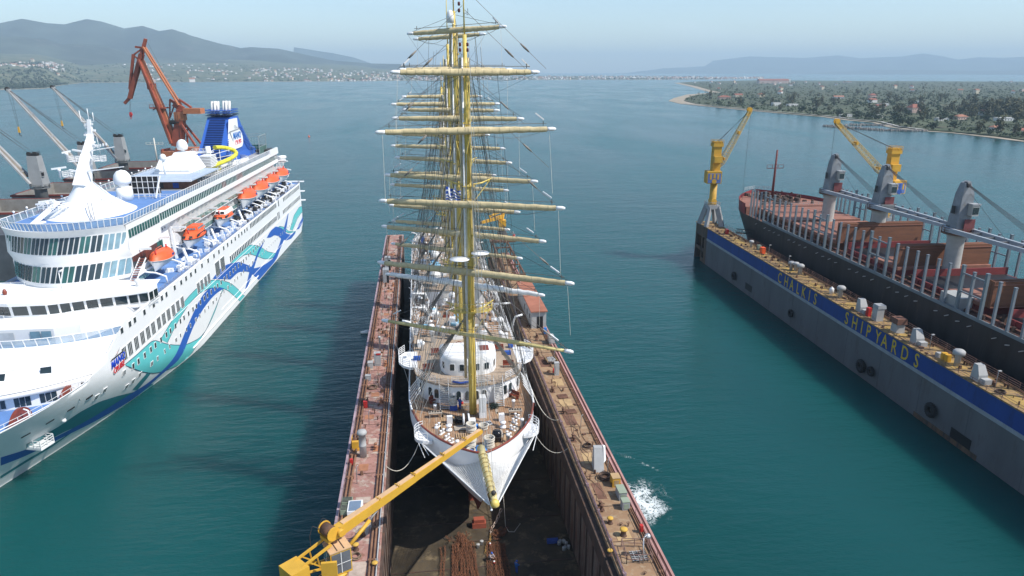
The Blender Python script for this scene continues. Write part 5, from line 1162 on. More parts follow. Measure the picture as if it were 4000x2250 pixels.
# mooring lines from the bow to the dock walls
MB().wire((-1.3, 78.0, 16.4), (-5.2, 75.4, 14.9), .05, 1.9, 5, 14).build('mooring_line', ROPE, None, label='slack mooring line from the bow to the left dock wall', cat='rope')
MB().wire((13.2, 78.0, 16.4), (17.4, 77.0, 15.0), .04, 1.6, 5, 14).build('mooring_line', ROPE, None, label='slack mooring line from the bow to the right dock wall', cat='rope')
MB().wire((-1.5, 86, 17), (-5.3, 116, 15.2), .04, 0, 5).build('mooring_line', ROPE, None, label='taut line running along the left side to the dock wall', cat='rope')
MB().wire((14.6, 90, 17), (17.3, 84, 15.1), .05, 1.5, 5, 12).build('mooring_line', ROPE, None, label='sagging rope pair at the right bridge wing', cat='rope')
# flag
FB, FW = mat('flag_blue', (.03, .09, .42), .8), mat('flag_white', (.78, .78, .78), .8)
b = MB(); NX, NZ = 36, 18; G = [[(3.45 + 2.55 * i / NX, 95 + .28 * math.sin(i * .55 + j * .2) * (i / NX), 43.35 + 1.75 * j / NZ - .85 * (i / NX) ** 1.3 + .1 * math.sin(i * .5)) for i in range(NX + 1)] for j in range(NZ + 1)]
base = [b.add(r_) for r_ in G]
for j in range(NZ):
    for i in range(NX):
        top = NZ - 1 - j; stripe = top // 2; b.m = 0 if stripe % 2 == 0 else 1
        if i < 13 and top < 10: b.m = 1 if (5 <= i < 8 or 4 <= top < 6) else 0
        b.face((base[j] + i, base[j] + i + 1, base[j + 1] + i + 1, base[j + 1] + i))
fl = thing('flag', 'blue and white striped flag with a cross flying behind the foremast', 'flag', (3.4, 95, 43)); b.build('cloth', [FB, FW], fl, (-3.4, -95, -43)); MB().wire((0, 0, -6), (0, 0, 3), .025).build('halyard', LINE, fl)

# ================================================================== CRUISE SHIP
cs = thing('cruise_ship', 'big white cruise ship with turquoise and blue wave painting on its side', 'cruise ship', (-67.0, 185.1, 0), R(-2))
def c_hx(y, z):
    k = clamp(z, 0, 16) / 14; ys = -100 - 15 * k; L = 75 - 33 * k; n = 1.45 + .75 * k
    t = clamp((y - ys) / L); w = 17.2 * (1 - (1 - t) ** n)
    a = clamp((106 - y + (min(z, 3) - 3) * 1.5) / 9); return w * (.80 + .20 * (1 - (1 - a) ** 2.2))
def c_stem(z): return -100 - 15 * clamp(z, 0, 16) / 14
def c_top(y): return interp([(-116, 15.6), (-95, 14.6), (-76, 13.8), (-70, 15.0), (-64, 17.5), (-60, 18.6), (104, 18.6)], y)
b = MB(); b.smooth = True
CY = [-115.5 + .8 * i for i in range(60)] + [-67.5 + 2.5 * i for i in range(67)] + [100.5, 102, 103.2]
CZ = [-2, 0, .5, 1, 2, 3, 4.5, 6, 7.5, 9, 10.5, 12, 13, 14, 15.5, 17, 18.6]
for s in (1, -1):
    base = []
    for z in CZ:
        row = []
        for y in CY:
            zz = min(z, c_top(y)); yy = max(y, c_stem(zz)); row.append((s * c_hx(yy, max(zz, 0)), yy, zz))
        base.append(b.add(row))
    for i, (p, q) in enumerate(zip(base, base[1:])):
        b.m = 1 if CZ[i] < 0 else 0
        for j in range(len(CY) - 1):
            f = (p + j, p + j + 1, q + j + 1, q + j); b.face(f if s > 0 else f[::-1])
b.smooth = False
for z0, z1 in zip(CZ, CZ[1:]): b.m = 0; w0, w1 = c_hx(103.2, max(0, z0)), c_hx(103.2, max(0, z1)); b.quad((w0, 103.2, z0), (-w0, 103.2, z0), (-w1, 103.2, z1), (w1, 103.2, z1))
b.build('hull', [CRWHITE, mat('boot_topping', (.10, .12, .11), .6, var=.3)], cs)
# painted waves, laid on the plating as thin coats
BANDS = [
    ('T', [(-63.4, 11.3), (-59.0, 11.1), (-50.9, 11.1), (-46.8, 8.7), (-42.7, 6.7), (-36.8, 4.3), (-33.2, 3.4), (-27.5, 2.3), (-22.9, 2.4), (-17.3, 4.2), (-11.4, 6.2), (-7.2, 7.9)], [(-63.3, 11.0), (-60.5, 9.2), (-56.5, 6.8), (-51.2, 4.2), (-46.5, 2.4), (-40.7, 0.9), (-34.6, -0.7), (-31.2, 1.2), (-24.8, 2.2), (-19.7, 3.1), (-14.6, 4.6), (-10.0, 6.8), (-6.6, 7.6)]),
    ('T', [(-47.8, 9.8), (-43.1, 11.0), (-36.9, 12.2), (-31.7, 13.1), (-24.8, 13.4), (-15.9, 12.6), (-8.5, 10.5), (-0.8, 7.4), (5.0, 3.9), (10.6, -0.1)], [(-45.0, 8.0), (-40.9, 9.4), (-35.8, 10.7), (-30.7, 11.6), (-23.7, 11.8), (-16.6, 10.8), (-9.2, 8.8), (-3.6, 6.2), (2.0, 2.6), (6.2, -0.2)]),
    ('B', [(-87.8, 7.7), (-81.3, 5.5), (-75.9, 4.4), (-68.0, 3.4), (-59.0, 2.9), (-50.6, 2.0), (-47.2, 2.7), (-44.3, 2.9), (-42.5, 3.8), (-40.6, 4.4), (-36.0, 6.4), (-30.2, 8.5), (-24.3, 10.4), (-18.5, 11.1), (-11.1, 9.4), (-6.9, 7.8)], [(-86.2, 5.5), (-81.1, 4.1), (-74.7, 3.3), (-66.5, 1.7), (-58.9, 0.6), (-52.4, 0.0), (-48.0, 1.4), (-44.1, 1.9), (-39.3, 1.6), (-38.4, 2.7), (-35.3, 4.0), (-29.4, 6.4), (-22.6, 7.7), (-15.7, 8.3), (-9.6, 8.0), (-6.6, 7.6)]),
    ('L', [(-83.8, 7.5), (-77.9, 7.1), (-74.5, 7.7), (-69.4, 7.1), (-63.1, 5.1), (-54.4, 2.0), (-50.0, 1.3), (-44.9, -0.6)], [(-82.2, 5.4), (-74.4, 4.5), (-64.6, 1.7), (-61.5, 1.8), (-56.9, 0.7), (-52.7, -1.2), (-49.5, -1.5), (-46.2, -1.1)]),
    ('L', [(-84.5, 2.8), (-80.4, 3.0), (-75.5, 2.8), (-71.6, 3.0)], [(-84.1, 2.2), (-79.9, 2.3), (-75.0, 2.2), (-71.2, 2.8)]),
    ('L', [(-57.5, 3.7), (-56.0, 4.8), (-54.3, 5.5)], [(-54.8, 2.4), (-53.7, 3.5), (-52.2, 4.6)]),
    ('B', [(-14.0, 12.3), (-7.5, 13.1), (-1.0, 12.5), (9.0, 10.4), (17.2, 7.2), (22.1, 4.9), (29.1, 3.4), (37.0, 2.5), (43.7, 2.0)], [(-0.5, 8.2), (6.8, 8.1), (14.0, 6.3), (18.3, 4.8), (21.2, 3.0), (24.3, 1.3), (26.0, 0.1), (34.3, 0.3), (45.0, 0.8)]),
    ('B', [(9.8, 1.1), (14.1, 3.4), (18.0, 5.7), (22.7, 6.7), (29.8, 8.9), (37.2, 9.7)], [(12.7, 1.5), (18.4, 3.2), (22.1, 4.9), (27.4, 7.1), (32.8, 8.5), (37.6, 9.6)]),
    ('B', [(22.6, 4.8), (33.6, 2.6), (41.8, 1.6), (49.6, 2.6), (56.2, 4.1), (61.1, 6.2), (73.1, 11.3)], [(26.0, 0.1), (39.3, -0.2), (50.7, 0.6), (56.3, 2.3), (62.1, 3.6), (67.5, 6.1), (73.9, 11.1)]),
    ('B', [(40.1, 9.9), (45.9, 10.9), (53.2, 10.8), (60.3, 8.8), (67.1, 5.3), (75.1, 3.0), (83.3, 2.6)], [(45.1, 8.9), (50.4, 8.5), (55.5, 7.0), (59.6, 5.0), (66.0, 3.0), (74.5, 1.7), (81.7, 2.0)]),
    ('T', [(1.2, 12.1), (10.1, 12.8), (16.8, 13.0), (23.4, 11.8), (31.6, 9.2), (40.0, 5.5), (49.6, 2.6)], [(4.4, 11.4), (13.4, 11.2), (19.7, 10.0), (27.5, 7.2), (34.5, 4.6), (42.2, 2.6), (46.6, 2.1)]),
    ('T', [(50.9, 9.8), (58.7, 9.8), (66.0, 7.8), (71.4, 5.2), (83.3, 2.6)], [(54.9, 10.2), (61.1, 8.5), (65.5, 6.5), (71.2, 4.6), (81.9, 2.4)]),
    ('T', [(73.8, 5.2), (82.4, 8.7), (93.0, 9.9), (103.1, 8.8), (111.1, 7.4)], [(77.9, 4.1), (88.7, 6.5), (96.9, 7.1), (104.7, 6.2), (111.6, 5.4)]),
    ('B', [(84.6, 2.9), (98.6, 5.0), (108.6, 9.4), (112.7, 10.8)], [(89.3, 2.1), (100.7, 3.5), (111.7, 6.2), (115.6, 9.3)]),
]
TEALD = mat('deep_teal_paint', (.035, .22, .26), .45, var=.06)
def resample(P, n):
    L = [0]
    for a, c in zip(P, P[1:]): L.append(L[-1] + math.hypot(c[0] - a[0], c[1] - a[1]))
    out = []
    for i in range(n + 1):
        d = L[-1] * i / n; k = max(j for j in range(len(L) - 1) if L[j] <= d + 1e-9); t = (d - L[k]) / max(1e-6, L[k + 1] - L[k]); out.append((lerp(P[k][0], P[k + 1][0], t), lerp(P[k][1], P[k + 1][1], t)))
    for _ in range(2): out = [out[0]] + [((a[0] + 2 * m[0] + c[0]) / 4, (a[1] + 2 * m[1] + c[1]) / 4) for a, m, c in zip(out, out[1:], out[2:])] + [out[-1]]
    return out
def hull_strip(U, V, o, m, nv=8, n=48, name='painted_wave'):
    U, V = resample(U, n), resample(V, n); b = MB(); b.smooth = True
    b.grid([[(c_hx(y, z) + o, y, z) for i in range(n + 1) for y, z in [(lerp(U[i][0], V[i][0], j / nv), max(.25, lerp(U[i][1], V[i][1], j / nv)))]] for j in range(nv + 1)])
    return b.build(name, m, cs)
for i, (c, U, V) in enumerate(BANDS):
    o = {'T': .02, 'B': .045, 'L': .03}[c] + i * .0012; hull_strip(U, V, o, {'T': TURQ, 'B': mat('wave_blue', (.03, .12, .46), .45, var=.06), 'L': TEALD}[c])
    if c == 'T':
        for E in (U, V): hull_strip(E, [(y, z - .14) for y, z in E], o + .006, NAVY, 1, 48, 'wave_outline')
# hull windows
def hull_win(y, z, w, h, name='window', m=None, o=.05, d=.0):
    return (c_hx(y, z) + o, y, z)
WINS = {}
def win_mesh(w, h, k=1):
    key = (w, h, k)
    if key not in WINS:
        f = MB(); f.box(-.05, .02, -w / 2 - .10, w / 2 + .10, -h / 2 - .10, h / 2 + .10); f.m = 1
        for i in range(k): a = -w / 2 + i * w / k; f.box(.021, .03, a + (.07 if k > 1 else 0), a + w / k - (.07 if k > 1 else 0), -h / 2, h / 2)
        WINS[key] = f.mesh('window', [CRWHITE, mat('hull_window', (.05, .055, .055), .15, var=.3, spec=.7)])
    return WINS[key]
def put(y, z, w, h, k=1, name='window'):
    dx = (c_hx(y + .8, z) - c_hx(y - .8, z)) / 1.6; dz = (c_hx(y, z + .5) - c_hx(y, z - .5))
    link(name, win_mesh(w, h, k), cs, (c_hx(y, z) + .06, y, z), rot=(0, math.atan(dz), -math.atan(dx)))
for y in (-62.7, -59.4, -57.3, -53.0, -48.6, -44.4, -42.0, -37.4, -33.6, -30.6, -27.5, -24.5, -20, -15.5, -11, -7, -3, .5, 4, 7.5, 11, 14, 17, 19.5): put(y, 17.2, 1.0, 1.0)
for y in (-63.2, -60.8, -58.1, -55.4, -52.8, -50.3, -47.5, -45.0, -42.4, -39.7, -37.1, -34.4, -24.0, -21.6, -18.9, -16.5): put(y, 13.1, 1.7, 2.3, 3)
put(-9.5, 13.6, 3.2, 3.4, 4); put(-5.2, 13.6, 3.2, 3.4, 4)
for i in range(34): put(1.5 + i * 1.62, 13.2, 1.0, 1.5)
for y in (57.5, 59.4): put(y, 13.4, 1.2, 2.4, 2)
for i in range(15): put(66 + i * 2.1, 13.2, 1.1, 1.4)
for i in range(22): put(23.5 + i * 1.55, 17.3, .95, 1.4)
put(60.0, 17.4, 1.4, 2.2, 2)
for i in range(14): put(68 + i * 2.1, 17.2, 1.1, 1.4)
y = -60.7
for k in range(38):
    put(y, 9.7 if k < 30 else 9.9, .75, 1.0); y += 2.85 if k % 3 else 2.2
y = -53
for k in range(26): put(y, 6.9, .45 if k % 4 else .9, .8, 1 if k % 4 else 2); y += 3.6 if k % 2 else 2.6
for y, z in ((-57.4, 6.6), (-59.4, 6.2), (-61.2, 6.0), (-69.6, 9.2), (-71.5, 8.9), (-64, 9.9)): put(y, z, .9, .9, 2)
for i in range(22): put(30 + i * 2.9, 6.6 if i % 2 else 6.7, .35, .6)
for y in (-74, -78, -82, -86): MB().obox((0, 0, 0), .3, 1.5, .55).build('fairlead', BLACK, cs, (c_hx(y, 10.0) + .0, y, 10.0), -math.atan((c_hx(y + 1, 10) - c_hx(y - 1, 10)) / 2))
# knuckle strakes and rubbing band
for z, y0, y1 in ((18.2, -60, 102), (11.4, -62, 102), (3.2, -10, 98), (1.6, -32, 26)):
    b = MB(); b.tube([(c_hx(y, z) + .04, y, z) for y in [y0 + (y1 - y0) * i / 40 for i in range(41)]], .07 if z != 1.6 else .22, 5); b.build('strake', CRWHITE, cs)
for z, y in ((18.4, 103), (14.6, 103), (11.0, 103)): MB().box(-16.8, 17.9, y - .5, y + 1.1, z - .3, z).build('stern_ledge', CRWHITE, cs)
# name logo on the bow
logo = link('ship_logo', MB().poly([(0, -2.3, 1.2), (0, 2.6, 1.05), (0, 2.6, 1.28), (0, -1.7, 1.45)]).mesh('ship_logo', BLACK), cs, (c_hx(-66.2, 13.4) + .10, -66.2, 12.6), rot=(0, .02, 0))
RX = (R(90), 0, R(90))
link('lettering', text_mesh('MANO', 1.75, .02, .035, .25), logo, (.02, .35, .35), rot=RX).data.materials.append(mat('logo_blue', (.02, .07, .55), .5))
link('lettering', text_mesh('CRUISE', 1.3, .02, .03, .25), logo, (.02, .3, -.85), rot=RX).data.materials.append(mat('logo_red', (.62, .02, .03), .5))
for k in range(4): MB().poly([(.0, -.6 + k * .5, 1.55 + k * .0), (.0, .5 + k * .35, 1.5 + k * .25), (.0, .5 + k * .35, 1.62 + k * .25)]).build('logo_wing', (BLACK, REDP, DARK, GREYP)[k], logo)
# decks
def cdeck(z, y0, y1, m, hw=None, name='deck', inset=.3):
    ys = [y0 + (y1 - y0) * i / 40 for i in range(41)]; w = lambda y: max(.1, (min(hw, c_hx(y, z) - inset) if hw else c_hx(y, z) - inset))
    return MB().poly([(-w(y), y, z) for y in ys] + [(w(y), y, z) for y in reversed(ys)]).build(name, m, cs)
cdeck(11.0, -110, -76, BLUED, name='bow_deck'); cdeck(17.94, -49.5, 102.5, BLUED, name='boat_deck')
b = MB(); b.tube([(c_hx(y, 14) + .03, max(y, c_stem(c_top(y))), c_top(y) + .08) for y in [-115 + i * 1.3 for i in range(40)]], .09, 5); b.rail([(c_hx(y, 14) - .3, y, c_top(y)) for y in [-112 + i * 2 for i in range(19)]], .5, 2, .03, 1); b.build('bow_rail', RAIL, cs)
# anchor platform on the bow
b = MB(); b.box(-.2, 2.4, -1.3, 1.3, -.3, 0); ap = b.build('anchor_platform', CRWHITE, cs, (c_hx(-81.5, 6.2), -81.5, 6.3), -.25)
MB().rail([(0, -1.25, 0), (2.35, -1.25, 0), (2.35, 1.25, 0), (0, 1.25, 0)], 1.2, 1.1, .05, 3).build('railing', RAIL, ap)
MB().sphere((c_hx(-78, 8.2) + .15, -78, 8.2), .35, 10, 6).build('bow_light', CRWHITE, cs)
# ---- terraced front
def arc_row(z, ya, ys, hw, n=36, p=2.0, x0=0):
    return [(x0 + hw * (-1 + 2 * i / n), lerp(ya, ys, abs(-1 + 2 * i / n) ** p), z) for i in range(n + 1)]
def loft(rows, m, name='front_wall', smooth=True, par=None, back=None):
    b = MB(); b.smooth = smooth; b.grid(rows)
    if back is not None: r = rows[-1]; b.smooth = False; b.poly(list(r) + [(r[-1][0], back, r[-1][2]), (r[0][0], back, r[0][2])])
    return b.build(name, m, par or cs)
loft([arc_row(11.02, -80.5, -75.5, 15.8), arc_row(13.4, -80.5, -75.5, 15.8)], CRWHITE)
loft([arc_row(13.2, -80.6, -75.0, 15.8), arc_row(13.2, -82.2, -74.5, 16.6), arc_row(13.9, -82.0, -73.2, 17.0), arc_row(14.7, -79.5, -71.0, 17.18), arc_row(15.4, -75.2, -67.5, 17.2), arc_row(15.9, -70.5, -64, 17.2), arc_row(16.2, -66.8, -60.5, 17.2)], CRWHITE, 'bow_visor')
b = MB(); b.poly(arc_row(15.1, -66.6, -60.2, 16.9) + [(16.9, -50, 15.1), (-16.9, -50, 15.1)]); b.build('terrace_deck', mat('terrace_blue_grey', (.20, .28, .42), .7, var=.08, scale=.4), cs)
def pane_row(par, rowb, rowt, fr, m, gap=.06, o=.05, name='pane'):
    """one glass pane per interval between two matching arcs; fr lists (start, end) fractions"""
    N = len(rowb) - 1
    def at(r, f): k = clamp(f) * N; i = min(int(k), N - 1); return Vector(r[i]).lerp(Vector(r[i + 1]), k - i)
    for j, (f0, f1) in enumerate(fr):
        a, b_, c, d = at(rowb, f0), at(rowb, f1), at(rowt, f1), at(rowt, f0); n = (b_ - a).cross(d - a).normalized() * o
        MB().quad(a + n, b_ + n, c + n, d + n).build(name, m[j % len(m)] if isinstance(m, list) else m, par)
fa, fb = arc_row(11.35, -80.5, -75.5, 15.8), arc_row(12.85, -80.5, -75.5, 15.8)
fp = []
for k in range(9):
    f = .06 + k * .098
    for i in range(3): fp.append((f + i * .022, f + i * .022 + .0195))
pane_row(cs, fa, fb, fp, GLASS, name='front_window')
for x in (-11.5, -6, -.5, 5, 10.5): link('front_window', MB().quad((-.75, -.62, -.35), (.75, -.62, -.35), (.75, .35, .35), (-.75, .35, .35)).mesh('front_window', GLASS), cs, (x, lerp(-77.6, -69.4, (abs(x) / 17.2) ** 2), 15.35 if abs(x) < 8 else 15.3), rot=(.18, 0, .03 * x))
def glass_rail(rowb, rowt, n, name='glass_railing', m=BALUS):
    b = MB(); N = len(rowb) - 1
    def at(r, f): k = clamp(f) * N; i = min(int(k), N - 1); return Vector(r[i]).lerp(Vector(r[i + 1]), k - i)
    for i in range(n + 1): b.beam(at(rowb, i / n), at(rowt, i / n), .13, .10)
    b.tube([at(rowt, i / (2 * n)) for i in range(2 * n + 1)], .07, 5)
    g = b.build(name, CRWHITE, cs)
    for i in range(n): MB().quad(at(rowb, (i + .06) / n), at(rowb, (i + .94) / n), at(rowt, (i + .94) / n), at(rowt, (i + .06) / n)).build('pane', m, g)
for z, a, s_, w in ((13.95, -82.05, -73.25, 17.05), (15.42, -75.3, -67.6, 17.24), (14.72, -79.6, -71.1, 17.22)): MB().tube(arc_row(z, a, s_, w), .07 if z < 14 else .035, 4).build('plating_seam', LGREY, cs)
glass_rail(arc_row(16.22, -66.8, -60.5, 17.1), arc_row(17.6, -67.2, -60.8, 17.1), 20)
# house under the bridge
b = MB(); b.prism([(-15, -50), (-13, -57), (-9.5, -61), (-7.5, -61.2), (-7.4, -58.5), (-6.0, -58.5), (-5.9, -62.6), (6, -62.4), (9.5, -60.6), (11.5, -57), (15, -50)], 15.11, 17.9); fh = b.build('front_house', CRWHITE, cs)
b = MB(); b.quad((-3.2, -62.62, 15.3), (-.4, -62.6, 15.3), (-.4, -62.6, 17.4), (-3.2, -62.62, 17.4)); b.build('door', mat('door_white', (.62, .65, .66), .5), fh, (0, -.03, 0))
for x in (2.2, 4.0): MB().quad((x, -62.55, 16.1), (x + 1.6, -62.5, 16.1), (x + 1.6, -62.5, 17.5), (x, -62.55, 17.5)).build('window', SKYG, fh, (0, -.04, 0))
# bridge with wings
def bridge_row(z, o=0): return [(-19.0, -50.5 - o, z), (-14.5, -52.3 - o, z), (-10, -54.6 - o, z), (-4, -55.9 - o, z), (2, -55.6 - o, z), (5.5, -54.4 - o, z), (9.5, -52.6 - o, z), (14.0, -51.0 - o, z), (17.2, -49.8 - o * .3, z), (17.6, -46.5, z)]
b = MB(); r0 = bridge_row(17.75); r1 = bridge_row(20.2, .35); b.grid([bridge_row(17.45, -.6), bridge_row(17.45, .3), bridge_row(17.75, .3), r0, r1, bridge_row(20.2, .9), bridge_row(20.75, .9)]); r = bridge_row(20.75, .9); b.poly(r + [(17.0, -43, 20.75), (-18, -43, 20.75)]); br = b.build('bridge', CRWHITE, cs)
fr = []
for i in range(8):
    n = 1 if i in (0, 7) else 1
L9 = 9
def seg(f0, f1): return (f0 / L9, f1 / L9)
pane_row(br, bridge_row(18.25, .07), bridge_row(20.0, .32), [seg(k * .5 + .05, k * .5 + .46) for k in range(1, 18)], GLASS, o=.02)
b = MB(); b.rail([(5, -55.9, 17.5), (9.5, -53.6, 17.5), (14, -52, 17.5), (17.6, -50.6, 17.5), (17.8, -46.5, 17.5)], 1.1, 2, .04, 2); b.rail([(-15, -53.4, 17.5), (-10, -55.6, 17.5), (-5, -56.8, 17.5)], 1.1, 2, .04, 2); b.build('bridge_walkway_railing', RAIL, cs)
b = MB(); b.tube([(2, -50, 20.8), (2, -50, 24.6)], .09, 6); b.tube([(2, -50, 24.6), (2.7, -50, 24.9)], .2, 6); b.tube([(11, -49, 20.8), (11, -49, 23.2)], .06, 5); b.lathe((14.5, -47.5, 20.76), [(.5, 0), (.3, .6), (.55, .9), (.5, 1.3), (.001, 1.4)], 10); b.rail([(-14, -46, 20.76), (15, -45.6, 20.76)], .9, 2.4, .03, 2); b.build('bridge_roof_gear', RAIL, cs)
MB().lathe((-7.5, -51, 20.76), [(.3, 0), (.4, .5), (.2, 1.0), (.001, 1.1)], 10).build('ship_bell', MAHOG, cs)
# ---- tall front with its two window rows
HW = 11.0
SX = -HW
fl_rows = [(20.76, -47.6, -40.5), (21.3, -47.8, -40.6), (24.3, -46.8, -40.2), (25.2, -46.6, -40.4), (26.6, -47.0, -41.4), (29.9, -46.0, -41.0), (30.4, -46.2, -41.2), (31.5, -47.2, -41.8)]
loft([arc_row(z, a, s_, HW if z < 25 else HW + .25) for z, a, s_ in fl_rows], CRWHITE, 'front_wall', back=-20)
cols = [SKYG, GLASS, GLASS, GLASS, GGLASS, GLASS, GGLASS, GLASS, GGLASS, GGLASS, GGLASS, SKYG]
for (zb, ab, sb), (zt, at_, st), nn in (((27.0, -46.93, -41.35), (30.0, -46.02, -41.03), 13), ((21.7, -47.67, -40.55), (24.6, -46.78, -40.27), 11)):
    for k in range(nn):
        f0, f1 = (k + .08) / nn, (k + .94) / nn; mid = (f0 + f1) / 2
        rb, rt = arc_row(zb, ab, sb, HW + .1), arc_row(zt, at_, st, HW + .1)
        sh = .012
        m = SKYG if k >= nn - 2 else GGLASS if k % 3 == 0 else GLASS
        N = 36
        def at(r, f): q = clamp(f) * N; i = min(int(q), N - 1); return Vector(r[i]).lerp(Vector(r[i + 1]), q - i)
        for a0, a1 in ((f0, mid - .004), (mid + .004, f1)):
            A, B_, C_, D_ = at(rb, a0 - sh), at(rb, a1 - sh), at(rt, a1 + sh), at(rt, a0 + sh); n = (B_ - A).cross(D_ - A).normalized() * .08
            MB().quad(A + n, B_ + n, C_ + n, D_ + n).build('front_window', m, cs)
glass_rail(arc_row(31.6, -47.2, -41.8, HW + .2), arc_row(33.1, -47.6, -42.2, HW + .5), 26)
# ---- long superstructure
b = MB(); b.box(-9.4, 9.4, -40.8, 93, 17.92, 27.3); b.build('deckhouse', CRWHITE, cs)
b = MB(); b.box(-HW - .02, HW + .02, -40.6, -24, 20.8, 31.48); b.build('forward_deckhouse', CRWHITE, cs)
b = MB(); b.box(-11.2, 11.2, -24.0, 92, 27.31, 28.45); b.build('lower_belt', CRWHITE, cs)
b = MB(); b.box(-11.2, 11.2, -24.0, 92, 30.25, 31.5); b.build('upper_belt', CRWHITE, cs)
b = MB(); b.box(-10.9, 10.9, -23.8, 91.6, 28.46, 30.24); b.build('window_band_core', DARK, cs)
PW = MB().box(0, .05, .07, 1.28, 28.52, 30.18).mesh('band_window', GGLASS); PWR = MB().box(0, .05, .07, 1.28, 28.52, 30.18).mesh('band_window', mat('red_tinted_glass', (.14, .06, .05), .15, var=.2))
for i in range(85):
    link('band_window', PWR if 33 < i < 37 or 44 < i < 50 else PW, cs, (10.92, -23.6 + i * 1.35, 0))
for i in range(12): link('band_window', PW, cs, (11.05, -40.2 + i * 1.33, -.1))
PM = MB().box(0, .09, -.06, .06, 28.46, 30.24).mesh('mullion', CRWHITE)
for i in range(87): link('mullion', PM, cs, (10.93, -23.57 + i * 1.35, 0))
for i in range(13): link('mullion', PM, cs, (11.03, -40.17 + i * 1.33, -.1))
b = MB()
SW = MB().box(0, .06, .05, 1.0, 22.0, 24.6).mesh('side_window', GGLASS); SWR = MB().box(0, .06, .05, 1.0, 22.0, 24.6).mesh('side_window', mat('red_tinted_glass', (.14, .06, .05), .15, var=.2)); SWD = MB().box(0, .06, .05, 1.0, 22.0, 24.6).mesh('side_window', GLASS)
for i in range(15): link('side_window', (SWD, SWD, SWR, SWR, SW)[i // 3], cs, (11.03, -40.2 + i * 1.07, 0))
for y in (-22.5, -20.9, -19.2, -17.6): MB().cyl((9.41, y, 25.8), (9.46, y, 25.8), .25, n=10).build('porthole', GLASS, cs)
for i in range(34):
    y = -23 + i * 3.4; MB().box(9.42, 9.48, y, y + .8, 18.3, 20.3).build('door' if i % 3 == 0 else 'window', GLASS if i % 3 else LGREY, cs)
# balconies with dividers and green balustrades
for z in (21.2, 24.2):
    MB().box(9.41, 11.6, -15 if z < 23 else -14, 90, z - .18, z).build('balcony_floor', CRWHITE, cs)
    BG = MB().box(0, .04, .05, 3.3, z + .02, z + 1.05).mesh('balustrade', glassmat('balustrade_green', (.16, .30, .26), .1, .7)); DV = MB().poly([(0, 0, z), (1.9, 0, z), (1.9, 0, z + 1.6), (1.2, 0, z + 2.5), (0, 0, z + 2.9)]).mesh('divider', CRWHITE)
    DR = MB().box(0, .05, .5, 2.6, z + .05, z + 2.2).mesh('balcony_door', GLASS)
    for i in range(30):
        y = -14 + i * 3.45; link('balustrade', BG, cs, (11.55, y, 0)); link('divider', DV, cs, (9.45, y, 0)); link('balcony_door', DR, cs, (9.42, y, 0))
MB().box(9.41, 11.6, -40, -24, 20.5, 20.75).build('balcony_floor', CRWHITE, cs)
for i in range(3): MB().box(11.0, 11.05, -39 + i * 3.4, -35.8 + i * 3.4, 19.0, 20.0).build('balustrade', glassmat('balustrade_green', (.16, .30, .26), .1, .7), cs)
b = MB(); b.rail([(16.6, -45, 17.92), (16.6, 101, 17.92)], 1.0, 2.4, .035, 2); b.build('boat_deck_railing', mat('railing_grey', (.30, .31, .35), .6), cs)
# side stair on the bridge deck
st = link('stairs', MB().beam((11.8, -44.5, 20.8), (11.8, -38.5, 24), .1, .3).beam((13.0, -44.5, 20.8), (13.0, -38.5, 24), .1, .3).mesh('stairs', CRWHITE), cs)
for i in range(10): t = (i + .5) / 10; MB().box(11.85, 12.95, lerp(-44.5, -38.5, t) - .2, lerp(-44.5, -38.5, t) + .2, lerp(20.8, 24, t) - .04, lerp(20.8, 24, t) + .04).build('step', MAHOG, st)
# top deck
b = MB(); b.poly([(x, y, 31.52) for x, y, z in arc_row(0, -46.8, -41.5, HW)] + [(11.0, 0, 31.52), (-11, 0, 31.52)]); b.build('observation_deck', BLUED, cs)
b = MB(); b.box(-11.1, 11.1, .1, 92, 31.505, 31.54); b.build('sun_deck', GREYD, cs)
for sx in (-11.1, 11.1):
    r0 = [(sx, -41.6 + i * (133 / 40), 31.55) for i in range(41)]; r1 = [(sx * 1.02, p[1], 32.95) for p in r0]
    if sx > 0: glass_rail(r0, r1, 84)
    else: glass_rail(r0[::-1], r1[::-1], 60)
b = MB()
for i in range(28): y = -38 + i * 4.6; b.lathe((-10.6, y, 31.55), [(.06, 0), (.06, 1.9), (.22, 2.0), (.22, 2.3), (.001, 2.4)], 7)
b.build('lamp_standards', CRWHITE, cs, kind='stuff')
# stern terraces
for k, (y1, z) in enumerate(((97, 24.4), (100, 21.4))):
    MB().box(-11 - k * 2, 11 + k * 2, 91.5, y1, z - .6, z).build('stern_terrace', CRWHITE, cs)
    b = MB(); b.rail([(11 + k * 2, 92.3, z), (11 + k * 2, y1, z), (-11, y1, z)], 1.1, 1.6, .05, 3); b.build('terrace_railing', RAIL, cs)
for y, z in ((94, 26.6), (98, 22.8)):
    MB().beam((12.2, y - 2, z + 1.3), (12.2, y + 3.4, z + .3), 3.2, .35).build('stern_canopy', CRWHITE, cs); b = MB()
    for i in range(6): b.beam((10.8 + i * .5, y - 4.5, z - 2.2), (10.8 + i * .5, y - 1.8, z + .8), .12, .12)
    b.build('stern_stair', RAIL, cs)
MB().lathe((11.5, 97.5, 26.4), [(1.2, 0), (1.5, .6), (1.5, 1.8), (1.9, 1.9), (1.6, 2.6), (.001, 2.8)], 14).build('stern_control_cab', CRWHITE, cs)
MB().box(-9, 10.4, 86, 92.2, 31.55, 32.5).build('stern_bulwark', DARK, cs); MB().beam((11.1, 80, 31.6), (11.1, 92.5, 31.6), .8, 2.2).build('stern_wall', CRWHITE, cs)
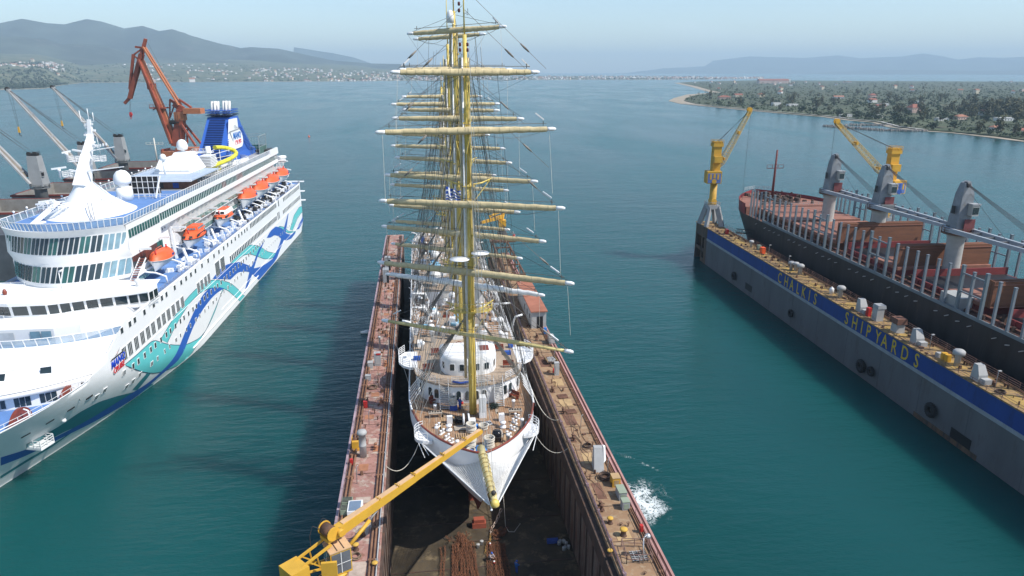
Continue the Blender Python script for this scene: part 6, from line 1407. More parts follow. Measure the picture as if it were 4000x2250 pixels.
# ---- mast on its white cone
b = MB(); b.smooth = True; b.grid([[(-1 + rx * math.cos(a), yc + ry * math.sin(a), z) for a in [2 * PI * i / 28 for i in range(28)]] for z, rx, ry, yc in ((31.53, 8.2, 10.5, -27.5), (32.6, 6.4, 8.2, -27.5), (34.6, 3.9, 5.2, -27.8), (36.6, 2.4, 3.3, -28.2), (38.0, 1.6, 2.0, -28.8))], True); b.poly([(-1 + 1.6 * math.cos(a), -28.8 + 2 * math.sin(a), 38) for a in [2 * PI * i / 28 for i in range(28)]]); mc = b.build('mast_cone', CRWHITE, cs)
b = MB(); b.beam((-1, -29.8, 37), (-.6, -26.6, 43.2), 2.4, 3.4, up=(0, 1, 0), w2=1.5, h2=2.0); b.beam((-.6, -26.6, 43.0), (-.1, -24.4, 47.2), 1.5, 1.9, up=(0, 1, 0), w2=.9, h2=1.1); b.beam((-.1, -24.4, 47.1), (0, -24.3, 50.4), .9, 1.0, up=(0, 1, 0), w2=.6, h2=.6); ms = b.build('mast', CRWHITE, cs)
b = MB()
for y, z, l in ((-29.3, 40.2, 8.4), (-26.6, 44.0, 6.0)): b.beam((-1.0, y, z), (-1 + l, y + .4, z + .9), .6, .28, w2=.35, h2=.15); b.beam((-1.0, y, z), (-3.2, y, z + .4), .5, .3)
b.build('mast_spreader', CRWHITE, ms)
b = MB()
for x0, y0, z0 in ((-3.5, -29, 39.3), (-2.6, -27.5, 42.2), (2.0, -27, 42.2)):
    P = [(x0 + 1.4 * math.cos(a), y0 + 1.2 * math.sin(a), z0) for a in [R(d) for d in range(0, 360, 60)]]; b.rail(P, 1.0, 1.2, .06, 3, True); b.prism([(p[0], p[1]) for p in P], z0 - .1, z0)
for i in range(18): z = 36 + i * .62; b.beam((-1.75 + i * .06, -30.2 + i * .31, z), (-1.1 + i * .06, -30.2 + i * .31, z), .07, .07)
b.build('mast_platform', RAIL, ms, kind='stuff')
b = MB()
for x, y, z, w in ((-4.2, -31.5, 40.6, 2.6), (-3.2, -29.5, 43.6, 1.5), (-5.6, -35.5, 34.6, 2.8)): b.beam((x - w / 2, y, z + .5), (x + w / 2, y + .6, z + .8), .25, .35); b.lathe((x, y + .3, z - 1.4), [(.18, 0), (.18, 1.4), (.35, 1.5), (.3, 1.9), (.001, 2)], 9)
b.tube([(-1.6, -24.4, 52.2), (-1.5, -24.4, 50), (1.0, -24.4, 50), (1.0, -24.4, 51.8)], .08, 5); b.tube([(0, -24.3, 50), (0, -24.3, 52.6)], .07, 5); b.tube([(2.4, -27, 43.6), (2.2, -27, 47)], .05, 5)
rr = random.Random(5)
for i in range(14): z = rr.uniform(44.5, 50); b.obox((rr.choice((-.8, .5)) + rr.uniform(-.2, .2), -24.6 + rr.uniform(-.5, .5), z), .5, .5, .4)
for i in range(5): b.obox((1.2 + i * .6, -26.5, 44.7 + .13 * i), .25, .25, .55)
b.build('radar_and_aerials', CRWHITE, ms, kind='stuff')
b = MB(); b.beam((-6.2, -40.5, 31.6), (-4.2, -34.0, 34.8), .9, .5); b.beam((-6.2, -40.5, 31.6), (-5.4, -38, 31.6), 1.2, .5); b.beam((-8.2, -34.5, 34.5), (-3, -33.8, 34.9), .25, .3); b.rail([(-7, -36, 33.6), (-3, -36.5, 33.6), (-2, -34, 33.6)], 1.1, 1, .06, 3); b.build('deck_crane', CRWHITE, cs)
lt = link('lettering', text_mesh('Crown Iris', 1.5, .02, 0, .2), mc, (3.05, -30.1, 34.7), rot=(R(52), 0, R(28))); lt.data.materials.append(mat('letter_grey', (.42, .45, .5), .5))
b = MB(); b.tube([(3.2, -37.2, 31.6), (1.6, -34.2, 34.6)], .1, 4); b.tube([(3.8, -37.0, 31.6), (2.2, -34.0, 34.6)], .1, 4); b.build('cone_ladder', LGREY, mc)
# ---- domes, screen, bar, upper house
b = MB(); b.cyl((0, -13.4, 31.53), (0, -13.4, 34.6), 1.7, n=20); b.cyl((0, -13.4, 34.6), (0, -13.4, 35.5), 1.15, n=16); b.lathe((0, -13.4, 31.53), [(1.55, 3.8), (1.85, 4.3), (1.9, 4.9), (1.65, 5.9), (1.0, 6.7), (.001, 7.0)], 20); b.build('radome', CRWHITE, cs)
for x, y, z, r, h in ((.2, 11.5, 33.9, .85, 3.9), (1.0, 24.2, 37.3, 1.5, 1.9)): MB().cyl((x, y, z), (x, y, z + h), r * .25, r * .35, n=10).lathe((x, y, z + h), [(r * .3, -.3), (r * .9, 0), (r, r * .6), (r * .85, r * 1.25), (r * .5, r * 1.7), (.001, r * 1.85)], 16).build('radome', CRWHITE, cs)
b = MB(); b.box(-2.2, 6.6, -9.6, -9.3, 32.4, 36.4); b.m = 1
for i in range(8): b.box(-2.2 + i * 1.22, -2.1 + i * 1.22, -9.75, -9.61, 31.55, 36.5)
for z in (32.3, 33.7, 35.1, 36.4): b.box(-2.2, 6.6, -9.74, -9.62, z, z + .1)
b.beam((6.9, -9.7, 36.6), (6.0, -11.5, 31.6), .3, .3); b.beam((-2, -9.7, 36.6), (-2, -11.5, 31.6), .25, .25); b.build('deck_screen', [BLACK, CRWHITE], cs)
BARW = mat('bar_wood', (.17, .075, .045), .6, var=.2, scale=2)
b = MB(); b.box(-6.0, 9.0, 2.2, 9.0, 31.56, 33.4); bar = b.build('pool_bar', BARW, cs)
MB().box(-7.5, 10.2, 1.0, 24, 33.6, 33.95).build('canopy_roof', mat('roof_blue_grey', (.42, .50, .60), .6, var=.08), bar); MB().box(-7.6, 10.3, .7, 1.0, 33.55, 34.0).build('canopy_edge', CRWHITE, bar)
for x in (-2.5, 1.5, 5.2): MB().box(x, x + 1.4, 2.12, 2.19, 31.8, 33.1).build('sign_board', (BLACK, DARK, COVER)[int(x) % 3], bar)
MB().obox((1.4, 19.5, 33.96), 9.4, 13.5, 3.6, 0, .72).build('upper_house', CRWHITE, cs); MB().obox((1.3, 24.5, 37.57), 5.4, 5, .9, 0, .8).build('house_cap', CRWHITE, cs)
for i in range(8): MB().box(4.2, 7.4 + i * .0, 26.4 + i * .05, 33.5 - i * .25, 33.8 + i * .42, 34.02 + i * .42).build('louvre', CRWHITE, cs)
b = MB(); b.rail([(-6, 13, 33.96), (8.6, 13, 33.96)], 1.0, 1.6, .05, 3); b.rail([(-9, 9.5, 31.56), (9.6, 9.5, 31.56)], 1.1, 1.6, .05, 2); b.rail([(8.8, 14, 31.6), (8.8, 60, 31.6)], 1.6, 2.2, .06, 2); b.rail([(-1, -11.5, 31.56), (10.4, -12.2, 31.56)], 1.0, 1.6, .05, 2); b.build('sun_deck_railing', RAIL, cs)
# ---- slide
YS_ = mat('slide_yellow', (.72, .66, .05), .35, var=.04)
P = [(3.4, 44.8, 37.6), (4.6, 48.5, 37.2), (6.6, 50.6, 36.4), (8.2, 49.6, 35.5), (8.8, 45.5, 34.9), (8.4, 40, 34.4), (7.4, 34, 34.0), (6.2, 29.5, 33.6), (4.8, 27.5, 33.2), (4.2, 29.8, 32.9), (5.6, 33, 32.6), (7.0, 36, 32.3)]
sm = []
for i in range(len(P) - 1):
    p0, p1, p2, p3 = [Vector(P[clamp(k, 0, len(P) - 1)]) for k in (i - 1, i, i + 1, i + 2)]
    for k in range(5): t = k / 5; sm.append(.5 * ((2 * p1) + (p2 - p0) * t + (2 * p0 - 5 * p1 + 4 * p2 - p3) * t * t + (3 * p1 - p0 - 3 * p2 + p3) * t ** 3))
ws = link('water_slide', MB().tube(sm, .62, 10).mesh('water_slide', YS_), cs)
b = MB()
for i in range(0, len(sm), 6):
    q = sm[i]; d = (sm[min(i + 1, len(sm) - 1)] - sm[max(i - 1, 0)]).normalized(); b.tube([q - d * .06, q + d * .06], .68, 10)
b.build('slide_flange', mat('slide_joint', (.50, .46, .05), .5), ws, kind='stuff')
b = MB(); b.cyl((2.2, 42, 31.56), (2.2, 42, 38.2), .75, n=14); b.box(-2, 3, 41.2, 44.8, 36.2, 36.4); b.rail([(-2, 41.2, 36.4), (2, 41.2, 36.4)], 1.2, 1, .06, 3); b.rail([(-8, 40, 32), (-2, 41.2, 36.4)], 1.2, 1.2, .06, 3)
for q in sm[3:40:7]: b.beam(q, (2.2, 42, max(31.6, q.z - 1)), .12, .12); b.cyl((q.x, q.y, 31.56), (q.x, q.y, q.z - .5), .12, n=6)
b.build('slide_tower', CRWHITE, ws, kind='stuff')
# ---- funnel
FUN = mat('funnel_blue', (.035, .12, .45), .5, var=.06, scale=.3)
b = MB(); LV = [(31.56, 5.0, 47.5, 92), (33.8, 4.4, 51.0, 84), (39.5, 4.0, 57.5, 77.5), (45.5, 3.7, 64.2, 72.5)]
rows = [[(-w, y0, z), (w, y0, z), (w, y1, z), (-w, y1, z)] for z, w, y0, y1 in LV]; b.grid(rows, True); b.poly(rows[-1]); fn = b.build('funnel', FUN, cs)
def fw(z): return interp([(l[0], l[1]) for l in LV], z)
def fy0(z): return interp([(l[0], l[2]) for l in LV], z)
def fy1(z): return interp([(l[0], l[3]) for l in LV], z)
for i in range(23):
    z = 33.2 + i * .5; w = fw(z); y = fy0(z)
    MB().box(-w * .72, w * .58, y - .55, y - .02, z, z + .2).build('louvre', FUN, fn); 
    if z < 44.6: MB().box(w + .01, w + .35, y + .3, y + 3.0, z, z + .2).build('side_louvre', FUN, fn)
    if z < 42: MB().box(w + .01, w + .35, max(fy1(z) - 6.5, y + 8), fy1(z) - .3, z, z + .2).build('side_louvre', FUN, fn)
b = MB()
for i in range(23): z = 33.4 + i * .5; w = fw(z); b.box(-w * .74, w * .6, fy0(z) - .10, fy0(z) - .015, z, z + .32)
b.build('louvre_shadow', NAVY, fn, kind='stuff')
b = MB(); pan = [(61.4, 44.9), (69.8, 44.9), (69.3, 41.6)] + [(68.0 + 4.9 * math.cos(a), 38.3 + 3.2 * math.sin(a)) for a in [R(d) for d in range(68, -75, -11)]] + [(66, 35.3), (54.6, 35.4)]
A = [(fw(z) + .42, y, z) for y, z in pan]; b.poly(A); k = b.add(A + [(x - .45, y, z) for x, y, z in A]); n = len(A)
for i in range(n): j = (i + 1) % n; b.face((k + j, k + i, k + n + i, k + n + j))
sg = b.build('funnel_sign', CRWHITE, fn)
link('lettering', text_mesh('MANO', 3.1, .03, .06, .1), sg, (4.52, 66.3, 39.3), rot=RX).data.materials.append(mat('sign_blue', (.02, .16, .50), .5))
link('lettering', text_mesh('CRUISE', 2.35, .03, .04, .1), sg, (4.60, 66.6, 37.0), rot=RX).data.materials.append(mat('logo_red', (.62, .02, .03), .5))
MB().poly([(4.5, 58.6, 40.9), (4.5, 70.5, 41.3), (4.5, 70.5, 41.55), (4.5, 58.0, 41.35)]).build('sign_stroke', GREYP, sg); MB().poly([(4.53, 58.0, 41.3), (4.6, 60.6, 37.9), (4.6, 61.1, 37.9), (4.53, 58.8, 41.3)]).build('sign_stroke', GREYP, sg)
for k in range(3): MB().poly([(4.52, 63.5, 41.75 + k * .42), (4.52, 69.0 - k * 1.2, 41.9 + k * .42), (4.52, 67.5 - k * 1.2, 42.1 + k * .42)]).build('sign_stroke', LGREY, sg)
for z in (45.9, 46.7, 47.5):
    b = MB(); b.rail([(-3.8, 63, z), (3.9, 63, z), (3.9, 72.6, z), (-3.8, 72.6, z)], .3, 1.6, .1, 1, True); b.box(-3.5, 3.5, 63.5, 72, z - .1, z); b.build('funnel_crown', NAVY if z < 46.5 else FUN, fn)
PIPEW = mat('exhaust_white', (.72, .70, .66), .5, var=.08, scale=.8, col2=(.40, .28, .18), cut=(.56, .72), stretch=(2, 2, .3))
for x, y in ((-2.6, 65.6), (-1.6, 65.2), (-.7, 65.8), (-1.9, 67.2), (1.0, 66.0), (1.9, 65.6), (2.8, 66.2), (1.5, 67.4)): MB().cyl((x, y, 46), (x + .12, y + 1.2, 50.4 + (x > 0) * .1), .42, n=12).build('exhaust_pipe', PIPEW, fn)
MB().obox((0, 86, 31.56), 9, 8, 2.0, 0, .85).build('funnel_base_house', FUN, cs)
b = MB(); b.smooth = True; b.grid([[(9.6 * math.cos(a) * (1 if z < 32.9 else .985), 57 + 11 * math.sin(a), z) for a in [R(d) for d in range(-100, 101, 10)]] for z in (31.56, 33.0, 33.1)]); b.build('pool_wall', CRWHITE, cs)
# sports cage aft of the funnel
b = MB()
for x in (-8, 0, 8):
    for y in (95.5 - 10, 97 - 1): b.beam((x, y - 6, 31.56), (x, y - 6, 38), .22, .22)
for y in (79.5, 90): b.beam((-8, y, 37.9), (8, y, 37.9), .2, .2); b.beam((-8, y, 34.2), (8, y, 34.2), .15, .15)
for x in (-8, 0, 8): b.beam((x, 79.5, 37.9), (x, 90, 37.9), .2, .2); b.beam((x, 79.5, 34.2), (x, 90, 34.2), .15, .15)
for i in range(17): b.beam((-8 + i, 79.5, 31.6), (-8 + i, 79.5, 37.9), .05, .05); b.beam((8, 79.5 + i * .65, 31.6), (8, 79.5 + i * .65, 37.9), .05, .05)
cg = b.build('sports_cage', mat('cage_grey', (.30, .36, .36), .6), cs)
MB().box(7.9, 7.95, 79.6, 90, 31.6, 34.0).build('net', GREENN, cg); MB().box(-7.9, 7.9, 89.9, 89.95, 31.6, 34.0).build('net', GREENN, cg)
# ---- lifeboats (things of their own, hung along the boat deck)
CW = Matrix.Translation((-67.0, 185.1, 0)) @ Matrix.Rotation(R(-2), 4, 'Z')
def boat_hull(L, w, h):
    b = MB(); b.smooth = True; rows = []
    N = 12; ks = [-1 + 2 * i / N for i in range(N + 1)]
    for f, z in ((.06, 0), (.55, .35), (.86, .8), (1, 1)):
        ring = [(w / 2 * f * (1 - abs(k) ** 2.6) + .02, k * L / 2 * (.86 + .14 * z), z * h + .22 * h * abs(k) ** 3 * z) for k in ks]; rows.append(ring + [(-x, y, zz) for x, y, zz in reversed(ring)])
    b.grid(rows, True); b.smooth = False; b.poly(rows[-1]); return b
def boat_top(L, w, h0, h, steps=((1, 0), (.95, .45), (.72, .85), (.35, 1))):
    b = MB(); b.smooth = True; N = 12; ks = [-1 + 2 * i / N for i in range(N + 1)]; rows = []
    for f, t in steps:
        ring = [(w / 2 * f * (1 - abs(k) ** 2.8) + .02, k * L / 2 * (.97 - .28 * t), h0 + t * h + .16 * abs(k) ** 3 * (1 - t)) for k in ks]; rows.append(ring + [(-x, y, z) for x, y, z in reversed(ring)])
    b.grid(rows, True); b.poly(rows[-1]); return b
def lifeboat(y, kind, label):
    L = 10.5 if kind == 'small' else 13.2; w = 4.2; t = thing('lifeboat', label, 'lifeboat', CW @ Vector((13.2, y, 20.3)), R(-2), 'lifeboats of the cruise ship')
    boat_hull(L, w, 1.9).build('hull', CRWHITE, t)
    MB().tube([(s * (w / 2 * (1 - abs(k) ** 2.6) + .06), k * L / 2, 1.95 + .35 * abs(k) ** 3) for s, kk in ((1, [i / 8 for i in range(-8, 9)]), (-1, [i / 8 for i in range(8, -9, -1)])) for k in kk], .10, 5).build('fender', BLACK if kind == 'tender' else LGREY, t)
    if kind == 'white':
        boat_top(L, w * .97, 1.98, .9, ((1, 0), (.98, .8), (.9, 1))).build('canopy', ORANGE, t); c2 = MB(); c2.obox((0, .8, 2.9), 3.0, 7.5, 1.0, 0, .8); c2.build('cabin', CRWHITE, t); MB().obox((0, .8, 3.91), 2.2, 5.2, .12, 0, .9).build('cabin_roof', ORANGE, t)
        for i in range(5): MB().box(1.9 - .25, 1.97 - .05 - .1 * 0, -4 + i * 1.7, -2.7 + i * 1.7, 2.25, 2.75).build('window', GLASS, t)
        for i in range(2): MB().box(-1.1 + i * 1.2, -.1 + i * 1.2, -2.98, -2.9, 3.1, 3.65).build('window', GLASS, t); MB().box(-1.2 + i * 1.3, -.1 + i * 1.3, -5.6, -5.5, 2.2, 2.7).build('window', GLASS, t)
    else:
        boat_top(L, w * .98, 1.98, 1.55 if kind != 'tender' else 1.5).build('canopy', ORANGE, t)
        if kind == 'tender':
            MB().obox((0, 1.2, 3.3), 2.9, 5.4, 1.0, 0, .8).build('wheelhouse', ORANGE, t)
            for i in range(7): MB().box(1.86, 1.93, -3.4 + i * .82, -2.75 + i * .82, 2.35, 2.95).build('window', GLASS, t)
            for i in range(5): MB().box(1.25, 1.36, -.8 + i * .85, -.1 + i * .85, 3.55, 4.05).build('window', SKYG, t)
            for i in range(3): MB().box(-.9 + i * .65, -.4 + i * .65, -1.55, -1.45, 3.6, 4.05).build('window', SKYG, t)
            for x in (.7, -.9): MB().box(x, x + .7, -5.55, -5.35, 2.4, 3.0).build('window', GLASS, t)
    for yy in (-L * .33, L * .33 - 1): MB().cyl((.2, yy, 3.1), (.2, yy, 4.15), .17, n=8).cyl((.2, yy - .25, 4.1), (.2, yy + .25, 4.1), .12, n=6).build('lifting_hook', REDP, t)
    MB().tube([(-.6, -L * .1, 3.4), (-.6, -L * .1, 4.0), (-.6, L * .2, 4.0), (-.6, L * .2, 3.4)], .05, 5).build('grab_rail', ORANGE, t)
    if kind == 'small':
        for i in range(3): MB().box(2.02, 2.06, .4 + i * .4, .65 + i * .4, 2.2, 2.7).build('marking', ROYAL, t)
    if y > 30: t.scale = (1.22, 1.38, 1.25); t.location.z = 20.9
    return t
LB = [(-31.2, 'small', 'first orange and white lifeboat, nearest to the bridge'), (-10.5, 'tender', 'large orange tender with two rows of windows'), (13.5, 'white', 'tender with white cabin and red roof, third from the bridge'),
      (38.5, 'small', 'fourth lifeboat from the bridge, just aft of the white-topped tender'), (54.5, 'small', 'fifth lifeboat from the bridge, orange canopy'), (70.5, 'small', 'sixth lifeboat from the bridge, near the stern'), (86.5, 'small', 'last lifeboat, closest to the stern of the cruise ship')]
for y, k, l in LB: lifeboat(y, k, l)
for y, k, l in LB:
    for d in (-5.2, 5.2):
        b = MB(); b.tube([(15.6, y + d, 17.95), (15.5, y + d, 19.4), (13.6, y + d, 20.2), (11.8, y + d, 20.4), (9.5, y + d, 21.0)], .22, 6); b.beam((10.4, y + d, 18), (10.0, y + d, 25.6), .5, .7); b.beam((10.0, y + d, 25.4), (13.4, y + d, 25.4), .3, .45); b.build('davit', CRWHITE, cs)
rr = random.Random(8)
for i, y in enumerate((-27.6, -26.2, -4.5, -3.2, 20.5, 21.8, 46, 62, 78)):
    for z in (18.0, 18.75): MB().cyl((15.2, y - .55, z + .4), (15.2, y + .55, z + .4), .36, n=10).build('liferaft_canister', CRWHITE, cs)
for y in (-22, -1.5, 24): b = MB(); b.beam((15.4, y, 18), (13.9, y + 1.2, 21.6), .45, .5); b.box(15, 15.8, y - .4, y + .4, 17.95, 18.9); b.build('rescue_crane', CRWHITE, cs)
b = MB()
for i in range(160): y = rr.uniform(-30, 98); b.obox((rr.uniform(12, 16.2), y, 17.95), rr.uniform(.3, 1.2), rr.uniform(.3, 1.4), rr.uniform(.2, 1.1), 0, .9)
b.build('boat_deck_gear', [CRWHITE], cs, kind='stuff')
b = MB()
for i in range(90): y = rr.uniform(25, 98); b.obox((rr.uniform(11, 16), y, 17.95), rr.uniform(.5, 1.6), rr.uniform(.4, 1.8), rr.uniform(.3, 1.3), 0, .9)
b.build('boat_deck_machinery', DARK, cs, kind='stuff')
MB().cyl((13.5, -41.3, 18.35), (13.5, -39.7, 18.35), .38, n=10).build('liferaft_canister', CRWHITE, cs)
for k in range(3): MB().obox((-4 + k * 3, -72.5 - abs(k - 1), 11.02), 1.4, 2.6, .9, .1).build('bow_bench', LGREY, cs)
for x, y in ((11.2, -84.2), (14.4, -76.8)):
    b = MB(); b.smooth = True; b.grid([[(x + .25 * k, y + 2.6 * math.cos(a), 11.02 + 2.4 * math.sin(a)) for a in [R(d) for d in range(0, 181, 15)]] for k in (-1, 1)]); b.poly([(x + .26, y + 2.6 * math.cos(a), 11.02 + 2.4 * math.sin(a)) for a in [R(d) for d in range(0, 181, 15)]]); b.poly([(x - .26, y + 2.6 * math.cos(a), 11.02 + 2.4 * math.sin(a)) for a in [R(d) for d in range(180, -1, -15)]]); b.build('windbreak', MAHOG, cs)
    MB().tube([(x + 1.6, y - .2, 11), (x + 1.4, y - .2, 13.2), (x + .9, y - .3, 13.5)], .12, 6).build('bow_davit', CRWHITE, cs)

# ================================================================== GREY BULK CARRIER BEHIND THE CRUISE SHIP
CARG = mat('crane_house_grey', (.30, .31, .31), .6, var=.08, scale=.4, col2=(.30, .27, .22), cut=(.6, .78))
CARD = mat('crane_grey_dark', (.16, .17, .17), .6, var=.2, scale=.5)
JIBM = mat('jib_grey', (.36, .36, .355), .6, var=.1, scale=.4, col2=(.30, .24, .17), cut=(.58, .74))
JIBI = mat('jib_brown_inside', (.22, .19, .15), .8, var=.2)
gb = thing('bulk_carrier', 'grey bulk carrier lying behind the cruise ship with three deck cranes', 'cargo ship', (-131, 310, 0))
b = MB(); rows = []
for z, w in ((-2, 14.6), (3, 15), (14, 15)):
    rows.append([(w * (1 - max(0, (abs(y - 10) - 70) / 34) ** 2.2 * (.95 if y > 10 else .35)) * s, y, z) for s, ys in ((1, range(-90, 105, 5)), (-1, range(100, -91, -5))) for y in ys])
b.grid(rows, True); b.poly(rows[-1]); b.build('hull', mat('bulk_hull_grey', (.09, .10, .11), .6, var=.2, scale=.2), gb)
COAM = mat('coaming_grey', (.24, .23, .21), .8, var=.15, scale=.25, col2=(.17, .14, .11), cut=(.55, .72))
for y0, y1 in ((-76, -50), (-42, -12), (-3, 22), (31, 56)):
    b = MB(); b.box(-12, 12, y0, y0 + .3, 14.02, 18.0); b.box(-12, 12, y1 - .3, y1, 14.02, 18.0); b.box(-12, -11.7, y0 + .31, y1 - .31, 14.02, 18.0); b.box(11.7, 12, y0 + .31, y1 - .31, 14.02, 18.0); b.box(-11.69, 11.69, y0 + .31, y1 - .31, 14.02, 14.06); b.build('hatch_coaming', COAM, gb); b = MB()
    for q in ((-12.3, 12.3, y0 - .3, y0), (-12.3, 12.3, y1, y1 + .3), (-12.3, -12, y0, y1), (12, 12.3, y0, y1)): b.box(*q, 17.6, 18.2)
    b.build('hatch_rim', mat('hatch_rim_red', (.22, .045, .035), .8, var=.2), gb)
b = MB(); b.rail([(14.6, y, 14) for y in range(-80, 90, 6)], 1.2, 3, .06, 2); b.build('railing', JIBM, gb)
b = MB(); b.tube([(-6.5, 88, 14), (-6.8, 88.6, 26.5)], [.45, .3], 8); b.beam((-11, 88.5, 23.2), (-2.5, 88.5, 23.2), .2, .25); b.rail([(-11, 88.5, 23.4), (-2.5, 88.5, 23.4)], .8, 2, .08, 1); b.build('foremast', mat('mast_cream', (.62, .58, .50), .6, var=.1), gb)
def deck_crane(y, first=True):
    c = link('deck_crane', None, gb, (0, y, 0)) if 0 else None
    m = MB(); m.lathe((0, 0, 0), [(2.1, 14), (1.9, 20.8), (2.0, 21)], 16); ped = m.build('crane_pedestal', CARD, gb, (0, y, 0))
    m = MB(); m.lathe((0, 0, 0), [(3.0, 21.0), (3.0, 21.3)], 16); P = [(3 * math.cos(R(d)), 3 * math.sin(R(d)), 21.3) for d in range(0, 360, 30)]; m.rail(P, 1.2, 1.4, .06, 3, True); m.build('platform', CARD, ped)
    m = MB(); k = m.add([(-2.2, -2.4, 21.9), (2.2, -2.4, 21.9), (2.4, 2.4, 21.9), (-2.4, 2.4, 21.9), (-1.7, -1.7, 32.2), (1.5, -1.7, 32.2), (1.6, 1.7, 32.2), (-1.8, 1.7, 32.2)])
    for q in ((3, 2, 1, 0), (4, 5, 6, 7), (0, 1, 5, 4), (1, 2, 6, 5), (2, 3, 7, 6), (3, 0, 4, 7)): m.face([k + i for i in q])
    m.lathe((0, 0, 21.3), [(2.0, 0), (2.0, .6)], 14); h = m.build('crane_house', CARG, gb, (0, y, 0))
    MB().obox((2.0, -1.2, 25.2), .8, 1.6, 2.0).build('cab', CARG, h); MB().obox((2.3, -1.4, 25.5), .3, 1.2, 1.2).build('cab_window', GLASS, h)
    m = MB()
    for x in (-1.3, .6): m.cyl((x, -.9, 32.9), (x, -.2, 32.9), .75, n=12)
    m.obox((-.3, .3, 32.2), 3.2, 1.4, .9); m.rail([(.2, -1.2, 32.3), (1.4, -1.2, 32.3), (1.4, 1.4, 32.3)], 1.3, .8, .05, 2); m.build('sheave_head', DARK, h)
    T = Vector((-22.5, -1.5, 53)); B0 = Vector((-1.4, -1.4, 23.0)); d = (T - B0)
    for s in (-1.7, 1.7): MB().beam(B0 + Vector((0, s, 0)), T + Vector((0, s * .35, 0)), .5, 1.3, up=(0, 1, 0), h2=.9).build('jib_girder', JIBM, h)
    m = MB(); m.beam(B0 + d * .08 + Vector((.25, 0, -.2)), T - d * .05 + Vector((.2, 0, -.2)), .12, 2.3, up=(0, 1, 0), h2=.8); m.build('jib_web', JIBI, h)
    m = MB()
    for f in (.13, .42, .7): q = B0 + d * f; m.beam(q + Vector((0, -1.2, .2)), q + Vector((0, 1.2, .2)), .6, .5)
    m.beam(T + Vector((0, -.7, 0)), T + Vector((0, .7, 0)), 1.0, 1.2); m.build('jib_brace', JIBM, h)
    m = MB(); m.cyl(T + Vector((-.4, -.5, .5)), T + Vector((-.4, .5, .5)), .8, n=10); m.build('jib_tip', DARK, h)
    m = MB()
    for k in range(5): m.wire(T + Vector((0, -.6 + k * .3, .3)), Vector((-1.2 + (k % 2) * 1.8, -.6, 33.2)), .055)
    hy = T + Vector((.8, 0, -13.5)); m.wire(T + Vector((-.2, -.3, 0)), hy + Vector((-.15, 0, 0)), .05); m.wire(T + Vector((.5, .3, 0)), hy + Vector((.2, 0, 0)), .05); m.build('hoist_rope', DARK, h, kind='stuff')
    m = MB(); m.obox(hy + Vector((0, 0, -2.2)), .8, .5, 2.2, 0, .6); m.build('hook_block', CRANEO, h); m = MB(); m.tube([hy + Vector((0, 0, -2.2)), hy + Vector((0, 0, -3.3)), hy + Vector((.5, 0, -3.6)), hy + Vector((.5, 0, -3.1))], .13, 5); m.build('hook', DARK, h)
for y in (-46, -8, 27): deck_crane(y)
# ================================================================== RED LEVEL-LUFFING CRANE
MB().box(-110, -90, 300, 345, -2, 2.2).build('pier', CONC, kind='structure')
rc = thing('harbour_crane', 'tall rust red level-luffing harbour crane standing behind the blue funnel', 'crane', (-102, 319, 2.2), -math.atan(.131))
def rp(x, y, d=0):
    """survey of the crane taken off the picture, turned into metres in its own vertical plane"""
    u = (1125 - y / 1.979) / 2753; t = 303 / (.9558 + .2941 * u); return Vector(((x / 1.979 - 2000) / 2753 * t + 142.6, d, 57.8 + (.9558 * u - .2941) * t))
def rbox(b, x0, y0, x1, y1, w): p, q = rp(x0, y0), rp(x1, y1); return b.box(p.x, q.x, -w, w, p.z, q.z)
b = MB()
for sx in (-5, 5):
    for sy in (-5, 5): b.beam((sx, sy, 0), (sx * .5, sy * .5, 14), 1.6, 1.6)
b.box(-6, 6, -6, 6, 13.5, 15); b.lathe((0, 0, 15), [(4, 0), (3.2, 5.5)], 14); b.build('portal', REDCR, rc)
b = MB(); b.box(-4.2, 10.5, -4, 4, 20.6, 25.5); b.obox((5.2, 0, 25.52), 8, 6, 1.4); b.build('machinery_house', REDCW, rc)
b = MB(); b.rail([(-4, -4, 25.5), (10.3, -4, 25.5), (10.3, 4, 25.5)], 1.2, 2, .07, 2); b.box(-4.6, -4.2, -4, 4, 20, 26.4); b.build('house_railing', REDCR, rc)
b = MB(); b.beam(rp(1375, 1130), rp(1400, 850), 4.0, 4.2, up=(0, 1, 0), w2=3.0, h2=3.0); b.build('tower', REDCR, rc)
b = MB(); rbox(b, 1362, 930, 1425, 865, 1.7); b.build('winch_cabin', REDCW, rc)
for d in (-1.5, 1.5):
    MB().beam(rp(1345, 1105, d), rp(1235, 800, d * .9), .7, 3.1, up=(0, 1, 0), h2=2.6).build('boom_girder', REDCR, rc); MB().beam(rp(1236, 803, d * .9), rp(1085, 462, d * .7), .6, 2.6, up=(0, 1, 0), h2=2.0).build('boom_girder', REDCR, rc)
MB().beam(rp(1348, 1105), rp(1090, 470), 3.4, 2.2, up=(0, 1, 0), w2=2.2, h2=1.4).build('boom_plate', REDCW, rc)
b = MB(); rbox(b, 1175, 838, 1290, 828, 2.3); b.rail([rp(1175, 828, -2.2), rp(1290, 828, -2.2)], 1.2, 1.5, .07, 2); b.beam(rp(1180, 850), rp(1225, 830), .4, .4); b.build('boom_platform', REDCR, rc)
rbox(MB(), 1155, 690, 1188, 645, 1.9).build('boom_cabin', REDCR, rc)
b = MB(); b.beam(rp(1125, 300), rp(1095, 420), .8, 1.5, up=(0, 1, 0), h2=2.4); b.beam(rp(1095, 418), rp(1003, 760), 1.5, 2.3, up=(0, 1, 0), h2=1.5); b.beam(rp(1003, 755), rp(962, 800), 1.0, 1.1, up=(0, 1, 0), h2=.8); b.build('fly_jib', REDCR, rc)
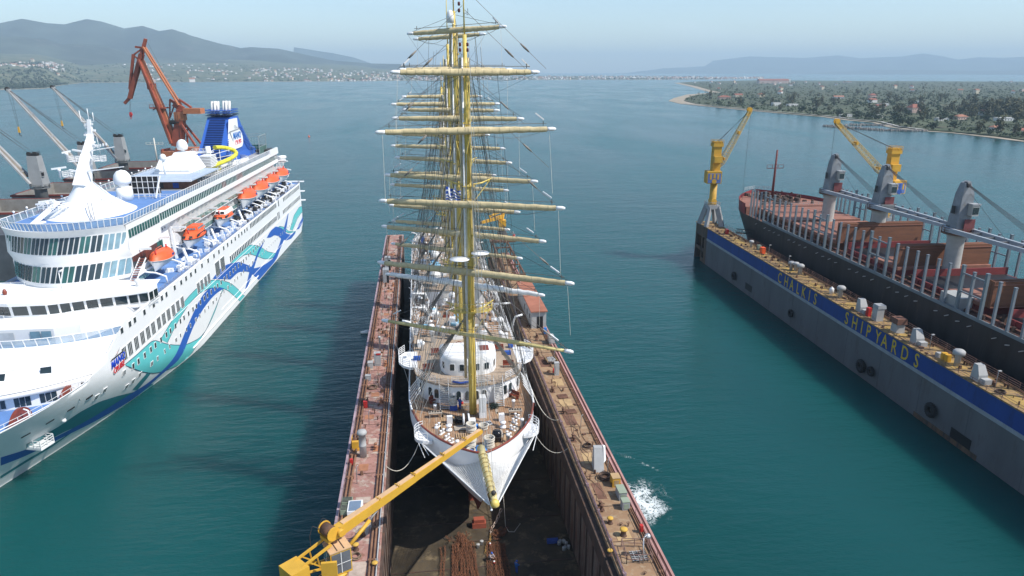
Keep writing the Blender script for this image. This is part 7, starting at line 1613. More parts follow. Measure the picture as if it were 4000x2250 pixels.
b = MB(); b.beam(rp(1112, 365), rp(1030, 425), .5, .6, up=(0, 1, 0)); b.beam(rp(1030, 420), rp(1003, 690), .9, 1.0, up=(0, 1, 0)); b.beam(rp(1032, 428), rp(1083, 470), .5, .5, up=(0, 1, 0)); b.beam(rp(1003, 690), rp(998, 750), .4, .5, up=(0, 1, 0)); b.beam(rp(1045, 362), rp(1105, 370), .8, .8, up=(0, 1, 0)); b.build('jib_strut', REDCR, rc)
for d in (-.9, .9): MB().beam(rp(1112, 362, d), rp(1390, 812, d * 1.4), .5, 1.1, up=(0, 1, 0)).build('tie_bar', REDCW, rc)
b = MB(); b.beam(rp(1310, 770), rp(1420, 835), 1.0, .9, up=(0, 1, 0)); b.beam(rp(1345, 800), rp(1440, 870), 2.2, 1.6, up=(0, 1, 0)); b.beam(rp(1375, 770, 1), rp(1470, 832, 1), .8, .9, up=(0, 1, 0)); b.beam(rp(1312, 772), rp(1312, 915), .5, .5); b.beam(rp(1345, 815), rp(1313, 912), .4, .4); b.build('counter_lever', REDCR, rc)
rbox(MB(), 1432, 878, 1562, 836, 2.2).build('counterweight', REDCW, rc)
b = MB()
for d in (-1.5, 1.5): b.beam(rp(1415, 960, d), rp(1535, 1122, d * 2), .7, .9, up=(0, 1, 0)); b.beam(rp(1432, 1000, d), rp(1436, 1110, d), .6, .6)
b.build('back_stay', REDCR, rc)
b = MB(); rbox(b, 1325, 944, 1400, 938, 2.6); b.rail([rp(1325, 940, -2.5), rp(1440, 940, -2.5)], 1.2, 1.4, .07, 2); b.obox(rp(1350, 958, -1), 2.4, 2, 1.6)
for z in range(26, 46, 2): b.beam((3.4, -2, z), (3.4, 2, z), .08, .08)
for y in (-2, 2): b.beam((3.4, y, 25), (3.4, y, 46), .1, .1)
b.build('winch_platform', DARK, rc)
b = MB()
for x in (1002, 1012): b.wire(rp(1003, 770), rp(x, 872), .05)
b.wire(rp(1125, 305), rp(1010, 765), .04); b.wire(rp(1130, 310), rp(1400, 815), .04); b.build('hoist_rope', DARK, rc, kind='stuff')
b = MB(); b.obox(rp(1012, 892), 1.2, .7, 1.3, 0, .7); b.obox(rp(1012, 905), .7, .5, .7); b.tube([rp(1012, 905), rp(1014, 917), rp(1006, 917)], .16, 5); b.build('hook_block', REDP, rc)

# ================================================================== BLUE FLOATING DOCK WITH ITS BULK CARRIER
fd = thing('floating_dock', 'floating dock with grey and blue side lettered in yellow, holding a bulk carrier', 'dry dock', (89.5, 165, 0), R(-1.8))
DW = Matrix.Translation((89.5, 165, 0)) @ Matrix.Rotation(R(-1.8), 4, 'Z')
MB().box(.3, 47.7, -125, 46, -3, 3).build('pontoon', RUSTD, fd)
b = MB(); b.box(0, 5.6, -125, 46.4, -3, 7.95); b.build('lower_wall', DOCKG, fd)
b = MB(); b.box(-.12, 5.6, -125, 46.4, 7.953, 8.6); b.build('white_band', DOCKW, fd)
b = MB(); b.box(.02, 5.6, -125, 46.4, 8.603, 11.75); b.build('upper_wall', DOCKB, fd)
b = MB(); b.box(-.1, 5.7, -125, 57, 11.753, 12.0); b.build('wall_deck', DECKY, fd)
b = MB(); b.box(42.4, 48, -125, 46.4, 3.003, 12); b.build('far_wall', DOCKG, fd)
RB = mat('rust_streaks', (.16, .10, .06), .9, var=.3, scale=.4, col2=(.06, .05, .045), cut=(.42, .6), stretch=(1, 1, .15))
b = MB(); b.box(.1, 5.5, 46.403, 47.2, -3, 11.75); b.box(.1, 5.5, 56.2, 57, -3, 11.75); b.box(.15, .5, 47.2, 56.2, 8.2, 11.75); b.box(.15, .5, 47.2, 56.2, 3.4, 4.4); b.box(.15, .5, 50.6, 51.5, -3, 8.2); b.box(.15, .5, 47.2, 50.6, -3, 1.2); b.box(5.0, 5.5, 47.2, 56.2, -3, 11.75); b.build('end_frame', RB, fd)
b = MB(); b.box(.12, .14, 46.42, 49, -1, 8.1); b.build('rust_patch', RB, fd)
for y, w in (('C', -4.2), ('H', -7.6), ('A', -10.5), ('L', -13.6), ('K', -16.4), ('I', -19.1), ('S', -21.8), ('S', -34.9), ('H', -37.9), ('I', -40.5), ('P', -42.8), ('Y', -46.0), ('A', -48.2), ('R', -51.2), ('D', -54.4), ('S', -57.8)):
    o = link('letter', text_mesh(y, 3.75, .01, .03), fd, (-.01, w, 9.95), rot=(R(90), 0, R(-90))); o.data.materials.append(LETTER); o.scale = (.78, 1, 1)
b = MB()
for y in range(-120, 46, 12): b.box(-.03, -.003, y, y + .06, .1, 7.9)
b.build('plate_joint', mat('joint_dark', (.09, .095, .10), .8), fd, kind='stuff')
MB().box(-.10, -.003, -75.2, -59.5, -.5, .9).build('rust_patch', RB, fd)
for y0, y1, z0, z1 in ((-73.6, -68.9, -.3, 2.7), (10.8, 15.0, 1.4, 3.2)): MB().box(-.07, .0, y0, y1, z0, z1).build('side_opening', BLACK, fd)
for i, (y, z, r) in enumerate(((-42.9, 2.6, 1.25), (-46.3, 2.9, .85), (-64.1, 3.4, 1.2), (22.2, 3.0, 1.05), (-12.6, 3.5, .85))):
    t = thing('tyre_fender', ('largest tyre fender, hung beside a smaller one below the yellow lettering', 'smaller tyre fender right next to the largest one', 'lone tyre fender nearest the camera on the grey dock side', 'tyre fender nearest the far end of the grey dock side', 'small tyre fender under the first word of the lettering')[i], 'tyre', DW @ Vector((-.55, y, z)), R(-1.8), 'tyre fenders on the dock side')
    MB().torus((0, 0, 0), r * .72, r * .36, 20, 10, 'x').build('tyre', RUBBER, t); m = MB()
    for k in range(20): a = 2 * PI * k / 20; m.obox((0, r * 1.04 * math.cos(a), r * 1.04 * math.sin(a) - .06), .5, .16, .16)
    m.build('tread', RUBBER, t)
# fittings on the wall deck
def dput(b, name, m, x, y, z=12.003, rz=0, **kw): return b.build(name, m, fd, (x, y, z), rz, **kw)
for x, y, s in ((2.7, -4.1, .9), (3.4, -5.1, .9), (2.9, -8.3, 1.05), (2.6, -27.2, 1.1), (2.1, -64.8, 1.15), (2.8, 20, .8)):
    dput(MB().lathe((0, 0, 0), [(.42 * s, 0), (.42 * s, 1.7 * s), (.44 * s, 1.75 * s), (.85 * s, 1.8 * s), (.85 * s, 2.3 * s), (.6 * s, 2.55 * s), (.001, 2.62 * s)], 14), 'mushroom_vent', LGREY, x, y)
for x, y in ((2.1, -36.2), (2.0, -54.3), (1.5, -70.6)):
    m = MB(); k = m.add([(-.8, -.9, 0), (.8, -.9, 0), (.8, .9, 0), (-.8, .9, 0), (-.6, -.1, 2.7), (.6, -.1, 2.7), (.6, .8, 2.7), (-.6, .8, 2.7), (-.8, -.9, 1.2), (.8, -.9, 1.2)])
    for q in ((3, 2, 1, 0), (4, 5, 6, 7), (0, 1, 9, 8), (8, 9, 5, 4), (1, 2, 6, 5, 9), (2, 3, 7, 6), (3, 0, 8, 4, 7)): m.face([k + i for i in q])
    v = dput(m, 'vent_housing', LGREY, x, y); MB().obox((.1, -1.5, 0), 1.3, 1.0, .85).build('step_box', LGREY, v)
m = MB(); m.obox((0, 0, 0), 1.5, 1.6, 2.6); m.m = 1; m.obox((.15, .05, 2.61), 1.8, 1.9, .7, 0, .9); dput(m, 'vent_housing', [LGREY, GREYP], 2.2, -41.7)
m = MB(); m.obox((0, 0, 0), 1.7, 1.9, 1.8, 0, .92); m.m = 1; m.obox((0, 0, 1.81), 2.1, 2.3, 1.1, 0, .9); dput(m, 'vent_housing', [LGREY, mat('rust_brown_cap', (.16, .075, .05), .8, var=.2)], 2.1, -48.4)
def dthing(b, name, m, label, cat, x, y, z=12.003): return b.build(name, m, None, DW @ Vector((x, y, z)), R(-1.8), label=label, cat=cat)
dthing(MB().obox((0, 0, 0), .7, .9, 1.8), 'cabinet', REDP, 'red upright cabinet between two grey vent housings on the dock wall', 'cabinet', 1.9, -39.1)
dthing(MB().obox((0, 0, 0), .8, 1.0, 1.4), 'cabinet', REDP, 'dull red cabinet near the base of the yellow crane', 'cabinet', 2.7, 37.5)
dthing(MB().obox((0, 0, 0), 1.0, 1.4, 1.6).obox((0, 0, 1.62), 1.1, 1.5, .08), 'cabinet', ORANGE, 'bright orange box on the dock wall', 'box', 3.0, 13.0)
dthing(MB().obox((0, 0, 0), .9, 1.2, 1.3), 'cabinet', SAGE, 'dark green box behind the bright orange one', 'box', 3.9, 17.3)
dthing(MB().lathe((0, 0, 0), [(.5, 0), (.5, 1.1), (.38, 1.35), (.15, 1.45), (.15, 1.6), (.001, 1.62)], 14), 'tank', WHITE, 'white gas tank on the dock wall above the lettering', 'tank', 2.4, -23.9)
dthing(MB().obox((0, -.4, 0), .9, .6, 1.3).obox((0, .5, 0), .9, .6, 1.3).cyl((-.3, 0, .8), (.3, 0, .8), .5, n=10), 'winch', CRANEO, 'small yellow winch on the lettered dock wall', 'winch', 1.7, -62.6)
dthing(MB().obox((0, 0, 0), .9, .9, .9), 'cabinet', LGREY, 'pale grey box beside the small yellow winch', 'box', 1.6, -61.0)
for x, y in ((1.1, -28.4), (1.9, -58), (1.7, -74), (3.3, 9.9), (2.4, -86), (3.6, 28), (3.0, -2)): dput(MB().tube([(0, 0, 0), (0, 0, 2.9), (.25, 0, 3.1)], .05, 5).obox((.2, 0, 3.0), .5, .3, .15), 'lamp_post', LGREY, x, y)
coil_y = dthing(MB().torus((0, 0, .1), .7, .1, 16, 5).torus((0, 0, .25), .6, .1, 16, 5), 'hose_coil', RUSTD, 'dark hose coil on the dock wall near the right edge', 'hose', 1.7, -75.2)
b = MB(); b.rail([(5.5, -125, 12), (5.5, 46, 12)], 1.1, 2.4, .03, 3); b.build('inner_railing', RAILR, fd); b = MB(); b.rail([(.1, -125, 12), (.1, 56, 12)], .75, 3.2, .028, 2); b.rail([(47.8, -100, 12), (47.8, 44, 12)], 1.0, 3, .03, 2); b.build('outer_railing', RAILR, fd)
rng = random.Random(44)
m1, m2 = [], []
BB = MB()
for d in (-.3, .3): BB.lathe((0, d, 0), [(.2, 0), (.15, .08), (.15, .5), (.22, .56), (.2, .64), (.001, .66)], 8)
BBM = BB.mesh('double_bollard', RUST)
for y in range(-100, 44, 9): link('double_bollard', BBM, fd, (3.9, y + rng.uniform(-1, 1), 12.003))
b = MB()
for _ in range(170):
    x, y = rng.uniform(.5, 5.1), rng.uniform(-95, 55); h = rng.uniform(.1, .7)
    if rng.random() < .6: b.obox((x, y, 12.003), rng.uniform(.2, .7), rng.uniform(.2, .8), h, rng.uniform(0, 3), .8)
    else: b.cyl((x, y, 12), (x, y, 12 + h * 1.5), .06, n=5); b.beam((x, y, 12 + h), (x + .5, y, 12 + h), .05, .05)
b.build('deck_fittings', RUST, fd, kind='stuff')
for k in range(9): MB().box(.6, 3.2, -96 + k * 15, -92 + k * 15 + rng.uniform(0, 3), 12.003, 12.02).build('deck_plate', mat('plate_golden', (.36, .235, .07), .8, var=.2, scale=.7), fd)
for x in (4.6, 4.95): MB().cyl((x, -120, 12.25), (x, 44, 12.25), .09, n=6).build('pipe', PIPEM, fd)
# ---------------------------------------------------------------- lattice cranes of the dock
OCH = mat('crane_ochre', (.52, .30, .035), .55, var=.12, scale=.6, col2=(.36, .18, .05), cut=(.6, .76))
def lattice_crane(x, y, tip, lbl, mirror=1, boxrz=0):
    t = thing('dock_crane', lbl, 'crane', DW @ Vector((x, y, 12.003)), R(-1.8))
    b = MB()
    for sy in (-2.3, 2.3): b.beam((-2.6, sy * 1.3, 0), (-1.2, sy * .7, 6.2), .9, 1.6); b.beam((2.6, sy * 1.3, 0), (1.2, sy * .7, 6.2), .9, 1.6)
    b.box(-1.8, 1.8, -2.2, 2.2, 5.6, 6.8); b.build('portal', GREYP, t)
    b = MB()
    b.beam((3.0, -3.0, 0), (1.6, -3.0, 6.8), .07, .07); b.beam((3.0, -2.0, 0), (1.6, -2.0, 6.8), .07, .07)
    for i in range(10): b.beam((2.92 - i * .137, -3.02, .4 + i * .66), (2.92 - i * .137, -1.98, .4 + i * .66), .06, .06)
    b.rail([(-1.8, -2.2, 6.8), (1.8, -2.2, 6.8), (1.8, 2.2, 6.8), (-1.8, 2.2, 6.8)], 1, 1.2, .05, 2, True); b.build('portal_ladder', GREYP, t)
    MB().lathe((0, 0, 6.82), [(1.5, 0), (1.25, .8), (1.1, 1.2), (1.1, 7.2)], 16).build('column', OCH if mirror > 0 else CRANEO, t)
    MB().cyl((0, -1.5, 8.0), (0, 1.5, 8.0), .9, n=12).build('slew_motor', CRANEO, t)
    M = OCH if mirror > 0 else CRANEO
    hs = link('slewing_house', MB().box(-2.3, 2.3, -2.4, 1.4, 14.0, 17.8).mesh('slewing_house', M), t, (-.9 * mirror, -.6, 0), boxrz)
    b = MB(); b.box(-2.0, 2.0, -2.46, -2.41, 14.2, 17.2); b.m = 1; b.box(-1.45, -.85, -2.52, -2.47, 15.3, 17.0); b.box(.85, 1.45, -2.52, -2.47, 15.3, 17.0); b.lathe((0, -2.5, 14.6), [(.001, 0)], 3); b.build('emblem_panel', [mat('emblem_blue', (.10, .17, .42), .6), CRANEY], hs)
    b = MB(); b.cyl((0, -2.53, 14.75), (0, -2.47, 14.75), .75, n=20); b.box(-.35, .35, -2.53, -2.47, 15.7, 17.1); b.build('emblem', CRANEY if mirror > 0 else ROYAL, hs)
    b = MB(); b.box(2.31, 2.34, -2.3, 1.3, 15.2, 16.1); b.build('stripe', WHITE, hs); b = MB(); b.box(2.31, 2.35, -2.3, 1.3, 17.1, 17.7); b.build('stripe', mat('emblem_blue', (.10, .17, .42), .6), hs)
    b = MB()
    for sy in (-.95, .95): b.beam((0, sy, 17.82), (0, sy, 26.2), 2.5, .3, up=(0, 1, 0))
    b.box(-1.25, 1.25, -.8, .8, 17.82, 19); b.box(-1.25, -.9, -.8, .8, 19, 26); b.box(-1.25, 1.25, -.8, .8, 20.3, 20.6); b.box(-1.25, 1.25, -.8, .8, 23.6, 23.9); b.box(-1.6, 1.6, -1.4, 1.4, 25.3, 26.3); b.build('tower', M, t)
    b = MB()
    for xx in (-1, 0, 1): b.cyl((xx, -1.2, 26.5), (xx, 1.2, 26.5), .45, n=8)
    b.rail([(-1.6, -1.4, 26.3), (1.6, -1.4, 26.3), (1.6, 1.4, 26.3), (-1.6, 1.4, 26.3)], 1.1, 1, .04, 2, True); b.build('tower_head', M, t)
    MB().box(-1.3, 1.3, -2.3, -1.14, 20.4, 22.4).build('cab', M, t)
    A = Vector((1.2 * mirror, .3, 18.6)); T = Vector(tip); d = T - A; n = d.cross(Vector((0, 0, 1))).normalized(); u = n.cross(d).normalized()
    b = MB(); N = 22; w = lambda f: lerp(.9, .5, f) * min(1, .35 + f * 6) * (1 if f < .9 else 1)
    cs_ = lambda f, i, j: A + d * f + n * (w(f) * i) + u * (w(f) * .95 * j)
    for i, j in ((-1, -1), (1, -1), (1, 1), (-1, 1)):
        for k in range(N): b.beam(cs_(k / N, i, j), cs_((k + 1) / N, i, j), .17, .17)
    for k in range(N):
        f, g = k / N, (k + 1) / N; s = 1 if k % 2 else -1
        for (i, j), (i2, j2) in (((-1, -1), (1, -1)), ((1, -1), (1, 1)), ((1, 1), (-1, 1)), ((-1, 1), (-1, -1))):
            b.beam(cs_(f, i, j), cs_(g, i2, j2), .09, .09); b.beam(cs_(f, i, j), cs_(f, i2, j2), .08, .08)
    b.build('lattice_boom', LATT, t, kind='stuff')
    b = MB(); b.beam(A + d * .90, T, 1.1, 1.0, w2=.8, h2=.9)
    for s in (-.5, .5): b.cyl(T + n * s + u * .3 - n * .12, T + n * s + u * .3 + n * .12, .7, n=12)
    b.beam(A + d * .62 - n * 1.1, A + d * .62 + n * 1.1, .5, .9); b.beam(A + d * .16 - n, A + d * .16 + n, .4, .8); b.build('boom_head', CRANEO, t)
    b = MB()
    for s in (-.5, 0, .5): b.wire(T + n * s, (0, s, 26.6), .04)
    b.wire(T - u * .2, (T.x, T.y, 2), .05); b.build('hoist_rope', DARK, t, kind='stuff')
    return t
lattice_crane(2.4, 50.5, (9.8, 0, 36.4), 'yellow lattice crane at the far corner of the lettered dock, boom to the right', 1, -.12)
lattice_crane(45.6, 26.0, (-18.8, 0, 34.3), 'darker yellow lattice crane on the far dock wall, boom leaning left', -1, .25)
# ---------------------------------------------------------------- bulk carrier in the dock
bc = thing('bulk_carrier', 'black-hulled log carrier with red-brown hatches, stanchions and grey cranes in the dock', 'cargo ship', DW @ Vector((24.5, 0, 4.4)), R(-1.8))
def bp(b, name, m, kind=None): return b.build(name, m, bc, (0, 0, -4.4), kind=kind)
def b_hb(y, z):
    k = clamp((z - 4.5) / 13); st = 60 + 9.0 * k; t = clamp((st - y) / (34 - 8 * k)); return 14.5 * (1 - (1 - t) ** 1.95)
b = MB(); b.smooth = True
BY = [-120 + 6 * i for i in range(25)] + [28 + 1.5 * i for i in range(25)] + [65.5 + .5 * i for i in range(8)]
BZ = [4.5, 6, 8, 10, 12, 14, 15.5, 16.5, 17.2]
for s in (1, -1):
    base = [b.add([(s * b_hb(min(y, 60 + 9 * clamp((z - 4.5) / 13)), z) * (1 if z > 5.5 else .9), min(y, 60 + 9 * clamp((z - 4.5) / 13)), z) for y in BY]) for z in BZ]
    for p, q in zip(base, base[1:]):
        for j in range(len(BY) - 1): f = (p + j, p + j + 1, q + j + 1, q + j); b.face(f if s < 0 else f[::-1])
bp(b, 'hull', HULLB)
DKR = mat('ship_deck_red', (.15, .075, .055), .85, var=.25, scale=.3)
b = MB(); b.poly([(-b_hb(y, 17) + .05, y, 17.0) for y in range(-120, 62, 4)] + [(b_hb(y, 17) - .05, y, 17.0) for y in range(60, -121, -4)]); bp(b, 'main_deck', DKR)
b = MB()
for s in (1, -1):
    base = [b.add([(s * (b_hb(min(y, 68.8), 17) + o), min(y, 68.8), z) for y in [42 + 1.3 * i for i in range(19)] + [67.5, 68.4, 68.8]]) for z, o in ((17.0, 0), (19.4, .15), (20.6, .25))]
    for p, q in zip(base, base[1:]):
        for j in range(21): b.face((p + j, p + j + 1, q + j + 1, q + j))
b.smooth = True; bp(b, 'forecastle_bulwark', mat('bulwark_red', (.20, .03, .035), .6, var=.2, scale=.4))
b = MB(); P = [(-b_hb(y, 17) - .1, y) for y in [42 + 1.3 * i for i in range(19)] + [67.5, 68.4]] + [(b_hb(y, 17) + .1, y) for y in [68.4, 67.5] + [42 + 1.3 * i for i in range(18, -1, -1)]]; b.poly([(x, y, 19.5) for x, y in P]); b.quad((-14.3, 42, 17.01), (14.3, 42, 17.01), (14.3, 42, 19.5), (-14.3, 42, 19.5)); bp(b, 'forecastle_deck', HATCH)
b = MB(); rng = random.Random(12)
for _ in range(110): b.obox((rng.gauss(0, 4.2), rng.uniform(44, 63), 19.51), rng.uniform(.3, 1.6), rng.uniform(.3, 1.4), rng.uniform(.3, 1.5), rng.uniform(0, 3), .8)
bp(b, 'windlass_gear', RUSTD, kind='stuff')
b = MB(); b.rail([(-5, 65.5, 20.6), (0, 68.6, 20.6), (5, 65.5, 20.6)], 1.1, 1.6, .05, 3); bp(b, 'bow_railing', LGREY); bp(MB().rail([(-13, 43, 19.5), (13, 43, 19.5)], 1.0, 1.6, .04, 2), 'forecastle_railing', LGREY)
b = MB(); b.tube([(0, 55, 19.5), (.2, 55.2, 35.5)], [.45, .28], 8); b.beam((-2.8, 55.1, 29.6), (2.8, 55.1, 29.6), .15, .2); b.rail([(-2.8, 55, 29.7), (2.8, 55, 29.7)], 1.0, 2, .06, 1)
for z in range(21, 35, 1): b.beam((-.5, 54.8, z), (.5, 54.8, z), .08, .08)
bp(b, 'foremast', mat('mast_red', (.16, .035, .03), .6, var=.2))
# hatches: coamings, covers, and the four raised ends
for y0, y1, opened in ((21.5, 41, 0), (-4.0, 18.5, 0), (-29, -9, 1), (-54, -34, 1), (-80, -60, 1), (-106, -86, 0)):
    b = MB(); b.box(-10.5, 10.5, y0, y1, 17.02, 18.6)
    for k in range(int((y1 - y0) / 2)): b.box(-10.75, -10.505, y0 + k * 2, y0 + k * 2 + .2, 17.03, 18.5)
    bp(b, 'hatch_coaming', HATCHB if not opened else mat('coaming_red', (.19, .03, .03), .7, var=.15, scale=.4))
    n = 4
    if not opened:
        for k in range(n): bp(MB().box(-10.9, 10.9, y0 - .2 + k * (y1 - y0 + .4) / n, y0 - .2 + (k + 1) * (y1 - y0 + .4) / n - .12, 18.62, 19.35), 'hatch_cover', HATCH)
    else:
        for k in range(2): bp(MB().box(-10.9, 10.9, y0 - .2 + k * 4.6, y0 + 4.3 + k * 4.6, 18.62, 19.3), 'hatch_cover', HATCH)
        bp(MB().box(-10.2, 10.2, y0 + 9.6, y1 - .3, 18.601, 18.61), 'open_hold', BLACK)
        b = MB(); b.box(-10.6, 10.6, y1 - .35, y1, 18.61, 20.1); bp(b, 'coaming_end', mat('coaming_red', (.19, .03, .03), .7))
for y, w0 in ((-5.3, 10.8), (-28.5, 10.8), (-56, 10.8)):
    for k in range(2): bp(MB().box(-w0, w0, y + k * .75, y + .62 + k * .75, 18.9, 23.9 + k * .1), 'raised_hatch_cover', HATCHB)
    b = MB(); b.box(-w0 - .05, w0 + .05, y - .12, y - .004, 23.2, 23.35); b.box(-w0, w0, y - .1, y - .004, 19.0, 19.15); bp(b, 'cover_stiffener', HATCH)
# stanchions
SG = mat('stanchion_grey', (.19, .22, .245), .55, var=.08, scale=.8); SGD = mat('stanchion_dark', (.16, .20, .22), .55, var=.1)
st = MB().beam((0, 0, 17), (0, 0, 25.4), .42, .42).obox((0, 0, 25.41), .5, .5, .12); m = st.mesh('stanchion', SG)
sdk = MB().beam((0, 0, 17), (0, 0, 26.0), .52, .52).obox((0, 0, 26.01), .6, .6, .12); md = sdk.mesh('stanchion', SGD)
NEAR = [39.4, 37.5, 35.4, 32.9, 30.2, 27.2, 24.3, 21.0, 17.7, 14.4, 11.4, 8.2, 5.1, 1.8, -1.2, -4.5, -7.4, -10.7, -13.8, -16.8, -20.1, -23.2, -26.2, -29.6, -32.7, -35.8, -39.1, -42.1, -45.4, -48.5, -52.0, -54.8, -57.9, -61.0, -64.3, -67.5, -70.6, -74, -77, -80]
for i, y in enumerate(NEAR):
    dk = y in (30.2, 24.3, 1.8, -4.5, -23.2, -29.6, -52.0, -57.9)
    for s in (-1, 1): link('stanchion', md if dk else m, bc, (s * (b_hb(min(y, 38), 17) - .45), y, -4.4))
b = MB()
for a, c in ((30.2, 24.3), (1.8, -4.5), (-23.2, -29.6), (-52.0, -57.9)):
    for s in (-1, 1):
        x = s * (14.05 if a < 28 else 13.9)
        for z in (21.2, 24.6): b.beam((x, a, z), (x, c, z), .2, .26)
bp(b, 'stanchion_brace', SG)
b = MB(); b.beam((-14.3, -110, 17.4), (-14.3, 30, 17.4), .2, .8); bp(b, 'deck_edge', SGD)
b = MB()
for y in range(-90, 34, 3):
    if y % 5: b.beam((-14.55, y, 15.9 + (y % 2) * .2), (-14.75, y + .7, 15.7), .3, .14)
bp(b, 'hull_bracket', LGREY, kind='stuff')
bp(MB().obox((-12.0, -49.2, 17.02), 3.0, 5.2, 2.5), 'deck_store', mat('store_grey', (.34, .35, .34), .8, var=.1))
b = MB()
for _ in range(120): y = rng.uniform(-85, 40); b.obox((rng.choice((-12.3, 12.3)) + rng.uniform(-.8, .8), y, 17.02), rng.uniform(.2, .9), rng.uniform(.2, 1.1), rng.uniform(.2, 1.0), rng.uniform(0, 3), .8)
for y in (19.5, -6.5, -31.5, -57.5): 
    for _ in range(25): b.obox((rng.uniform(-11, 11), y + rng.uniform(-1.5, 1.5), 17.02), rng.uniform(.3, 1.2), rng.uniform(.3, 1.0), rng.uniform(.4, 1.5), 0, .8)
bp(b, 'deck_machinery', RUSTD, kind='stuff')
b = MB()
for x in (-11.5, -11.1): b.tube([(x, -100, 17.6), (x, 40, 17.6)], .1, 5)
b.tube([(-13, -70, 19.5), (-11, -66, 19.6)], .22, 6); bp(b, 'deck_pipe', HATCH)
for y in (20.0, -6.8 + 3.3, -31.0, -58):
    m_ = MB(); m_.lathe((0, y, 0), [(1.9, 17), (1.7, 18), (1.65, 25.6), (2.1, 27.0)], 18); pd = bp(m_, 'crane_pedestal', DIRTYW)
    m_ = MB(); m_.lathe((0, y, 0), [(3.1, 27.0), (3.1, 27.25)], 16); m_.rail([(3.0 * math.cos(R(d)), y + 3.0 * math.sin(R(d)), 27.25) for d in range(0, 360, 30)], 1.1, 1.4, .05, 2, True); m_.build('platform', RUST, pd)
    m_ = MB(); k = m_.add([(-1.75, y - 1.6, 27.3), (1.6, y - 1.6, 27.3), (1.6, y + 1.6, 27.3), (-1.75, y + 1.6, 27.3), (-1.15, y - 1.1, 35.6), (1.35, y - 1.1, 35.6), (1.35, y + 1.2, 35.6), (-1.15, y + 1.2, 35.6), (-.7, y - .6, 37.8), (.4, y - .6, 38.2), (.4, y + .8, 38.2), (-.7, y + .8, 37.8)])
    for q in ((0, 1, 5, 4), (1, 2, 6, 5), (2, 3, 7, 6), (3, 0, 4, 7), (4, 5, 9, 8), (5, 6, 10, 9), (6, 7, 11, 10), (7, 4, 8, 11), (8, 9, 10, 11)): m_.face([k + i for i in q])
    hs = bp(m_, 'crane_house', mat('crane_house_weathered', (.22, .235, .25), .6, var=.15, scale=.5, col2=(.20, .18, .15), cut=(.55, .75)))
    MB().obox((1.1, y - 1.9, 31.2), 1.5, 1.5, 2.2).build('cab', DIRTYW, hs); MB().box(.45, 1.75, y - 2.72, y - 2.66, 31.6, 33.0).build('cab_window', GLASS, hs); MB().obox((1.1, y - 1.9, 33.42), 1.9, 1.7, .3).build('cab_roof', GREYP, hs)
    MB().box(-.4, 1.9, y - 2.1, y - 1.92, 27.6, 30.4).build('winch_door', mat('winch_red', (.18, .05, .05), .7), hs); MB().box(-2.06, -1.9, y - .6, y + .3, 31.4, 33.0).build('vent_grille', BLACK, hs)
    m_ = MB(); m_.cyl((-.5, y - .2, 37.3), (.3, y - .2, 37.3), .75, n=12); m_.obox((-.1, y + .2, 35.3), 1.0, 1.6, 2.0); m_.build('sheave_head', BLACK, hs)
    for x in (-2.5, 1.9): MB().beam((x, y + 1.0, 27.9), (x * .6, y - 26.5, 28.2), .65, .95, w2=.5, h2=.7).build('jib_girder', mat('jib_pale', (.33, .36, .39), .5, var=.08), hs)
    m_ = MB()
    for k in range(7): f = (k + .5) / 7; m_.beam((lerp(-2.4, -1.4, f), y + 1 - 27 * f, 28), (lerp(1.8, 1.1, f), y + 1 - 27 * f, 28), .3, .3)
    m_.beam((-1.8, y - 26.5, 28.2), (1.4, y - 26.5, 28.2), .9, .9); m_.build('jib_brace', CARD, hs)
    m_ = MB()
    for k in range(6): m_.wire((-.4 + k * .12, y - .4, 37.5), (-1.2 + k * .45, y - 26, 28.6), .045)
    m_.wire((.5, y - .5, 36), (.2, y - 14, 27.9), .04); m_.build('luffing_rope', DARK, hs, kind='stuff')
for i in range(20): bp(MB().box(-.8, .8, -.6, .6, 3.01, 4.45), 'keel_block', RUSTD).location = (0, -90 + i * 7, -4.4)
# gangway truss between wall and bow
gw = thing('gangway', 'black truss gangway leading from the dock wall to the bow', 'gangway', DW @ Vector((5.5, 37, 12)), R(-1.8))
b = MB()
for z in (.4, 1.6):
    for s in (-.5, .5): b.beam((0, s, z), (9, s - 4, z), .12, .12)
for k in range(12):
    f = k / 12
    for s in (-.5, .5): b.beam((9 * f, s - 4 * f, .4), (9 * (f + 1 / 12), s - 4 * (f + 1 / 12), 1.6), .07, .07); b.beam((9 * f, s - 4 * f, .4), (9 * f, s - 4 * f, 1.6), .07, .07)
b.build('truss', BLACK, gw, kind='stuff'); MB().beam((0, 0, .3), (9, -4, .3), 1.0, .06).build('walkway', DARK, gw)

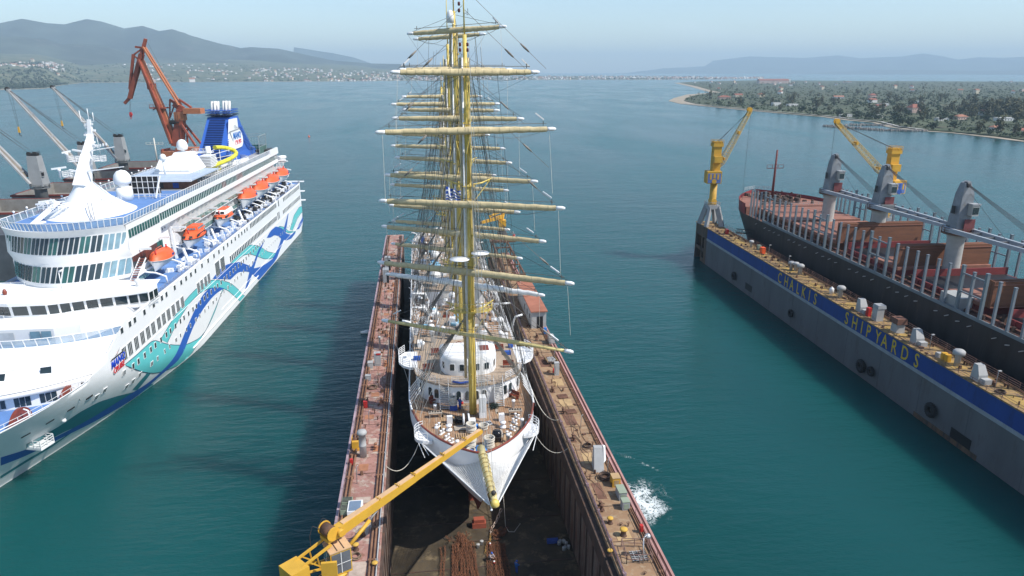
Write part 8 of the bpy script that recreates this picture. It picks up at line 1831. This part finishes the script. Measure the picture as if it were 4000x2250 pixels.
# ================================================================== PEOPLE AND SMALL THINGS
def person(loc, rz, joints, label, cloth, trousers, cap, scale=1):
    """one continuous body grown over a jointed skeleton, clothes a second skin over it"""
    t = thing('person', label, 'person', loc, rz); J = {k: Vector(v) for k, v in joints.items()}
    def limbs(b, g, body):
        P = lambda *n: [J[k] for k in n]
        b.tube(P('pelvis', 'waist', 'chest', 'neck'), [.145 + g, .135 + g, .165 + g, .075 + g * .5], 12)
        b.tube([J['chest'] + (J['shL'] - J['chest']) * 1.0, J['chest'] + Vector((0, 0, .04)), J['shR']], [.08 + g, .12 + g, .08 + g], 10)
        for s in 'LR':
            b.tube(P('hip' + s, 'knee' + s, 'ank' + s), [.095 + g, .066 + g, .045 + g], 10); b.tube(P('sh' + s, 'elb' + s, 'wri' + s), [.06 + g, .045 + g, .032 + g], 10)
            if body:
                d = (J['toe' + s] - J['ank' + s]); b.tube([J['ank' + s], J['ank' + s] + d * .5, J['toe' + s]], [.05, .05, .04], 8)
                w, h = J['wri' + s], J['hand' + s]; dd = (h - w).normalized(); n = dd.orthogonal().normalized(); b.tube([w, w.lerp(h, .55)], [.032, .042], 8)
                for k in range(4): q = w.lerp(h, .5) + n * (-.033 + k * .022); b.tube([q, q + dd * (.05 + .008 * (1.5 - abs(k - 1.5))), q + dd * (.075 + .01 * (1.5 - abs(k - 1.5))) + Vector((0, 0, -.02))], [.012, .011, .009], 6)
                b.tube([w.lerp(h, .25) + n * .03, w.lerp(h, .55) + n * .065], [.013, .010], 6)
        b.tube(P('hipL', 'pelvis', 'hipR'), [.10 + g, .13 + g, .10 + g], 10)
        if body:
            h = J['head']; f = J['face'].normalized(); b.tube([J['neck'], h], [.055, .06], 10); b.sphere(h + Vector((0, 0, .03)), .105, 16, 10, 1.18); b.sphere(h + f * .105, .022, 8, 5); b.sphere(h + f * .055 - Vector((0, 0, .06)), .062, 10, 6)
            sd = f.cross(Vector((0, 0, 1))).normalized()
            for s in (-1, 1): b.sphere(h + sd * s * .108, .024, 8, 5)
    def skin(b, name, m, vox):
        o = b.build(name, m, t); r = o.modifiers.new('remesh', 'REMESH'); r.mode = 'VOXEL'; r.voxel_size = vox; r.use_smooth_shade = True; return o
    b = MB(); limbs(b, 0, True); body = skin(b, 'body', SKIN, .013)
    b = MB(); P = lambda *n: [J[k] for k in n]
    b.tube(P('pelvis', 'waist', 'chest') + [J['chest'].lerp(J['neck'], .7)], [.175, .165, .19, .09], 12); b.tube([J['shL'], J['chest'] + Vector((0, 0, .04)), J['shR']], [.10, .14, .10], 10)
    for s in 'LR': b.tube([J['sh' + s], J['elb' + s], J['elb' + s].lerp(J['wri' + s], .92)], [.085, .066, .052], 10)
    skin(b, 'jacket', cloth, .018)
    b = MB(); b.tube(P('hipL', 'pelvis', 'hipR'), [.125, .165, .125], 10)
    for s in 'LR': b.tube([J['hip' + s], J['knee' + s], J['knee' + s].lerp(J['ank' + s], .96)], [.125, .09, .07], 10)
    skin(b, 'trousers', trousers, .018)
    b = MB()
    for s in 'LR': d = J['toe' + s] - J['ank' + s]; b.tube([J['ank' + s] + Vector((0, 0, .03)), J['ank' + s] + d * .5, J['toe' + s] + d * .15], [.065, .066, .055], 8)
    skin(b, 'boots', BLACK, .018)
    h = J['head']; f = J['face'].normalized(); b = MB(); b.sphere(h + Vector((0, 0, .075)), .125, 14, 8, .95); b.build('helmet', cap, t); b = MB(); b.obox(h + f * .12 + Vector((0, 0, .07)), .17, .12, .02, math.atan2(f.y, f.x) - PI / 2); b.build('visor', cap, t)
    sd = f.cross(Vector((0, 0, 1))).normalized(); b = MB()
    for s in (-1, 1): b.sphere(h + f * .098 + sd * s * .035 + Vector((0, 0, .02)), .014, 8, 5)
    b.build('eyes', BLACK, t); b = MB(); b.beam(h + f * .112 - sd * .025 - Vector((0, 0, .065)), h + f * .112 + sd * .025 - Vector((0, 0, .065)), .012, .012); b.build('mouth', mat('lips', (.30, .12, .10), .6), t)
    t.scale = (scale,) * 3; return t
STAND = dict(pelvis=(0, 0, .95), waist=(0, 0, 1.1), chest=(0, .02, 1.33), neck=(0, .02, 1.5), head=(0, .0, 1.62), face=(0, -1, 0), hipL=(-.09, 0, .93), kneeL=(-.11, -.04, .5), ankL=(-.12, .02, .09), toeL=(-.13, -.15, .045), hipR=(.09, 0, .93), kneeR=(.11, -.08, .5), ankR=(.13, -.05, .09), toeR=(.15, -.22, .045),
             shL=(-.19, .02, 1.42), elbL=(-.25, .0, 1.14), wriL=(-.22, -.14, .94), handL=(-.2, -.2, .86), shR=(.19, .02, 1.42), elbR=(.26, -.05, 1.15), wriR=(.2, -.26, 1.06), handR=(.17, -.34, 1.02))
WORK = dict(STAND); WORK.update(head=(0, -.06, 1.6), face=(0, -1, -.5), elbL=(-.25, -.12, 1.16), wriL=(-.14, -.36, 1.1), handL=(-.1, -.45, 1.08))
SIT = dict(pelvis=(0, 0, .34), waist=(0, -.06, .49), chest=(0, -.17, .70), neck=(0, -.26, .84), head=(.02, -.33, .95), face=(.2, -1, -.7), hipL=(-.1, 0, .33), kneeL=(-.2, -.36, .52), ankL=(-.2, -.30, .09), toeL=(-.22, -.47, .045), hipR=(.1, 0, .33), kneeR=(.2, -.38, .50), ankR=(.22, -.34, .09), toeR=(.24, -.51, .045),
           shL=(-.19, -.2, .78), elbL=(-.24, -.40, .58), wriL=(-.06, -.58, .46), handL=(.0, -.66, .42), shR=(.19, -.2, .78), elbR=(.27, -.42, .6), wriR=(.2, -.66, .5), handR=(.18, -.75, .46))
person((6.7, 72.1, 3.22), .7, SIT, 'person in grey shirt and blue cap crouching on the chains of the dock floor', GREYSH, LGREY, mat('cap_blue', (.03, .12, .5), .6))
person((9.6, 69.4, 3.01), 2.2, WORK, 'person in blue coverall standing in the shade of the dock floor', mat('shade_blue', (.03, .14, .42), .8), COVER, mat('cap_blue', (.03, .12, .5), .6))
person((4.25, 87.0, 16.01), 2.6, WORK, 'person in blue coverall and white helmet by the rope heap, back to the viewer', COVER, COVER, WHITE)
person((11.1, 90.0, 16.01), .9, STAND, 'person in blue coverall with white helmet next to the red bench', COVER, COVER, WHITE)
t = thing('bottle', 'small white and red bottle standing on the chains', 'bottle', (7.0, 74.6, 3.25)); MB().lathe((0, 0, 0), [(.11, 0), (.11, .3), (.05, .4)], 10).build('body', WHITE, t); MB().lathe((0, 0, .12), [(.115, 0), (.115, .12)], 10).build('band', REDP, t)
t = thing('paint_tin', 'little red and white tin in front of the crouching person', 'tin', (7.15, 71.2, 3.25)); MB().lathe((0, 0, 0), [(.12, 0), (.12, .2)], 10).build('body', REDP, t); MB().lathe((0, 0, .202), [(.12, 0), (.12, .1), (.001, .11)], 10).build('lid', WHITE, t)
t = thing('mooring_buoy', 'white float with pale cone drifting beside the left dock wall', 'buoy', (-14.3, 161.5, 0)); MB().tube([(-1.1, 0, .15), (.4, 0, .25), (.9, 0, .2)], [.28, .5, .42], 10).build('float', WHITE, t); MB().box(.85, .95, -.25, .25, .1, .5).build('cap', DARK, t)
t = thing('buoy', 'tiny orange buoy far out on the open water', 'buoy', (-103, 704, 0)); MB().lathe((0, 0, -.3), [(.7, 0), (.9, .7), (.5, 1.3), (.12, 1.5), (.1, 2.6), (.001, 2.7)], 12).build('float', ORANGE, t)
